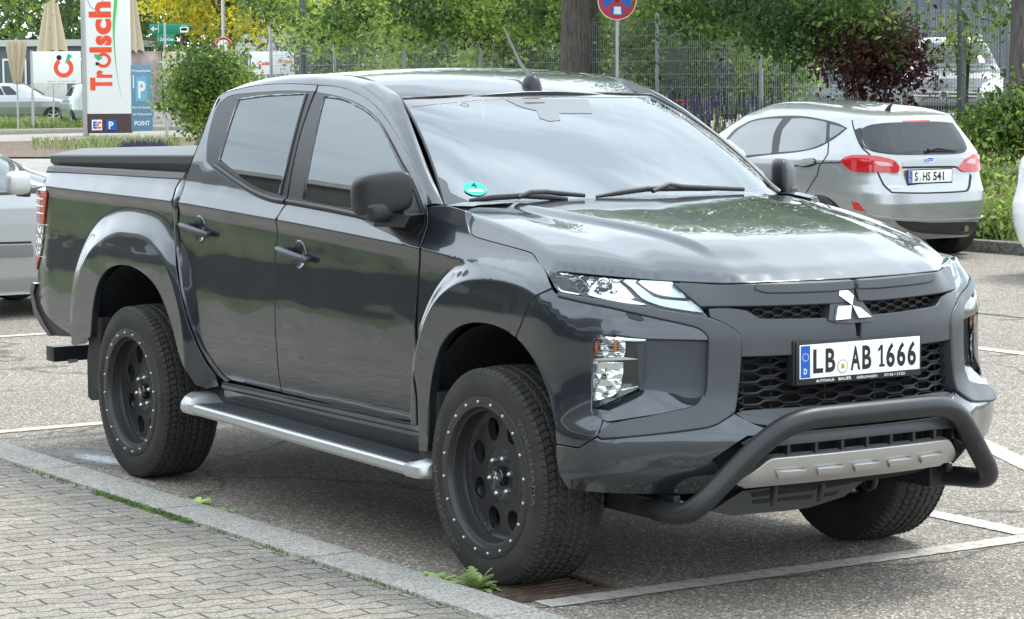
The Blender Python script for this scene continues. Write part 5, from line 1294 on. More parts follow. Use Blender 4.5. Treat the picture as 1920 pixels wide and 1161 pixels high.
# big trees in front of the fence
p = on_y((1079, 130), 16.0)
t1b = blobset((p.x-.5, 17.4, 9.4), 4.6, 24, 1.9, 3, flat=.85); l1 = []
for u_, v_, s in ((700, 30, .5), (790, 40, .5), (860, 35, .42), (930, 50, .45), (1000, 40, .42), (560, 20, .42), (640, 60, .38), (590, 70, .34), (740, 60, .30), (880, 45, .28), (980, 45, .28), (1020, 40, .3), (820, 10, .5), (500, 20, .3)):
    q = on_y((u_, v_), 15.8+rnd.random()); l1.append(((q.x, q.y, q.z+.12), (s*1.25, s, s)))
tree((p.x, 16.0, .66), 4.2, .27, 'thick trunked broadleaf tree behind the cab roof', t1b, 15000, .26, G3, w=[.3, .35, .35], clump=9, low=l1, nlow=14000, lsize=.10)
p2 = on_y((1111, 130), 17.6); t2b = blobset((p2.x+1.5, 18.2, 6.2), 2.6, 12, 1.1, 5)
tree((p2.x, 17.6, .66), 4.4, .15, 'thinner dark trunk standing right behind the thick trunk', t2b, 9000, .12, G3, w=[.65, .25, .1], clump=9)
p3 = on_y((1925, 130), 16.0)
t3b = blobset((p3.x-.5, 16.4, 6.4), 3.4, 16, 1.2, 9); l3 = []
for u_, v_, s in ((1300, 10, .42), (1360, 30, .38), (1420, 25, .42), (1470, 45, .42), (1520, 60, .40), (1560, 80, .34), (1600, 40, .30), (1500, 95, .26), (1440, 75, .28), (1380, 0, .4), (1550, 10, .4), (1610, 5, .3), (1860, 15, .22), (1880, 40, .16), (1540, 105, .18), (1640, 15, .25), (1290, 25, .3), (1340, 50, .26)):
    q = on_y((u_, v_), 15.6+rnd.random()*.9); l3.append(((q.x, q.y, q.z+.03), (s*1.15, s, s*.8)))
tree((p3.x, 16.0, .66), 4.2, .235, 'tree with a grey trunk at the right edge of the picture, above the shrubs', t3b, 12000, .12, G3, w=[.62, .28, .10], clump=9, low=l3, nlow=10000, lsize=.095)
p4 = on_y((1600, 130), 17.8); t4b = blobset((p4.x-1.5, 18.4, 9.6), 4.6, 24, 1.9, 19, flat=.85)
tree((p4.x, 17.8, .66), 4.6, .13, 'tree whose trunk rises behind the dark red bush', t4b, 15000, .26, G3, w=[.5, .32, .18], clump=9)
# shrubs and trees behind the fence and further left
def shrub(name, label, px, y, wpx, hpx, n, size, mats, cat='shrub', group=None, w=None, k=9, seed=1, base=None, clump=6):
    """px = centre of the crown in the view, wpx/hpx half extents"""
    c = on_y(px, y); D_ = float((np.array(c)-CP) @ _f); rx = wpx*D_/FPX; rz = hpx*D_/FPX
    g = random.Random(seed); B_ = []
    gz = tz(c.x, min(y, 30)) if y > 11 and c.x > -36 else 0
    for i in range(k):
        a = g.uniform(0, 6.283); r_ = math.sqrt(g.random())*.72; s = g.uniform(.30, .48)
        lat = np.array([_r[0], _r[1], 0]); P = np.array(c)+lat*math.cos(a)*r_*rx+np.array([0, 0, 1])*math.sin(a)*r_*rz+np.array([_f[0], _f[1], 0])*g.uniform(-.4, .4)*rx
        B_.append((tuple(P), (rx*s*1.2, rx*s*1.1, rz*s*1.2)))
    t = thing(name, (c.x, c.y, gz), label, cat, group)
    st_ = MB()
    for i in range(5):
        e = B_[i % k][0]; st_.tube([(c.x+g.uniform(-.1, .1), c.y, gz-.05), ((c.x+e[0])/2, (c.y+e[1])/2, (gz+e[2])/2+.1), e], [.03, .02, .008], 6)
    st_.build('stems', M_['stem'], t); leaves('foliage', B_, n, size, mats, t, w=w, clump=clump, zmin=gz); return t
shrub('shrub', 'tall glossy green shrub standing behind the load bed', (398, 185), 17.5, 80, 98, 17000, .095, G3, w=[.1, .42, .48], k=30, seed=4)
shrub('shrub', 'bright green shrub behind the fence left of the thick trunk', (950, 120), 19., 110, 90, 9000, .10, G3, seed=5, w=[.25, .38, .37], k=14)
shrub('shrub', 'dark green shrub behind the fence above the cab roof', (800, 90), 19.5, 110, 95, 6500, .10, G3, seed=6, w=[.25, .38, .37], k=14)
shrub('shrub', 'loose green shrub behind the fence beside the grey lamp post', (660, 95), 20., 110, 90, 8000, .10, G3, seed=7, w=[.25, .38, .37], k=14)
shrub('shrub', 'shrub with cream blossom to the right of the no stopping sign', (1235, 100), 18.2, 75, 100, 8000, .085, ['leaf_mid', 'leaf_light', 'cream', 'leaf_dark'], seed=8, w=[.35, .35, .17, .13], k=16)
shrub('shrub', 'dense mid green shrub above the windscreen corner', (1330, 125), 17.9, 85, 105, 11000, .085, G3, seed=9, w=[.4, .4, .2], k=18)
shrub('shrub', 'light green shrub behind the fence left of the dark red bush', (1440, 120), 21., 90, 90, 7000, .10, ['leaf_mid', 'leaf_light', 'leaf_dark'], seed=10, k=12)
shrub('shrub', 'light green bush in the gap to the left of the no stopping sign', (1130, 90), 19.5, 40, 95, 4500, .09, ['leaf_light', 'leaf_mid', 'leaf_dark'], seed=14, k=10)
shrub('red_leaved_bush', 'dark red leaved bush beside the silver hatchback roof', (1638, 112), 16.2, 72, 96, 5000, .085, ['leaf_red', 'leaf_red2', 'leaf_dark'], seed=11, w=[.62, .26, .12], k=20, cat='bush')
shrub('climbing_plant', 'climbing plant growing up the dark fence post before the off-road car', (1806, 90), 16.8, 27, 95, 650, .07, ['leaf_mid', 'leaf_light'], seed=12, cat='plant', k=12)
for i, (px, wp, hp, sd_) in enumerate((((1870, 262), 60, 50, 21), ((1930, 240), 40, 65, 22), ((1815, 300), 30, 22, 23), ((1900, 300), 45, 30, 24))):
    shrub('shrub', ['broad leaved green shrub right of the hatchback roof', 'tall leafy shrub at the right edge under the tree trunk', 'low green shrub directly beside the hatchback tail lamp', 'low shrub with yellow flowers on the stone edging'][i], px, 15.6, wp, hp, [7000, 5000, 2500, 4500][i], .085, G3, seed=sd_, w=[.35, .4, .25], k=12)
for i, (px, y_, wp, hp, sd_) in enumerate((((1868, 350), 14.2, 30, 24, 61), ((1900, 395), 12.9, 34, 26, 62), ((1862, 425), 12.3, 26, 20, 63))):
    shrub('leafy_perennial', ['leafy perennial just below the edging wall', 'broad leafy perennial low at the right picture edge', 'pale leafy perennial at the dark kerb beside the hatchback wheel'][i], px, y_, wp, hp, 1600, .075, ['leaf_mid', 'leaf_light', 'grass2'], seed=sd_, cat='plant', k=10, w=[.45, .35, .2])
# grasses: blades
def blades(name, pts, h, mats, parent=None, wd=.006, lean=.35, heads=None, hh=0.):
    V = []; F = []; mi = []
    for (x, y, z) in pts:
        a = rnd.uniform(0, 6.283); L_ = h*rnd.uniform(.55, 1.15); l = lean*rnd.uniform(.2, 1.3)*L_; dx, dy = math.cos(a), math.sin(a); sx, sy = -dy*wd, dx*wd; b = len(V)
        V += [(x-sx, y-sy, z), (x+sx, y+sy, z), (x+dx*l*.35+sx*.8, y+dy*l*.35+sy*.8, z+L_*.6), (x+dx*l*.35-sx*.8, y+dy*l*.35-sy*.8, z+L_*.6), (x+dx*l, y+dy*l, z+L_*(1-.25*lean))]
        F += [(b, b+1, b+2, b+3), (b+3, b+2, b+4)]; k = rnd.randrange(len(mats)); mi += [k, k]
        if heads and rnd.random() < hh:
            ex, ey, ez = V[b+4]; b2 = len(V); s = .014*h/.5
            for q in range(4):
                zz = ez+q*h*.08-.05*h; r_ = s*(1-.15*q)
                b2 = len(V); V += [(ex-r_, ey, zz), (ex, ey-r_, zz+.02*h), (ex+r_, ey, zz), (ex, ey+r_, zz+.03*h), (ex, ey, zz+h*.11), (ex, ey, zz-h*.03)]
                F += [(b2, b2+1, b2+4), (b2+1, b2+2, b2+4), (b2+2, b2+3, b2+4), (b2+3, b2, b2+4), (b2+1, b2, b2+5), (b2+2, b2+1, b2+5), (b2+3, b2+2, b2+5), (b2, b2+3, b2+5)]; mi += [len(mats)]*8
    me = D.meshes.new(name); me.from_pydata(V, [], F)
    for m in mats+([heads] if heads else []): me.materials.append(M_[m])
    me.polygons.foreach_set('material_index', mi); return link(D.objects.new(name, me), parent)
def area(x0, x1, y0, y1, n): return [(x, y, tz(x, y)) for x, y in ((rnd.uniform(x0, x1), rnd.uniform(y0, y1)) for _ in range(n))]
g = blades('ornamental_grass', area(-14.2, -8.5, 11.95, 14.9, 3800), .30, ['grass', 'grass', 'leaf_mid', 'grass2'], wd=.007, lean=1.3); g['kind'] = 'stuff'; tag(g, 'long green grasses filling the bed behind the dark kerb', 'grass')
g = blades('ornamental_grass', area(-34, -14.2, 11.95, 16.8, 5000), .45, ['grass', 'grass2'], wd=.009, lean=.7); g['kind'] = 'stuff'; tag(g, 'green grasses in the bed in front of the fence', 'grass')
g = blades('lavender', [(x, y, tz(x, y)) for x, y, _ in area(-26.2, -20.5, 15.3, 16.8, 620)], .62, ['grass', 'leaf_mid'], wd=.007, lean=.25, heads='lavender', hh=.75); g['kind'] = 'stuff'; tag(g, 'purple lavender in front of the fence above the wing mirror', 'lavender')
g = blades('lavender', [(x, y, tz(x, y)) for x, y, _ in area(-17.2, -14.2, 16.2, 18.6, 500)], .6, ['grass', 'leaf_mid'], wd=.007, lean=.25, heads='lavender', hh=.75); g['kind'] = 'stuff'; tag(g, 'purple lavender between the hatchback roof and the off-road car', 'lavender')
# left bed: yellow-green grasses and purple sage behind the load bed
pts = []
for _ in range(2600):
    u_ = rnd.uniform(150, 330); D_ = rnd.uniform(52, 61); P = at((u_, 130), D_); pts.append((P.x, P.y, .02))
g = blades('ornamental_grass', pts, .42, ['grass', 'grass2', 'grass'], wd=.012, lean=.6); g['kind'] = 'stuff'; tag(g, 'yellow green grasses at the foot of the white advertising totem', 'grass')
pts = []
for _ in range(900):
    u_ = rnd.uniform(226, 308); D_ = rnd.uniform(47, 51); P = at((u_, 130), D_); pts.append((P.x, P.y, .02))
g = blades('purple_sage', pts, .38, ['leaf_mid', 'grass'], wd=.01, lean=.3, heads='lavender', hh=1.); g['kind'] = 'stuff'; tag(g, 'purple sage flowers just above the load bed cover', 'sage')
pts = []
for _ in range(7000):
    u_ = rnd.uniform(-20, 160); v_ = rnd.uniform(205, 244); P = Vector(U((u_, v_), z=.0)); pts.append((P.x, P.y, .04))
g = blades('verge_grass', pts, .34, ['grass', 'grass2', 'leaf_mid'], wd=.018, lean=.6); g['kind'] = 'stuff'; tag(g, 'tall grass on the verge in front of the pale green car', 'grass')
pts = []
for _ in range(500):
    u_ = rnd.uniform(60, 150); v_ = rnd.uniform(262, 282); P = Vector(U((u_, v_), z=.03)); pts.append((P.x, P.y, .03))
g = blades('mulch_plants', pts, .16, ['grass', 'grass2'], wd=.01, lean=.8); g['kind'] = 'stuff'; tag(g, 'small plants scattered over the bark mulch', 'ground cover')
# flowers
def flower(px, D_, m, r_, label, cat='flower'):
    c = at(px, D_); t = thing('flower', (c.x, c.y, tz(c.x, c.y) if c.x > -36 else 0), label, cat)
    MB().tube([(c.x, c.y, tz(c.x, c.y)), (c.x+.02, c.y, c.z)], .004, 5).build('stem', M_['stem'], t)
    mb = MB()
    for k in range(6):
        a = R(60*k); mb.add([(c.x, c.y, c.z-.3*r_), (c.x+math.cos(a-.5)*r_, c.y+math.sin(a-.5)*r_, c.z+.35*r_), (c.x+math.cos(a)*r_*1.1, c.y+math.sin(a)*r_*1.1, c.z+.1*r_), (c.x+math.cos(a+.5)*r_, c.y+math.sin(a+.5)*r_, c.z+.35*r_)], [(0, 1, 2, 3)])
    mb.build('petals', M_[m], t, sharp=None)
flower((1283, 191), 36.5, 'orange', .075, 'orange poppy above the lavender at the windscreen corner')
flower((1856, 393), 26.6, 'orange', .055, 'orange poppy right of the hatchback bumper, above the kerb')
for i, q in enumerate(((1910, 266), (1893, 284), (1915, 280), (1868, 367), (1885, 365), (1879, 370))):
    flower(q, (30.0, 30.2, 29.9, 28.2, 28.1, 28.3)[i], 'yflower', .035, ['topmost yellow flower right of the hatchback', 'left yellow flower of the three on the shrub', 'lower right yellow flower on the shrub', 'left one of the low yellow flowers in the grass', 'right one of the low yellow flowers in the grass', 'middle low yellow flower in the grass'][i])
# weeds along the near kerb
def weed(name, x, y, r_, n, h, label, z=.0):
    V = []; F = []
    for k in range(n):
        a = rnd.uniform(0, 6.283); L_ = r_*rnd.uniform(.6, 1.1); el = rnd.uniform(.25, 1.1); d = np.array([math.cos(a)*math.cos(el), math.sin(a)*math.cos(el), math.sin(el)*h/r_]); sd_ = np.array([-math.sin(a), math.cos(a), 0]); m = 13
        b = len(V)
        for i in range(m+1):
            t = i/m; w_ = .085*L_*math.sin(math.pi*min(1, t*.93+.04))*(1+1.5*(i % 2)); p = np.array([x, y, z])+d*L_*t+np.array([0, 0, -.35*L_*t*t*h/r_])
            V += [tuple(p-sd_*w_), tuple(p+np.array([0, 0, -.04*L_])), tuple(p+sd_*w_)]
        for i in range(m): F += [(b+3*i, b+3*i+1, b+3*i+4, b+3*i+3), (b+3*i+1, b+3*i+2, b+3*i+5, b+3*i+4)]
    me = D.meshes.new(name); me.from_pydata(V, [], F); me.materials.append(M_['weed']); me.shade_smooth(); o = link(D.objects.new(name, me)); tag(o, label, 'weed'); return o
M_['weed'] = leafmat('weed_leaf', (.27, .36, .13), .3)
weed('weed', .08, -1.0, .12, 44, .17, 'serrated green weed growing against the front tyre at the kerb')
weed('weed', -.12, -1.035, .11, 34, .08, 'low spreading weed beside the tyre weed on the kerb edge')
weed('weed', -.24, -1.04, .07, 14, .05, 'smallest low weed left of the front tyre at the kerb')
weed('weed', -1.86, -1.03, .10, 22, .055, 'grassy weed at the kerb joint below the middle of the step')
weed('weed', -2.12, -1.02, .11, 22, .07, 'weed at the kerb between rear wheel and kerb joint')
weed('weed', -3.98, -1.05, .08, 14, .05, 'small weed at the kerb by the left picture edge')
pts = [(rnd.uniform(-2.55, -1.65), -1.268+rnd.uniform(-.022, .012), .02) for _ in range(700)]+[(rnd.uniform(-3.5, .4), -1.268+rnd.uniform(-.01, .006), .02) for _ in range(260)]
g = blades('moss', pts, .022, ['grass', 'leaf_mid'], wd=.003, lean=.9); g['kind'] = 'stuff'; tag(g, 'green moss and grass in the joint between kerb and pavers', 'moss')
# ---- far foliage that closes the horizon
def bgtree(u_, D_, top_v, rad, seed, label, mats=G3, w=[.45, .35, .2], n=6000, size=.30, z0=1.4, name='tree', group=None):
    c = at((u_, 130), D_); h = 1.8+(130-top_v)*D_/FPX
    B_ = blobset((c.x, c.y, (z0+h)/2+.3), rad, 14, rad*.42, seed, flat=(h-z0)/2/rad)
    return tree((c.x, c.y, 0), max(2.5, h*.55), .16, label, B_, n, size, mats, w=w, name=name, limbs=6, clump=7, group=group)
bgtree(-60, 68, -260, 2.3, 31, 'leafy green tree at the top left corner', n=9000, size=.16, z0=2.5)
bgtree(250, 104, -240, 3.4, 32, 'dark green tree behind the advertising totem', w=[.7, .25, .05], n=7000, size=.22, z0=1.2)
bgtree(130, 106, -240, 3.2, 33, 'dark tree behind the folded parasols', w=[.7, .25, .05], n=6000, size=.22, z0=1.2)
bgtree(420, 92, -120, 2.0, 34, 'golden yellow tree behind the green direction sign', mats=['leaf_yellow', 'leaf_light', 'leaf_mid'], w=[.72, .18, .1], n=9000, size=.17, z0=2.1)
bgtree(345, 94, -80, 1.3, 37, 'smaller golden tree left of the round sign pole', mats=['leaf_yellow', 'leaf_light', 'leaf_mid'], w=[.72, .18, .1], n=5000, size=.16, z0=2.2)
bgtree(690, 70, -160, 2.3, 38, 'golden yellow tree seen through the leaves above the cab', mats=['leaf_yellow', 'leaf_light', 'leaf_mid'], w=[.5, .3, .2], n=5000, size=.16, z0=1.6)
for i, (u_, D_, r_) in enumerate(((560, 96, 4), (760, 82, 3.6), (930, 78, 3.6), (1100, 76, 3.4), (1260, 90, 3.6), (1420, 84, 3.0))):
    bgtree(u_, D_, -330, r_, 50+i, ['background tree over the white banners', 'background tree above the middle of the cab roof', 'background tree left of the thick trunk', 'background tree right behind the thick trunk', 'background tree beyond the no stopping sign', 'background tree left of the grey hall'][i], n=6500, size=.26, z0=.5, group='trees beyond the fence')
hd = []
for u_ in range(-120, 2050, 60):
    c = at((u_, 130), 125 if u_ < 1400 else 118); hd.append(((c.x, c.y, 3.2), (3.2, 3.2, 4.2)))
o = leaves('distant_woodland', hd, 26000, .55, G3, None, w=[.55, .35, .1]); tag(o, 'distant belt of green trees closing the horizon', 'woodland', kind='stuff')
# ============================================================ OTHER CARS: bodies as stacked rounded outlines
class Car:
    def __init__(s, name, loc, yaw, label, lv, n=4.2, colour='silverpaint'):
        s.root = thing(name, (loc[0], loc[1], loc[2]), label, 'car'); s.loc = np.array(loc, float); c, sn = math.cos(yaw), math.sin(yaw)
        s.M = np.array([[c, -sn, 0], [sn, c, 0], [0, 0, 1.]]); s.lv = np.array(lv, float); s.n = n; s.col = colour
        t = np.linspace(-math.pi, math.pi, 2001); e = 2/n
        P = np.stack([np.sign(np.cos(t))*np.abs(np.cos(t))**e*2.3, np.sign(np.sin(t))*np.abs(np.sin(t))**e], 1)
        L_ = np.concatenate([[0], np.cumsum(np.hypot(*np.diff(P, axis=0).T))]); s.per = L_[-1]; s.P = P; s.L = L_
        s.tt = np.linspace(0, 1, len(lv))
    def row(s, z):
        return [float(np.interp(z, s.lv[:, 0], s.lv[:, k])) for k in (1, 2, 3)]
    def loc3(s, a, z, off=0.):
        """a: 0 = tail centre (-x), + to the left side; perimeter coordinate"""
        a = a % s.per; x0, x1, w_ = s.row(z); px = float(np.interp(a, s.L, s.P[:, 0]))/2.3; py = -float(np.interp(a, s.L, s.P[:, 1]))
        xc, ha = (x0+x1)/2, (x1-x0)/2
        P = np.array([xc+ha*px, w_*py, z])
        if off:
            d = np.array([np.sign(px)*abs(px)**(s.n-1)/max(ha, .05), np.sign(py)*abs(py)**(s.n-1)/w_, 0]); k = np.linalg.norm(d[:2]); d = d/k if k > 0 else d
            # lean of the surface at this height
            e = .01; r1, r2 = s.row(z+e), s.row(z-e); dx = ((r1[1]-r2[1]) if px > 0 else -(r1[0]-r2[0]))/(2*e); dw = (r1[2]-r2[2])/(2*e)
            sl = dx*abs(d[0])+dw*abs(d[1]); n_ = np.array([d[0], d[1], -sl]); n_ /= np.linalg.norm(n_); P = P+n_*off
        return P
    def surf(s, a, z, off=0.): return s.loc+s.M @ s.loc3(a, z, off)
    def g(s, Pw):
        q = s.M.T @ (np.asarray(Pw)-s.loc); z = q[2]
        if z > s.lv[-1, 0]: return 1.
        x0, x1, w_ = s.row(max(z, s.lv[0, 0])); ha = (x1-x0)/2
        return (abs((q[0]-(x0+x1)/2)/max(ha, .01))**s.n+abs(q[1]/max(w_, .01))**s.n)**(1/s.n)-1
    def hit(s, px):
        D0 = float((s.loc-CP) @ _f); P = march(px, s.g, D0-6, D0+8, 260); q = s.M.T @ (np.asarray(P)-s.loc); z = min(max(q[2], s.lv[0, 0]), s.lv[-1, 0]-.002); x0, x1, w_ = s.row(z)
        u_, v_ = (q[0]-(x0+x1)/2)/((x1-x0)/2), -q[1]/w_; sc = (abs(u_)**s.n+abs(v_)**s.n)**(1/s.n); u_, v_ = u_/sc*2.3, v_/sc
        i = int(np.argmin((s.P[:, 0]-u_)**2+(s.P[:, 1]-v_)**2)); return (float(s.L[i]), z)
    def body(s):
        zs = [];
        for a, b in zip(s.lv[:-1, 0], s.lv[1:, 0]):
            k = max(1, int((b-a)/.012)); zs += [a+(b-a)*i/k for i in range(k)]
        zs.append(s.lv[-1, 0]); na = 260
        # smooth the level tables a little
        R_ = [[tuple(s.surf(s.per*i/na, z)) for i in range(na)] for z in zs]
        m = MB(); V = [p for r_ in R_ for p in r_]
        m.add(V, [(j*na+i, j*na+(i+1) % na, (j+1)*na+(i+1) % na, (j+1)*na+i) for j in range(len(zs)-1) for i in range(na)]+[tuple((len(zs)-1)*na+i for i in range(na)), tuple(range(na-1, -1, -1))])
        s.b = m.build('body', M_[s.col], s.root, sharp=38); return s.b
    def pn(s, name, px, m, off=.004, parent=None, thick=.012, step=.05, sm_=True, dom=False):
        P = px if dom else [s.hit(p) for p in px]
        if not dom: # unwrap across the tail seam
            a0 = P[0][0]; P = [((a-a0+s.per/2) % s.per-s.per/2+a0, z) for a, z in P]
        return panel(name, P, lambda a, b, o=0: s.surf(a, b, o), M_[m], parent or s.root, off=off, thick=thick, step=step, smooth=sm_, bev=.002)
    def wheel(s, x, y, r, w_=.20, hub='alu', spokes=5):
        c = s.loc+s.M @ np.array([x, y, r]); mb = MB(); sg = 1 if y > 0 else -1
        prof = [(r*.62, .5*w_), (r*.66, .5*w_), (r*.95, .5*w_), (r, .4*w_), (r, -.4*w_), (r*.95, -.5*w_), (r*.62, -.5*w_)]
        mb.lathe([(a, b*sg) for a, b in prof], 40); mb.v = [tuple(c+s.M @ np.array(v)) for v in mb.v]; wh = mb.build('wheel', M_['rubber'], s.root)
        h = MB(); h.lathe([(0, .30*w_*sg), (r*.12, .34*w_*sg), (r*.14, .28*w_*sg)], 16); h.lathe([(r*.54, .44*w_*sg), (r*.63, .5*w_*sg), (r*.64, .3*w_*sg), (r*.56, .2*w_*sg), (r*.54, .44*w_*sg)], 36)
        for k in range(spokes):
            a = 2*math.pi*k/spokes+.3; h.box((r*.34*math.cos(a), .33*w_*sg, r*.34*math.sin(a)), (r*.5, w_*.16, r*.13), rot=Matrix.Rotation(-a, 4, 'Y'), bev=.004)
        h.v = [tuple(c+s.M @ np.array(v)) for v in h.v]; h.build('rim', M_[hub], wh)
        h = MB(); h.lathe([(0, .1*w_*sg), (r*.62, .1*w_*sg)], 30); h.v = [tuple(c+s.M @ np.array(v)) for v in h.v]; h.build('brake', M_['void'], wh)
    def arch(s, x, y, r):
        sg = 1 if y > 0 else -1; P = []
        for k in range(20):
            a = math.pi*k/19; xx = x+math.cos(a)*r; z = .30+math.sin(a)*r*.93
            P.append((xx, z))
        P = [(x+r, s.lv[0, 0]+.01)]+P+[(x-r, s.lv[0, 0]+.01)]
        dom = []
        for xx, z in P:
            z = max(z, s.lv[0, 0]+.01); x0, x1, w_ = s.row(z); u_ = (xx-(x0+x1)/2)/((x1-x0)/2); v_ = -sg*(max(0, 1-min(.999, abs(u_))**s.n))**(1/s.n); i = int(np.argmin((s.P[:, 0]-u_*2.3)**2+(s.P[:, 1]-v_)**2)); dom.append((float(s.L[i]), z))
        s.pn('wheel_arch', dom, 'void', off=.004, dom=True)
def cpaint(name, c, metal=.6, rough=.3): M_[name] = mat(name, c, rough, metal, 1., coatr=.02)
cpaint('silverpaint', (.36, .37, .375), .65); cpaint('palegreenpaint', (.30, .37, .33), .3); cpaint('whitepaint', (.80, .82, .83), 0); cpaint('minipaint', (.36, .37, .375), .5); cpaint('darkpaint', (.10, .11, .12)); cpaint('vanpaint', (.22, .22, .235), .4)
M_['cglass'] = mat('car_window', (.018, .022, .024), .03, 0, spec=.6)
M_['cglass2'] = mat('car_side_window', (.10, .12, .125), .03, 0, spec=1., coat=1.)
M_['trim'] = mat('window_trim', (.02, .021, .022), .35)
M_['seamdark'] = mat('panel_gap', (.015, .015, .016), .7)
def z8(l): return [(1360+x/3.318, 180+y/3.318) for x, y in l]
HATCH = [(.20, .14, 3.90, .78), (.30, .06, 3.98, .83), (.42, .015, 4.02, .855), (.54, .0, 4.04, .865), (.64, .012, 4.03, .868), (.72, .05, 4.0, .868), (.80, .075, 3.93, .866), (.88, .085, 3.75, .858), (.94, .09, 3.35, .845), (1.0, .11, 3.02, .815), (1.08, .17, 2.86, .775), (1.16, .235, 2.72, .735), (1.24, .30, 2.57, .690), (1.33, .355, 2.40, .635), (1.355, .42, 2.32, .612), (1.385, .56, 2.22, .585), (1.415, .80, 2.12, .545), (1.44, 1.08, 2.03, .49), (1.458, 1.32, 1.94, .41), (1.469, 1.5, 1.85, .30), (1.475, 1.62, 1.76, .16), (1.477, 1.66, 1.72, .06)]
F = Car('hatchback', (-10.62, 10.62, 0), math.pi, 'silver small hatchback parked with its tail towards the camera right of the pickup', HATCH, n=4.6)
F.body(); fb = F.b
F.pn('tailgate_seam', z8([(786, 150), (800, 215), (845, 320), (900, 380), (945, 480), (985, 560), (1035, 605), (1260, 608), (1500, 595), (1525, 560), (1532, 500), (1520, 480), (1510, 560), (1490, 588), (1260, 600), (1040, 597), (992, 553), (953, 475), (908, 375), (852, 315), (806, 212), (792, 150)]), 'seamdark', .002, thick=.004)
F.pn('tailgate_window', z8([(848, 210), (900, 186), (1000, 172), (1150, 166), (1300, 163), (1410, 172), (1440, 215), (1480, 280), (1500, 330), (1480, 352), (1420, 360), (1250, 364), (1060, 364), (950, 350), (890, 330), (862, 290), (850, 250)]), 'cglass', .012)
F.pn('window_frame', z8([(805, 215), (845, 200), (846, 250), (858, 300), (885, 335), (845, 305), (820, 262)]), 'trim', .010)
F.pn('brake_light', z8([(1106, 158), (1265, 153), (1267, 165), (1108, 170)]), 'red', .012)
F.pn('side_window', z8([(405, 142), (500, 142), (600, 158), (632, 168), (630, 230), (622, 290), (540, 325), (440, 342), (330, 350), (345, 300), (375, 210)]), 'cglass2', .005)
F.pn('side_window', z8([(28, 268), (90, 205), (160, 165), (250, 146), (358, 142), (330, 220), (290, 300), (262, 358), (140, 370), (130, 375)]), 'cglass2', .005)
F.pn('quarter_window', z8([(655, 178), (700, 188), (745, 202), (700, 238), (652, 268)]), 'cglass2', .005)
F.pn('window_trim', z8([(5, 270), (60, 208), (150, 158), (250, 135), (390, 124), (500, 128), (620, 150), (700, 172), (758, 200), (700, 248), (640, 288), (560, 325), (450, 348), (270, 366), (130, 385), (128, 375), (262, 360), (330, 352), (440, 343), (540, 327), (625, 292), (650, 272), (746, 203), (700, 187), (655, 176), (600, 157), (500, 141), (405, 140), (358, 140), (250, 144), (160, 162), (88, 203), (26, 268)]), 'trim', .004)
F.pn('window_pillar', z8([(358, 141), (405, 141), (375, 210), (345, 300), (328, 352), (262, 358), (290, 300), (330, 220)]), 'trim', .0055)
F.pn('window_pillar', z8([(632, 168), (655, 176), (651, 270), (640, 285), (624, 291), (630, 230)]), 'trim', .0055)
TLL = z8([(720, 405), (745, 385), (800, 372), (900, 374), (1000, 388), (1050, 405), (1068, 430), (1100, 445), (1065, 478), (940, 476), (800, 470), (760, 445)])
tlo = F.pn('tail_light', TLL, 'red', .014, thick=.03)
M_['pinklens'] = mat('clear_red_lens', (.62, .30, .30), .12, coat=1); F.pn('reversing_lens', z8([(930, 408), (1000, 416), (1035, 430), (1040, 438), (965, 436), (935, 424)]), 'pinklens', .017, tlo); F.pn('reversing_lens', z8([(840, 400), (895, 405), (920, 428), (880, 428), (850, 415)]), 'red', .02, tlo)
tlo2 = F.pn('tail_light', z8([(1440, 448), (1475, 420), (1500, 390), (1545, 365), (1575, 375), (1582, 420), (1580, 465), (1480, 472)]), 'red', .014, thick=.03); F.pn('reversing_lens', z8([(1490, 418), (1520, 395), (1548, 392), (1545, 425)]), 'pinklens', .018, tlo2)
F.pn('rear_reflector', z8([(785, 658), (830, 665), (870, 718), (800, 705)]), 'red', .006)
F.pn('chrome_trim', z8([(1095, 440), (1250, 438), (1430, 436), (1450, 446), (1250, 449), (1095, 451)]), 'seamdark', .004)
F.pn('bumper_diffuser', z8([(1040, 752), (1100, 775), (1300, 790), (1560, 785), (1595, 820), (1590, 850), (1480, 862), (1300, 855), (1160, 838), (1080, 800)]), 'black', .010, thick=.03)
F.pn('bumper_crease', z8([(870, 722), (950, 745), (1150, 762), (1400, 762), (1600, 750), (1622, 740), (1620, 755), (1400, 776), (1150, 776), (950, 757)]), 'silverpaint', .016)
F.pn('wing_seam', z8([(640, 290), (636, 340), (610, 400), (570, 490), (520, 570), (484, 622), (490, 624), (526, 572), (576, 492), (616, 402), (642, 340), (645, 290)]), 'seamdark', .002, thick=.003)
F.pn('waist_crease', z8([(300, 440), (450, 430), (600, 415), (720, 412), (720, 418), (600, 421), (450, 437), (300, 447)]), 'seamdark', .002, thick=.003)
F.pn('door_handle', z8([(455, 415), (480, 402), (530, 398), (562, 403), (555, 425), (500, 438), (465, 432)]), 'silverpaint', .028, thick=.03)
F.pn('handle_cup', z8([(452, 405), (490, 393), (550, 390), (565, 405), (560, 430), (500, 443), (458, 435)]), 'seamdark', .002)
c = z8([(680, 487)])[0]
F.pn('fuel_flap', [(c[0]+13*math.cos(t), c[1]+14.5*math.sin(t)) for t in np.linspace(0, 2*math.pi, 16, endpoint=False)], 'silverpaint', .003, thick=.004)
F.arch(.75, .8, .335); F.arch(.75, -.8, .335); F.arch(3.24, .8, .335); F.arch(3.24, -.8, .335)
for x in (.75, 3.24):
    for y in (.765, -.765): F.wheel(x, y, .305)
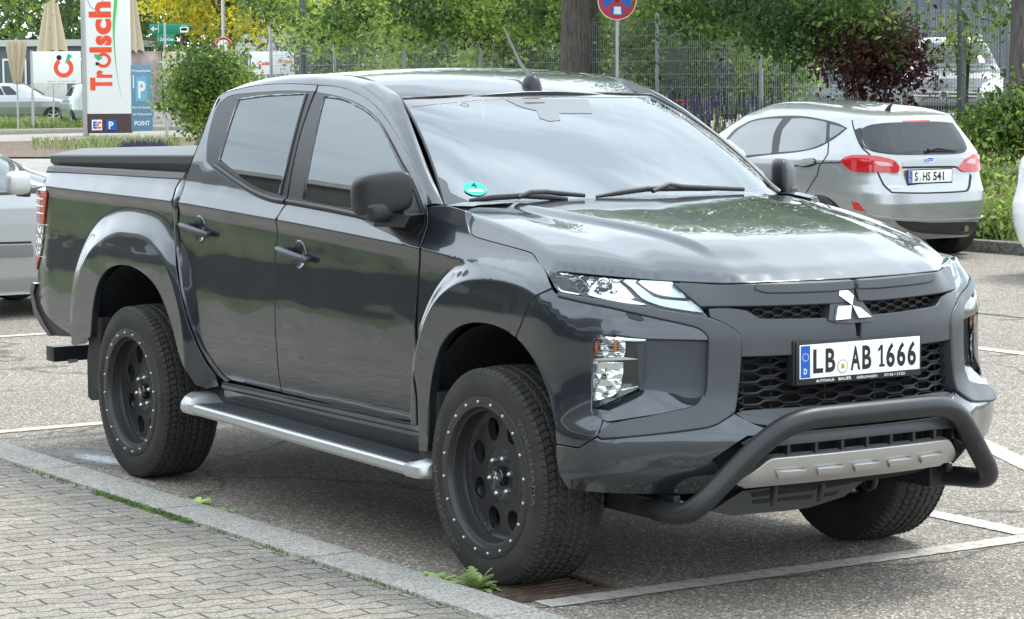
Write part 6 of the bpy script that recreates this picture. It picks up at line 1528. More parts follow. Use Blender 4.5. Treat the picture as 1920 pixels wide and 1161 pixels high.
def onsurf(car, px, off=.02):
    a, z = car.hit(px); P = np.array(car.surf(a, z, off)); da = np.array(car.surf(a+.02, z, off))-np.array(car.surf(a-.02, z, off)); dz = np.array(car.surf(a, z+.01, off))-np.array(car.surf(a, z-.01, off))
    da /= np.linalg.norm(da); dz /= np.linalg.norm(dz)
    if da @ _r < 0: da = -da
    n = np.cross(da, dz); n /= np.linalg.norm(n)
    if n @ _f > 0: n = -n
    return P, da, dz, n
P, da, dz, n = onsurf(F, z8([(1271, 503)])[0], .022); dz = np.array([0, 0, 1.]); da = np.array([0, 1., 0]); n = np.array([1., 0, 0])
plate(P, da, dz, .52, .113, [('S', .068, .108, .075, .019), ('HS', .168, .258, .075, .019), ('541', .292, .425, .075, .019)], F.root, n, seal=.138)
P, da, dz, n = onsurf(F, z8([(1286, 397)])[0], .006)
def oval(car, P, da, dz, n, a, b, m, name, th=.004, parent=None):
    P, da, dz, n = map(Vector, (P, da, dz, n)); L_ = [P+da*(a*math.cos(R(k*15)))+dz*(b*math.sin(R(k*15))) for k in range(24)]
    return MB().prism(L_, n*th).build(name, M_[m], parent or car.root, sharp=30)
eo = oval(F, P, da, dz, n, .058, .024, 'chrome', 'maker_badge'); oval(F, np.array(P)+n*.004, da, dz, n, .052, .020, 'blue', 'badge_field', .002, eo)
mb = MB(); lettering(mb, 'Ford', np.array(P)-da*.036-dz*.010+n*.0075, da, dz, .018, .072); mb.build('badge_letters', M_['white'], eo, sharp=None)
P, da, dz, n = onsurf(F, z8([(1012, 572)])[0], .004); mb = MB(); lettering(mb, 'FIESTA', P, da, dz, .016, .15); mb.build('model_lettering', M_['chrome'], F.root, sharp=None)
P, da, dz, n = onsurf(F, z8([(1485, 825)])[0], .0); P, n = Vector(P), Vector((1, 0, 0)); mb = MB(); mb.tube([P-n*.12, P+n*.035], .036, 20, cap=False); mb.tube([P+n*.035, P-n*.12], .030, 20); mb.build('exhaust_pipe', M_['chrome'], F.root)
oval(F, P+n*.01, da, dz, n, .029, .029, 'void', 'exhaust_hole', .003)
a0 = np.array(F.surf(*F.hit(z8([(1250, 352)])[0]), .035)); a1 = np.array(F.surf(*F.hit(z8([(1300, 345)])[0]), .05)); a2 = np.array(F.surf(*F.hit(z8([(1430, 350)])[0]), .025))
MB().tube([tuple(a0), tuple(a1), tuple(a2)], [.022, .016, .006], 8).build('rear_wiper', M_['black'], F.root)
P = np.array(F.surf(*F.hit((1663, 207)))); MB().tube([(P[0], P[1], P[2]-.02), (P[0]+.03, P[1], P[2]+.03), (P[0]+.07, P[1], P[2]+.06)], [.035, .02, .008], 8).build('roof_aerial', M_['black'], F.root)
# ---- minivan at the left edge, nose to the right
MPV = [(.18, .15, 4.15, .78), (.30, .05, 4.25, .84), (.50, .0, 4.30, .875), (.70, .02, 4.28, .88), (.82, .05, 4.20, .88), (.92, .07, 3.95, .87), (1.0, .09, 3.55, .855), (1.08, .12, 3.30, .83), (1.2, .17, 3.08, .79), (1.35, .24, 2.80, .735), (1.5, .33, 2.45, .67), (1.57, .42, 2.2, .62), (1.60, .6, 2.0, .54), (1.62, .9, 1.8, .35), (1.625, 1.2, 1.5, .1)]
M_['mould'] = mat('grey_moulding', (.15, .155, .16), .5)
V_ = Car('minivan', (-11.32, -1.50, 0), math.pi/2, 'silver minivan cut by the left picture edge behind the load bed', MPV, n=5.2, colour='minipaint'); V_.body()
zl = lambda l: [(x/3.871, 240+y/3.871) for x, y in l]
V_.pn('front_window', zl([(-300, 150), (-60, 120), (5, 150), (35, 230), (60, 320), (78, 400), (70, 462), (-20, 470), (-320, 480)]), 'cglass2', .006)
V_.pn('window_trim', zl([(-20, 110), (15, 140), (60, 200), (110, 310), (130, 400), (160, 470), (200, 478), (60, 485), (-30, 488), (-30, 468), (70, 462), (80, 400), (62, 320), (38, 230), (8, 150), (-20, 122)]), 'trim', .004)
V_.pn('quarter_window', zl([(110, 195), (180, 235), (260, 285), (335, 335), (330, 372), (300, 425), (232, 440), (190, 360), (140, 255)]), 'cglass2', .006)
V_.pn('window_trim', zl([(88, 172), (180, 222), (300, 295), (350, 330), (335, 470), (200, 475), (160, 400), (112, 260)]), 'trim', .003)
V_.pn('door_moulding', zl([(-250, 860), (0, 855), (230, 848), (232, 925), (0, 935), (-250, 942)]), 'mould', .018, thick=.03)
V_.pn('moulding_line', zl([(-250, 835), (0, 830), (230, 824), (230, 836), (0, 842), (-250, 848)]), 'seamdark', .003)
V_.pn('sill_trim', [(-60, 553), (0, 551), (70, 548), (72, 565), (0, 568), (-60, 570)], 'alu', .02, thick=.03)
cm = at((34, 343), 18.15); m = superq((cm.x, cm.y, cm.z), (.06, .085, .082), .6, .6); mo = m.build('door_mirror', M_['alu'], V_.root, sharp=50)
MB().box((cm.x-.06, cm.y+.06, cm.z-.08), (.16, .05, .04), bev=.01).build('mirror_foot', M_['black'], mo)
for x in (.8, 3.62):
    V_.arch(x, .8, .35); V_.arch(x, -.8, .35)
    for y in (.77, -.77): V_.wheel(x, y, .315)
def glasshouse(c, sides, zb, zt_, rng, nose=.72):
    q = c.per/4
    def bd(a0, a1, nm, z0=zb, z1=zt_): c.pn(nm, [(a0+.05, z1), (a1-.05, z1), (a1, (z0+z1)/2), (a1, z0), (a0, z0), (a0, (z0+z1)/2)], 'cglass2', .008, dom=True)
    for k in sides:
        for a, b in rng: bd(q*k+(a if k == 1 else -b), q*k+(b if k == 1 else -a), 'side_window')
    if nose: bd(2*q-nose, 2*q+nose, 'windscreen')
    bd(-.66, .66, 'rear_window')
glasshouse(V_, (1,), 1.10, 1.48, ((-1.25, -.45), (-.38, .42), (.50, 1.0))); glasshouse(V_, (3,), 1.10, 1.48, ((-1.25, -.45),), nose=0)
# ---- white car whose corner enters at the right edge
W_ = Car('white_car', (-9.17, 10.62, 0), 0, 'white car of which only a rounded corner shows at the right picture edge', HATCH, n=4.0, colour='whitepaint'); W_.body()
glasshouse(W_, (1, 3), 1.0, 1.30, ((-1.0, -.30), (-.22, .45), (.52, .85)))
for x in (1.02, 3.24):
    W_.arch(x, .8, .33); W_.arch(x, -.8, .33)
    for y in (.765, -.765): W_.wheel(x, y, .305)
# ---- pale green estate behind the totem and cars further back
EST = [(.2, .12, 4.2, .78), (.35, .03, 4.3, .85), (.6, .0, 4.33, .88), (.8, .05, 4.25, .88), (.93, .08, 3.7, .86), (1.02, .12, 3.2, .83), (1.2, .25, 2.9, .74), (1.36, .42, 2.6, .65), (1.42, .6, 2.4, .58), (1.45, .9, 2.1, .45), (1.46, 1.3, 1.7, .2)]
def simplecar(name, loc, yaw, label, colour, lv=EST, wins=True, scale=1., lights=False):
    c = Car(name, loc, yaw, label, lv, n=4.2, colour=colour); c.body(); per = c.per
    def band(a0, a1, z0, z1, nm, m='cglass', off=.01):
        c.pn(nm, [(a0+.04, z1), (a1-.04, z1), (a1, (z0+z1)/2), (a1, z0), (a0, z0), (a0, (z0+z1)/2)], m, off, dom=True)
    q = per/4; zb, zt_ = lv[5][0]+.02, lv[7][0]-.02
    # perimeter: 0 tail centre, per/4 one flank centre, per/2 nose, 3per/4 other flank
    for k in (1, 3):
        band(q*k-.95, q*k-.30, zb, zt_, 'side_window'); band(q*k-.22, q*k+.42, zb, zt_, 'side_window'); band(q*k+.5, q*k+.85, zb, zt_-.03, 'side_window')
    band(2*q-.72, 2*q+.72, zb, zt_, 'windscreen'); band(-.68, .68, zb, zt_, 'rear_window')
    if lights:
        for sg in (-1, 1):
            band(2*q+sg*.78-.22, 2*q+sg*.78+.22, .66, .84, 'headlight', 'crystal')
        band(2*q-.5, 2*q+.5, .70, .78, 'grille', 'gloss'); band(2*q-.55, 2*q+.55, .735, .75, 'grille_bar', 'chrome', .02); band(2*q-.6, 2*q+.6, .36, .52, 'air_intake', 'black')
    for x in (.85, lv[2][2]-.85):
        for y in (.80, -.80): c.arch(x, y, .34); c.wheel(x, y*.96, .31)
    return c
lat = math.atan2(_r[1], _r[0])
yh = math.atan2(_f[1], _f[0])+R(17.6); hd_ = Vector((math.cos(yh), math.sin(yh), 0)); ld_ = Vector((-hd_.y, hd_.x, 0)); p = Vector(U((137, 241), z=0))-hd_*.85-ld_*.8
e_ = simplecar('estate_car', (p.x, p.y, 0), yh, 'pale green estate car half hidden by the advertising totem', 'palegreenpaint')
p = at((30, 130), 92); simplecar('parked_car', (p.x-2, p.y-1.5, 0), lat+R(5), 'grey car parked behind the hedge at the left edge', 'silverpaint')
p = at((1475, 130), 78); simplecar('parked_car', (p.x-2, p.y-1.2, .2), lat+R(20), 'silver car beyond the fence, left one of the two behind the red bush', 'silverpaint')
p = at((1530, 130), 62); simplecar('parked_car', (p.x-1.2, p.y-1.0, .35), lat+R(25), 'dark car beyond the fence, right one of the two behind the red bush', 'darkpaint')
SUV = [(.28, .12, 4.3, .80), (.42, .03, 4.40, .87), (.62, .0, 4.43, .90), (.86, .03, 4.38, .90), (1.0, .06, 4.15, .89), (1.10, .10, 3.55, .86), (1.28, .2, 3.3, .79), (1.5, .35, 2.95, .69), (1.6, .5, 2.7, .62), (1.645, .8, 2.4, .5), (1.66, 1.2, 2.0, .25)]
p = at((1800, 200), 49); hx = math.atan2(-_f[1], -_f[0])
yw = hx-R(5)
sv = Car('off_road_car', (p.x-math.cos(yw)*4.43, p.y-math.sin(yw)*4.43, .70), yw, 'grey off-road car facing the camera behind the fence at the right', SUV, n=4.4, colour='vanpaint'); sv.body()
z4 = lambda l: [(1440+x/3.871, y/3.871) for x, y in l]
sv.pn('windscreen', z4([(1060, 480), (1075, 400), (1130, 330), (1250, 322), (1500, 322), (1670, 330), (1690, 400), (1700, 515), (1500, 520), (1200, 515), (1060, 505)]), 'cglass', .01)
sv.pn('grille', z4([(1050, 655), (1200, 662), (1500, 668), (1520, 690), (1500, 715), (1200, 712), (1060, 700)]), 'gloss', .012)
for dy in (0, 26): sv.pn('grille_bar', z4([(1050, 658+dy), (1300, 664+dy), (1515, 668+dy), (1515, 676+dy), (1300, 674+dy), (1050, 668+dy)]), 'chrome', .022)
sv.pn('headlight', z4([(1530, 665), (1560, 610), (1640, 570), (1700, 560), (1720, 600), (1700, 680), (1640, 712), (1560, 712)]), 'crystal', .012)
sv.pn('headlight', z4([(1050, 640), (1040, 600), (1000, 600), (985, 660), (1030, 690), (1048, 680)]), 'crystal', .012)
sv.pn('air_intake', z4([(1080, 760), (1300, 770), (1500, 770), (1480, 820), (1100, 815)]), 'black', .012)
P, da, dz, n = onsurf(sv, z4([(1275, 690)])[0], .03); eo = oval(sv, P, da, dz, n, .085, .085, 'chrome', 'maker_badge'); oval(sv, np.array(P)+n*.004, da, dz, n, .073, .073, 'gloss', 'badge_field', .003, eo)
mb = MB()
for a, b in (((-.045, .055), (0, -.058)), ((0, -.058), (.0225, .0)), ((.045, .055), (0, -.058)),): pass
def stroke(mb, pts, wd, P, da, dz, n, off): 
    P, da, dz, n = map(Vector, (P, da, dz, n)); mb.tube([P+da*a+dz*b+n*off for a, b in pts], wd, 6, flat=.4)
stroke(mb, [(-.028, .062), (0, .004), (.028, .062)], .006, P, da, dz, n, .008); stroke(mb, [(-.06, .035), (-.025, -.058), (0, -.006), (.025, -.058), (.06, .035)], .006, P, da, dz, n, .008); mb.build('badge_letters', M_['chrome'], eo)
for y in (.56, -.56):
    mb = MB(); mb.tube([tuple(sv.loc+sv.M @ np.array((x, y*(1-.0), 1.655+.04*math.sin(math.pi*(x-.8)/1.8)))) for x in np.linspace(.8, 2.6, 10)], .022, 8); mb.build('roof_rail', M_['alu'], sv.root)
cm = at((1888, 136), 44.5); superq((cm.x, cm.y, cm.z), (.09, .12, .09), .6, .6).build('door_mirror', M_['black'], sv.root, sharp=50)
for x in (.85, 3.5):
    for y in (.80, -.80): sv.arch(x, y, .38); sv.wheel(x, y*.96, .34)
# ============================================================ FENCE
M_['steel'] = mat('galvanised_steel', (.33, .35, .36), .45, .6); M_['dsteel'] = mat('dark_grey_steel', (.12, .13, .14), .5, .3)
fc = thing('wire_fence', (-25, 17, .66), 'grey double wire mesh fence behind the planting, with steel posts', 'fence')
X0, X1 = -36.6, -9.1; px_ = np.arange(X0, X1+.1, 2.5)
for x in px_: MB().box((x, 17.02, 1.65), (.06, .04, 1.98), bev=.004).build('post', M_['steel'], fc)
for x in px_[:-1]:
    m = MB(); g_ = .0028
    for k in range(49): m.box((x+.05+k*.05, 16.985, 1.62), (g_*1.7, g_*1.7, 1.80))
    for k in range(10):
        z = .76+k*.19
        for d in (-.006, .006): m.box((x+1.25, 16.985+d, z), (2.44, g_*2.2, g_*2.4))
    m.build('mesh_panel', M_['steel'], fc, sharp=None)
MB().box(tuple(on_y((1803, 110), 16.7))[:2]+(1.7,), (.085, .085, 2.1), bev=.01).build('post', M_['dsteel'], fc)
p = on_y((569, 130), 16.3); lp = thing('lamp_post', (p.x, p.y, .5), 'grey round lamp post above the cab roof, in front of the navy sign', 'lamp post')
MB().tube([(p.x, p.y, .3), (p.x, p.y, 3.2), (p.x, p.y, 5.5)], [.062, .058, .045], 20).build('pole', M_['dsteel'], lp); MB().box((p.x+.3, p.y, 5.55), (.8, .16, .08), bev=.03).build('lamp_head', M_['dsteel'], lp)
# ============================================================ SIGNS
M_['signred'] = mat('sign_red', (.50, .012, .02), .35); M_['signblue'] = mat('sign_blue', (.01, .10, .42), .35); M_['signwhite'] = mat('sign_white', (.78, .79, .78), .4); M_['signgreen'] = mat('sign_green', (.005, .22, .12), .4)
M_['tored'] = mat('logo_red', (.80, .085, .03), .45); M_['togreen'] = mat('logo_green', (.10, .52, .10), .45); M_['togreen2'] = mat('logo_dark_green', (.05, .40, .16), .45); M_['brownb'] = mat('totem_brown', (.075, .045, .04), .6); M_['lblue'] = mat('sign_light_blue', (.16, .42, .60), .4); M_['sblue'] = mat('board_blue', (.13, .27, .39), .45); M_['navy'] = mat('navy_board', (.015, .04, .14), .5)
EX, EZ = Vector((_r[0], _r[1], 0)).normalized(), Vector((0, 0, 1)); EN = EZ.cross(EX)*-1
if EN @ Vector(_f) > 0: EN = -EN
class Board:
    """upright board facing the camera side; drawn in the board's own metres"""
    def __init__(s, name, label, cat, px0, px1, D_, th, m, base_z=0., pname='panel', yaw=0, group=None):
        s.ex = (Matrix.Rotation(yaw, 3, 'Z') @ EX); s.en = (Matrix.Rotation(yaw, 3, 'Z') @ EN); a, b = at(px0, D_), at(px1, D_)
        s.k = D_/FPX; s.p0 = px0; s.o = a; w_ = (px1[0]-px0[0])*s.k; h = (px1[1]-px0[1])*s.k
        c = a+s.ex*(w_/2)-EZ*(h/2); s.root = thing(name, (c.x, c.y, base_z), label, cat, group)
        rot = Matrix((s.en, s.ex, EZ)).transposed().to_4x4(); s.pan = MB().box(c-s.en*th/2, (th, w_, h), rot=rot, bev=min(.01, th/4)).build(pname, M_[m], s.root)
    def p(s, u_, v_, d=.004): return s.o+s.ex*((u_-s.p0[0])*s.k)-EZ*((v_-s.p0[1])*s.k)+s.en*d
    def poly(s, pts, m, name, d=.004):
        return MB().add([s.p(a, b, d) for a, b in pts], [tuple(range(len(pts)))]).build(name, M_[m], s.pan, sharp=None)
    def band(s, A, B_, m, name, d=.004):
        return MB().grid([[s.p(*a, d) for a in A], [s.p(*b, d) for b in B_]]).build(name, M_[m], s.pan, sharp=None)
    def text(s, t, u0, v0, u1, hpx, m, name, d=.006, bold=.0, up=False, vw=None):
        mb = MB()
        if up: lettering(mb, t, s.p(u0, v0, d), EZ, -s.ex, hpx*s.k, vw*s.k if vw else None, bold=bold)
        else: lettering(mb, t, s.p(u0, v0, d), s.ex, EZ, hpx*s.k, (u1-u0)*s.k, bold=bold)
        return mb.build(name, M_[m], s.pan, sharp=None)
    def ring(s, cu, cv, r0, r1, m, name, a0=0, a1=360, d=.005, n=40):
        A = [(cu+r0*math.cos(R(a0+(a1-a0)*i/n)), cv-r0*math.sin(R(a0+(a1-a0)*i/n))) for i in range(n+1)]; B_ = [(cu+r1*math.cos(R(a0+(a1-a0)*i/n)), cv-r1*math.sin(R(a0+(a1-a0)*i/n))) for i in range(n+1)]
        return s.band(A, B_, m, name, d)
    def dot(s, cu, cv, r_, m, name, d=.006, n=24): return s.poly([(cu+r_*math.cos(R(360*i/n)), cv-r_*math.sin(R(360*i/n))) for i in range(n)], m, name, d)
T = Board('advertising_totem', 'tall white advertising totem with red vertical lettering and a brown foot', 'totem', (156.5, -90), (239, 213), 74, .30, 'signwhite')
rot = Matrix((T.en, T.ex, EZ)).transposed().to_4x4()
c = T.p(152.5, 85)-T.en*.15; MB().box(c, (.34, 8.5*T.k, 375*T.k), rot=rot, bev=.01).build('edge_profile', M_['alu'], T.root)
c = T.p(198, 231)-T.en*.15; MB().box(c, (.28, 82*T.k, 37*T.k), rot=rot).build('foot_board', M_['brownb'], T.root)
# the word, read upwards, letter by letter so that widths match
for ch, v0, v1, hh in (('T', 169, 145, 37.5), ('r', 145.5, 131, 37.5), ('l', 98, 88, 37.5), ('s', 84.5, 66, 37.5), ('c', 64.5, 35, 37.5), ('h', 32.5, 3, 37.5)):
    T.text(ch, 203, v0, 0, hh, 'tored', 'letter', up=True, vw=(v0-v1), bold=.045, d=.008)
T.ring(189.5, 112.5, 8.2, 14.3, 'tored', 'letter', 212, 500); T.dot(177.5, 119, 3.2, 'ink', 'logo_dot', .010); T.poly([(180, 113), (173, 106.5), (172.5, 101.5), (176, 100.5), (188, 108)], 'togreen2', 'logo_leaf', .010)
A = [(211, -60), (213, -20), (211, 10), (208.5, 40), (208.5, 70), (211, 110), (215, 145), (219, 168), (223, 186)]; B_ = [(219, -60), (219, -20), (217.5, 8), (214, 35), (211.5, 70), (213, 110), (216, 145), (219.6, 168), (223.3, 186)]
T.band([tuple(q) for q in crsplit(A, False)][::3], [tuple(q) for q in crsplit(B_, False)][::3], 'togreen', 'swoosh')
cA = [(158, -12), (163, 6), (172, 16), (184, 17), (192, -2)]; mb = MB(); mb.tube([T.p(a, b, .006) for a, b in crsplit(cA, False)[::20]], .008, 5, flat=.3); mb.build('fine_line', M_['dsteel'], T.pan)
T.poly([(165, 244), (184.5, 244), (184.5, 224), (165, 224)], 'signwhite', 'card_logo', .02-.0); T.text('E', 168, 240, 175, 12, 'signblue', 'letter', d=.03, bold=.04); T.text('C', 175.5, 240, 183, 12, 'tored', 'letter', d=.03, bold=.04)
T.poly([(192, 244), (212, 244), (212, 224), (192, 224)], 'signblue', 'card_logo', .02); T.text('P', 197, 241, 206, 13, 'signwhite', 'letter', d=.03, bold=.03)
Bd = Board('billboard', 'white billboard with an orange ring logo left of the totem', 'billboard', (59, 97), (150, 157), 80, .12, 'signwhite')
Bd.ring(118.5, 127.5, 10.5, 18.5, 'tored', 'logo_ring', 122, 415, d=.006); Bd.dot(110.5, 108.5, 4.8, 'ink', 'logo_dot', .01); Bd.poly([(121, 121.5), (127, 101), (135, 105.5)], 'togreen2', 'logo_leaf', .01); Bd.text('Bäckerei   Konditorei   Café', 88, 153.5, 140, 1.8, 'dsteel', 'small_letters')
MB().box(Bd.p(58.5, 165)-Bd.en*.06, (.14, 4*Bd.k, 140*Bd.k), rot=Matrix((Bd.en, Bd.ex, EZ)).transposed().to_4x4()).build('post', M_['alu'], Bd.root)
M_['conc'] = mat('white_concrete', (.55, .54, .50), .8, var=.12, vscale=3, bump=.2)
cw_ = Board('garden_wall', 'pale concrete wall below the billboard behind the pale green car', 'wall', (57, 158), (124, 228), 93, .2, 'conc', pname='wall_slab')
Pk = Board('parking_sign', 'blue parking sign board with a light blue P field beside the totem', 'sign', (244.5, 122), (284, 245), 70, .08, 'sblue')
Pk.poly([(253.5, 190), (274.5, 190), (274.5, 144.5), (253.5, 144.5)], 'lblue', 'p_field'); Pk.text('P', 258, 183, 272, 30, 'signwhite', 'letter', bold=.03, d=.01)
for t, v, h in (('Privatparkplatz', 135, 4.6), ('Nur für Kunden', 203.5, 4.4), ('mit Parkausweis', 216, 4.2)): Pk.text(t, 247, v, 282, h, 'signwhite', 'letters', bold=.02)
Pk.text('POINT', 250, 235, 279, 8, 'signwhite', 'letters', bold=.03); Pk.poly([(248.5, 165), (250.6, 165), (250.6, 141), (248.5, 141)], 'signwhite', 'stroke')
# banner walls behind
def banner(name, label, a, b, D_, m): return Board(name, label, 'banner', a, b, D_, .05, m)
M_['photo1'] = mat('printed_banner_brown', (.30, .24, .23), .6, var=.9, vscale=1.6); M_['photo2'] = mat('printed_banner_pink', (.72, .56, .50), .6, var=.3, vscale=2.2)
banner('banner', 'printed brown banner behind the parking sign', (240, 97), (302, 192), 86, 'photo1'); banner('banner', 'pale pink printed banner between sign pole and the tall shrub', (304, 97), (350, 150), 87, 'photo2')
b2 = banner('banner', 'long white banner with orange lettering above the rear of the cab', (470, 97), (552, 140), 62, 'signwhite'); b2.text('Grill & Lunch', 520, 118, 548, 5, 'tored', 'letters', bold=.03); b2.text('Café', 482, 122, 505, 6, 'tored', 'letters', bold=.03)
b3 = banner('banner', 'navy blue banner with white lettering behind the lamp post', (551, 97), (588, 136), 61.5, 'navy'); b3.text('Obst', 553, 107, 564, 4, 'signwhite', 'letters', bold=.03); b3.text('Ihr', 553, 116, 562, 4, 'signwhite', 'letters', bold=.03); b3.text('Markt', 553, 124, 566, 4, 'signwhite', 'letters', bold=.03)
# pole signs
def pole(px, D_, z0, z1, r_, root, m='alu'):
    c = at(px, D_); return MB().tube([(c.x, c.y, z0), (c.x, c.y, z1)], r_, 16).build('pole', M_[m], root)
g1 = Board('direction_sign', 'green direction sign with a white arrow on a steel pole', 'sign', (280, 45.5), (354.5, 63.5), 60, .04, 'signgreen', pname='upper_board')
pole((310.5, 130), 60.12, 0, at((310, 43), 60).z, .038, g1.root)
for a in ((282.5, 54.2, 296, 1.2),): g1.poly([(284, 53.3), (295, 53.3), (295, 55.3), (284, 55.3)], 'signwhite', 'arrow_shaft'); g1.poly([(281.8, 54.3), (288, 49.5), (289, 51), (285, 54.3), (289, 57.6), (288, 59)], 'signwhite', 'arrow_head')
g1.poly([(296.5, 46.5), (297.3, 46.5), (297.3, 62.8), (296.5, 62.8)], 'signwhite', 'divider'); g1.poly([(337.5, 61.5), (353, 61.5), (353, 51), (337.5, 51)], 'signwhite', 'picture_field'); g1.poly([(339, 58), (351, 58), (350, 53), (340, 53)], 'ink', 'bus_pictogram', .008); g1.text('ÖPNV', 340, 50, 351, 2.4, 'signwhite', 'letters')
g2 = MB(); cc_ = g1.p(310, 74); g2.box(cc_-g1.en*.02, (.03, 33*g1.k, 20*g1.k), rot=Matrix((g1.en, g1.ex, EZ)).transposed().to_4x4(), bev=.004); g2.build('lower_board', M_['signgreen'], g1.root)
g1.text('DoblerGreen', 300, 77, 325, 6, 'signwhite', 'letters', bold=.02); mb = MB(); mb.tube([g1.p(296.5, 77, .006), g1.p(296.5, 71, .006)], .006, 5); mb.build('small_arrow', M_['signwhite'], g1.pan)
def roundsign(name, label, px, r_px, D_, kind, polepx, z0, pr):
    c = at(px, D_); rr_ = r_px*D_/FPX; t = thing(name, (c.x, c.y, z0), label, 'sign')
    ex, en = EX, EN
    def disc(r0, r1, m, nm, d, par, a0=0, a1=360):
        n = 48; A = [c+ex*(r0*math.cos(R(a0+(a1-a0)*i/n)))+EZ*(r0*math.sin(R(a0+(a1-a0)*i/n)))+en*d for i in range(n+1)]; B_ = [c+ex*(r1*math.cos(R(a0+(a1-a0)*i/n)))+EZ*(r1*math.sin(R(a0+(a1-a0)*i/n)))+en*d for i in range(n+1)]
        return MB().grid([A, B_]).build(nm, M_[m], par, sharp=None)
    mb = MB(); mb.prism([c+ex*(rr_*math.cos(R(7.5*k)))+EZ*(rr_*math.sin(R(7.5*k))) for k in range(48)], -en*.02); pl = mb.build('disc', M_['signwhite'], t)
    if kind == 'stop':
        disc(0, rr_*.80, 'signblue', 'blue_field', .004, pl); disc(rr_*.76, rr_*.955, 'signred', 'red_border', .006, pl)
        for a in (45, 135):
            d = ex*math.cos(R(a))+EZ*math.sin(R(a)); s_ = EZ*math.cos(R(a))-ex*math.sin(R(a)); w2 = rr_*.10; MB().add([c+d*rr_*.8+s_*w2+en*.008, c+d*rr_*.8-s_*w2+en*.008, c-d*rr_*.8-s_*w2+en*.008, c-d*rr_*.8+s_*w2+en*.008], [(0, 1, 2, 3)]).build('red_cross', M_['signred'], pl)
        MB().add([c+ex*a+EZ*(b-rr_*.50)+en*.01 for a, b in ((-.05, -.055), (.06, -.06), (.055, .05), (-.045, .055))], [(0, 1, 2, 3)]).build('sticker', M_['signwhite'], pl)
    else: disc(rr_*.70, rr_*.95, 'signred', 'red_border', .005, pl)
    MB().tube([(c.x+_f[0]*.05, c.y+_f[1]*.05, z0-.1), (c.x+_f[0]*.05, c.y+_f[1]*.05, c.z+(rr_ if kind == 'stop' else 2.4))], pr, 16).build('pole', M_['alu'], t); return t
roundsign('no_stopping_sign', 'round red and blue no stopping sign on a steel pole beside the tree trunks', (1157, 1), 36.5, 38.5, 'stop', None, .66, .030)
roundsign('prohibition_sign', 'round white sign with a red ring in front of the golden tree', (419, 86), 16.5, 80, 'ring', None, 0, .055)
# folded parasols
M_['canvas'] = mat('beige_canvas', (.50, .42, .30), .85, bump=.3, bscale=14)
def parasol(px, D_, vtop, vbot, r0, r1, label):
    c = at(px, D_); zt_ = at((px[0], vtop), D_).z; zb = at((px[0], vbot), D_).z; t = thing('parasol', (c.x, c.y, 0), label, 'parasol', 'folded beige parasols'); rows = []
    for i in range(13):
        s = i/12; r_ = r0+(r1-r0)*s**1.2; z = zt_+(zb-zt_)*s; rows.append([(c.x+math.cos(R(k*7.5))*r_*(1+.24*math.cos(8*R(k*7.5)+s)), c.y+math.sin(R(k*7.5))*r_*(1+.24*math.cos(8*R(k*7.5)+s)), z-(0.06*math.cos(8*R(k*7.5)) if i == 12 else 0)) for k in range(49)])
    MB().grid(rows).build('canvas', M_['canvas'], t); MB().tube([(c.x, c.y, 0), (c.x, c.y, zt_+.1)], .03, 10).build('mast', M_['alu'], t)
parasol((97, 50), 84, -60, 97, .06, .42, 'tall folded beige parasol above the billboard'); parasol((31, 110), 82, 78, 156, .30, .10, 'folded beige parasol bound low, at the left edge'); parasol((247, 50), 86, -60, 97, .06, .34, 'folded beige parasol just right of the totem')
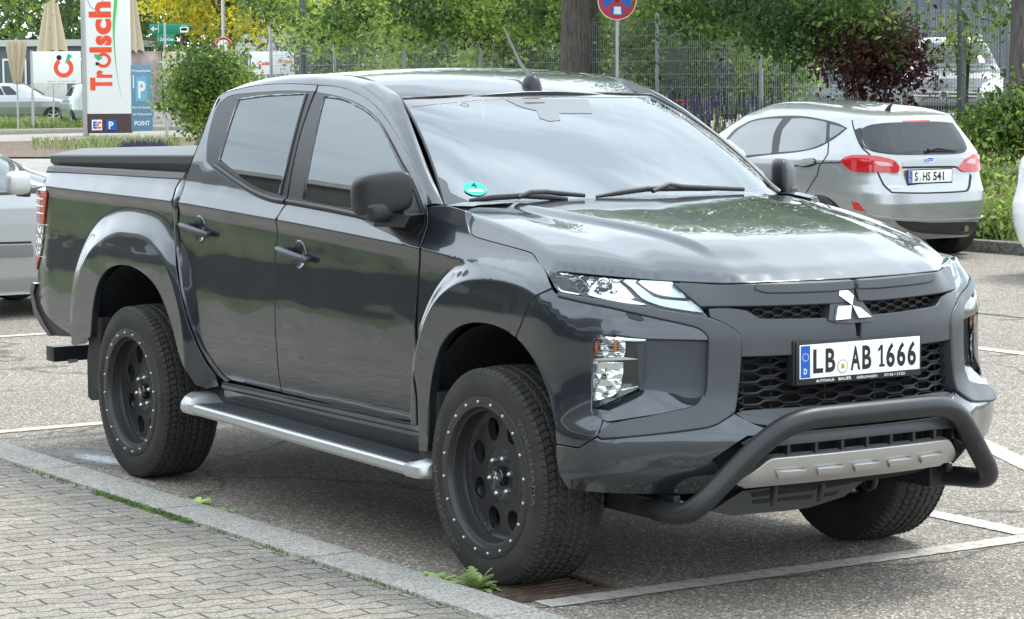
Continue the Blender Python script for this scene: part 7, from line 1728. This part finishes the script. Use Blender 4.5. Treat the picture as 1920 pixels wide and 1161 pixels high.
# hedge of grasses in front of the far car at left
# buildings
M_['hall'] = mat('grey_metal_cladding', (.115, .125, .14), .5, .3); M_['plaster'] = mat('brown_plaster', (.33, .25, .22), .85, var=.12, vscale=2); M_['winb'] = mat('building_window', (.12, .16, .17), .1, coat=1); M_['frame'] = mat('white_frame', (.7, .72, .72), .4)
def building(name, label, px0, px1, D_, m, depth=14, ribs=0, z0=0., rows=0, cols=0, ztop=None, roofm='dsteel'):
    a, b = at(px0, D_), at(px1, D_); k = D_/FPX; w_ = (px1[0]-px0[0])*k; zt_ = ztop or a.z; c = a+EX*(w_/2); t = thing(name, (c.x, c.y, z0), label, 'building'); rot = Matrix((EN, EX, EZ)).transposed().to_4x4()
    c0 = Vector((c.x, c.y, (z0+zt_)/2))-EN*(depth/2); MB().box(c0, (depth, w_, zt_-z0), rot=rot).build('walls', M_[m], t)
    MB().box(Vector((c0.x, c0.y, zt_+.12)), (depth+.4, w_+.4, .24), rot=rot).build('roof', M_[roofm], t)
    if ribs:
        mb = MB(); n = int(w_/ribs)
        for i in range(n): mb.box(Vector((a.x, a.y, (z0+zt_)/2))+EX*(i*ribs+ribs/2)+EN*.02, (.04, ribs*.45, zt_-z0-.02), rot=rot)
        mb.build('cladding_ribs', M_[m], t)
    for r_ in range(rows):
        for q in range(cols):
            cc = Vector((a.x, a.y, z0+(zt_-z0)*(r_+.55)/rows))+EX*(w_*(q+.5)/cols)+EN*.03; wn = MB().box(cc, (.08, w_/cols*.72, (zt_-z0)/rows*.55), rot=rot).build('window', M_['winb'], t)
            f = MB()
            for s in (-.36, 0, .36): f.box(cc+EX*(w_/cols*s)+EN*.05, (.04, .07, (zt_-z0)/rows*.55), rot=rot)
            for s in (-.275, .275): f.box(cc+EZ*((zt_-z0)/rows*s)+EN*.052, (.04, w_/cols*.76, .08), rot=rot)
            f.build('window_frame', M_['frame'], wn)
    return t
building('hall', 'grey ribbed metal hall behind the fence at the upper right', (1446, -60), (2150, 120), 66, 'hall', ribs=.30, z0=.5)
building('house', 'brown plastered house behind the no stopping sign', (1130, -160), (1320, 120), 100, 'plaster', z0=0, rows=3, cols=3)
building('office_building', 'pale building with large windows behind the golden tree', (436, -200), (640, 90), 112, 'conc', rows=3, cols=4)
building('shop', 'dark shop front behind the folded parasols at the left', (-60, 88), (230, 200), 97, 'dsteel', depth=8, z0=0, roofm='alu', rows=1, cols=5)
# the low hall opposite, mirrored in the doors and side windows
M_['opp'] = mat('opposite_facade', (.11, .105, .095), .8, var=.2, vscale=.5)
t = thing('opposite_hall', (-30, -22, 0), 'long dark hall with pale bands opposite the bays, seen mirrored in the pickup doors', 'building')
MB().box((-30, -22.5, 4.6), (70, 12, 9.2)).build('walls', M_['opp'], t)
for z, h, m in ((9.3, .5, 'conc'), (5.4, .35, 'conc'), (1.0, 2.0, 'void')): MB().box((-30, -16.4, z), (70.2, .3, h)).build('wall_band', M_[m], t)
MB().box((-30, -14.8, 4.2), (70, 3.2, .22)).build('canopy', M_['conc'], t)
for x in range(-62, 4, 5): MB().box((x, -16.42, 2.9), (3.4, .12, 1.5)).build('window', M_['winb'], t)
for i, (x, y, r_) in enumerate(((-34, -12.6, 1.5), (-18, -12.8, 1.2), (12, -17, 2.6))):
    tree((x, y, 0), 3.2, .16, ['round tree in front of the opposite hall, farthest along', 'small tree in front of the middle of the opposite hall', 'broad tree opposite, nearest the camera'][i], blobset((x, y, 4.4), r_, 10, r_*.45, 70+i), 3500, .26, G3, w=[.5, .35, .15])
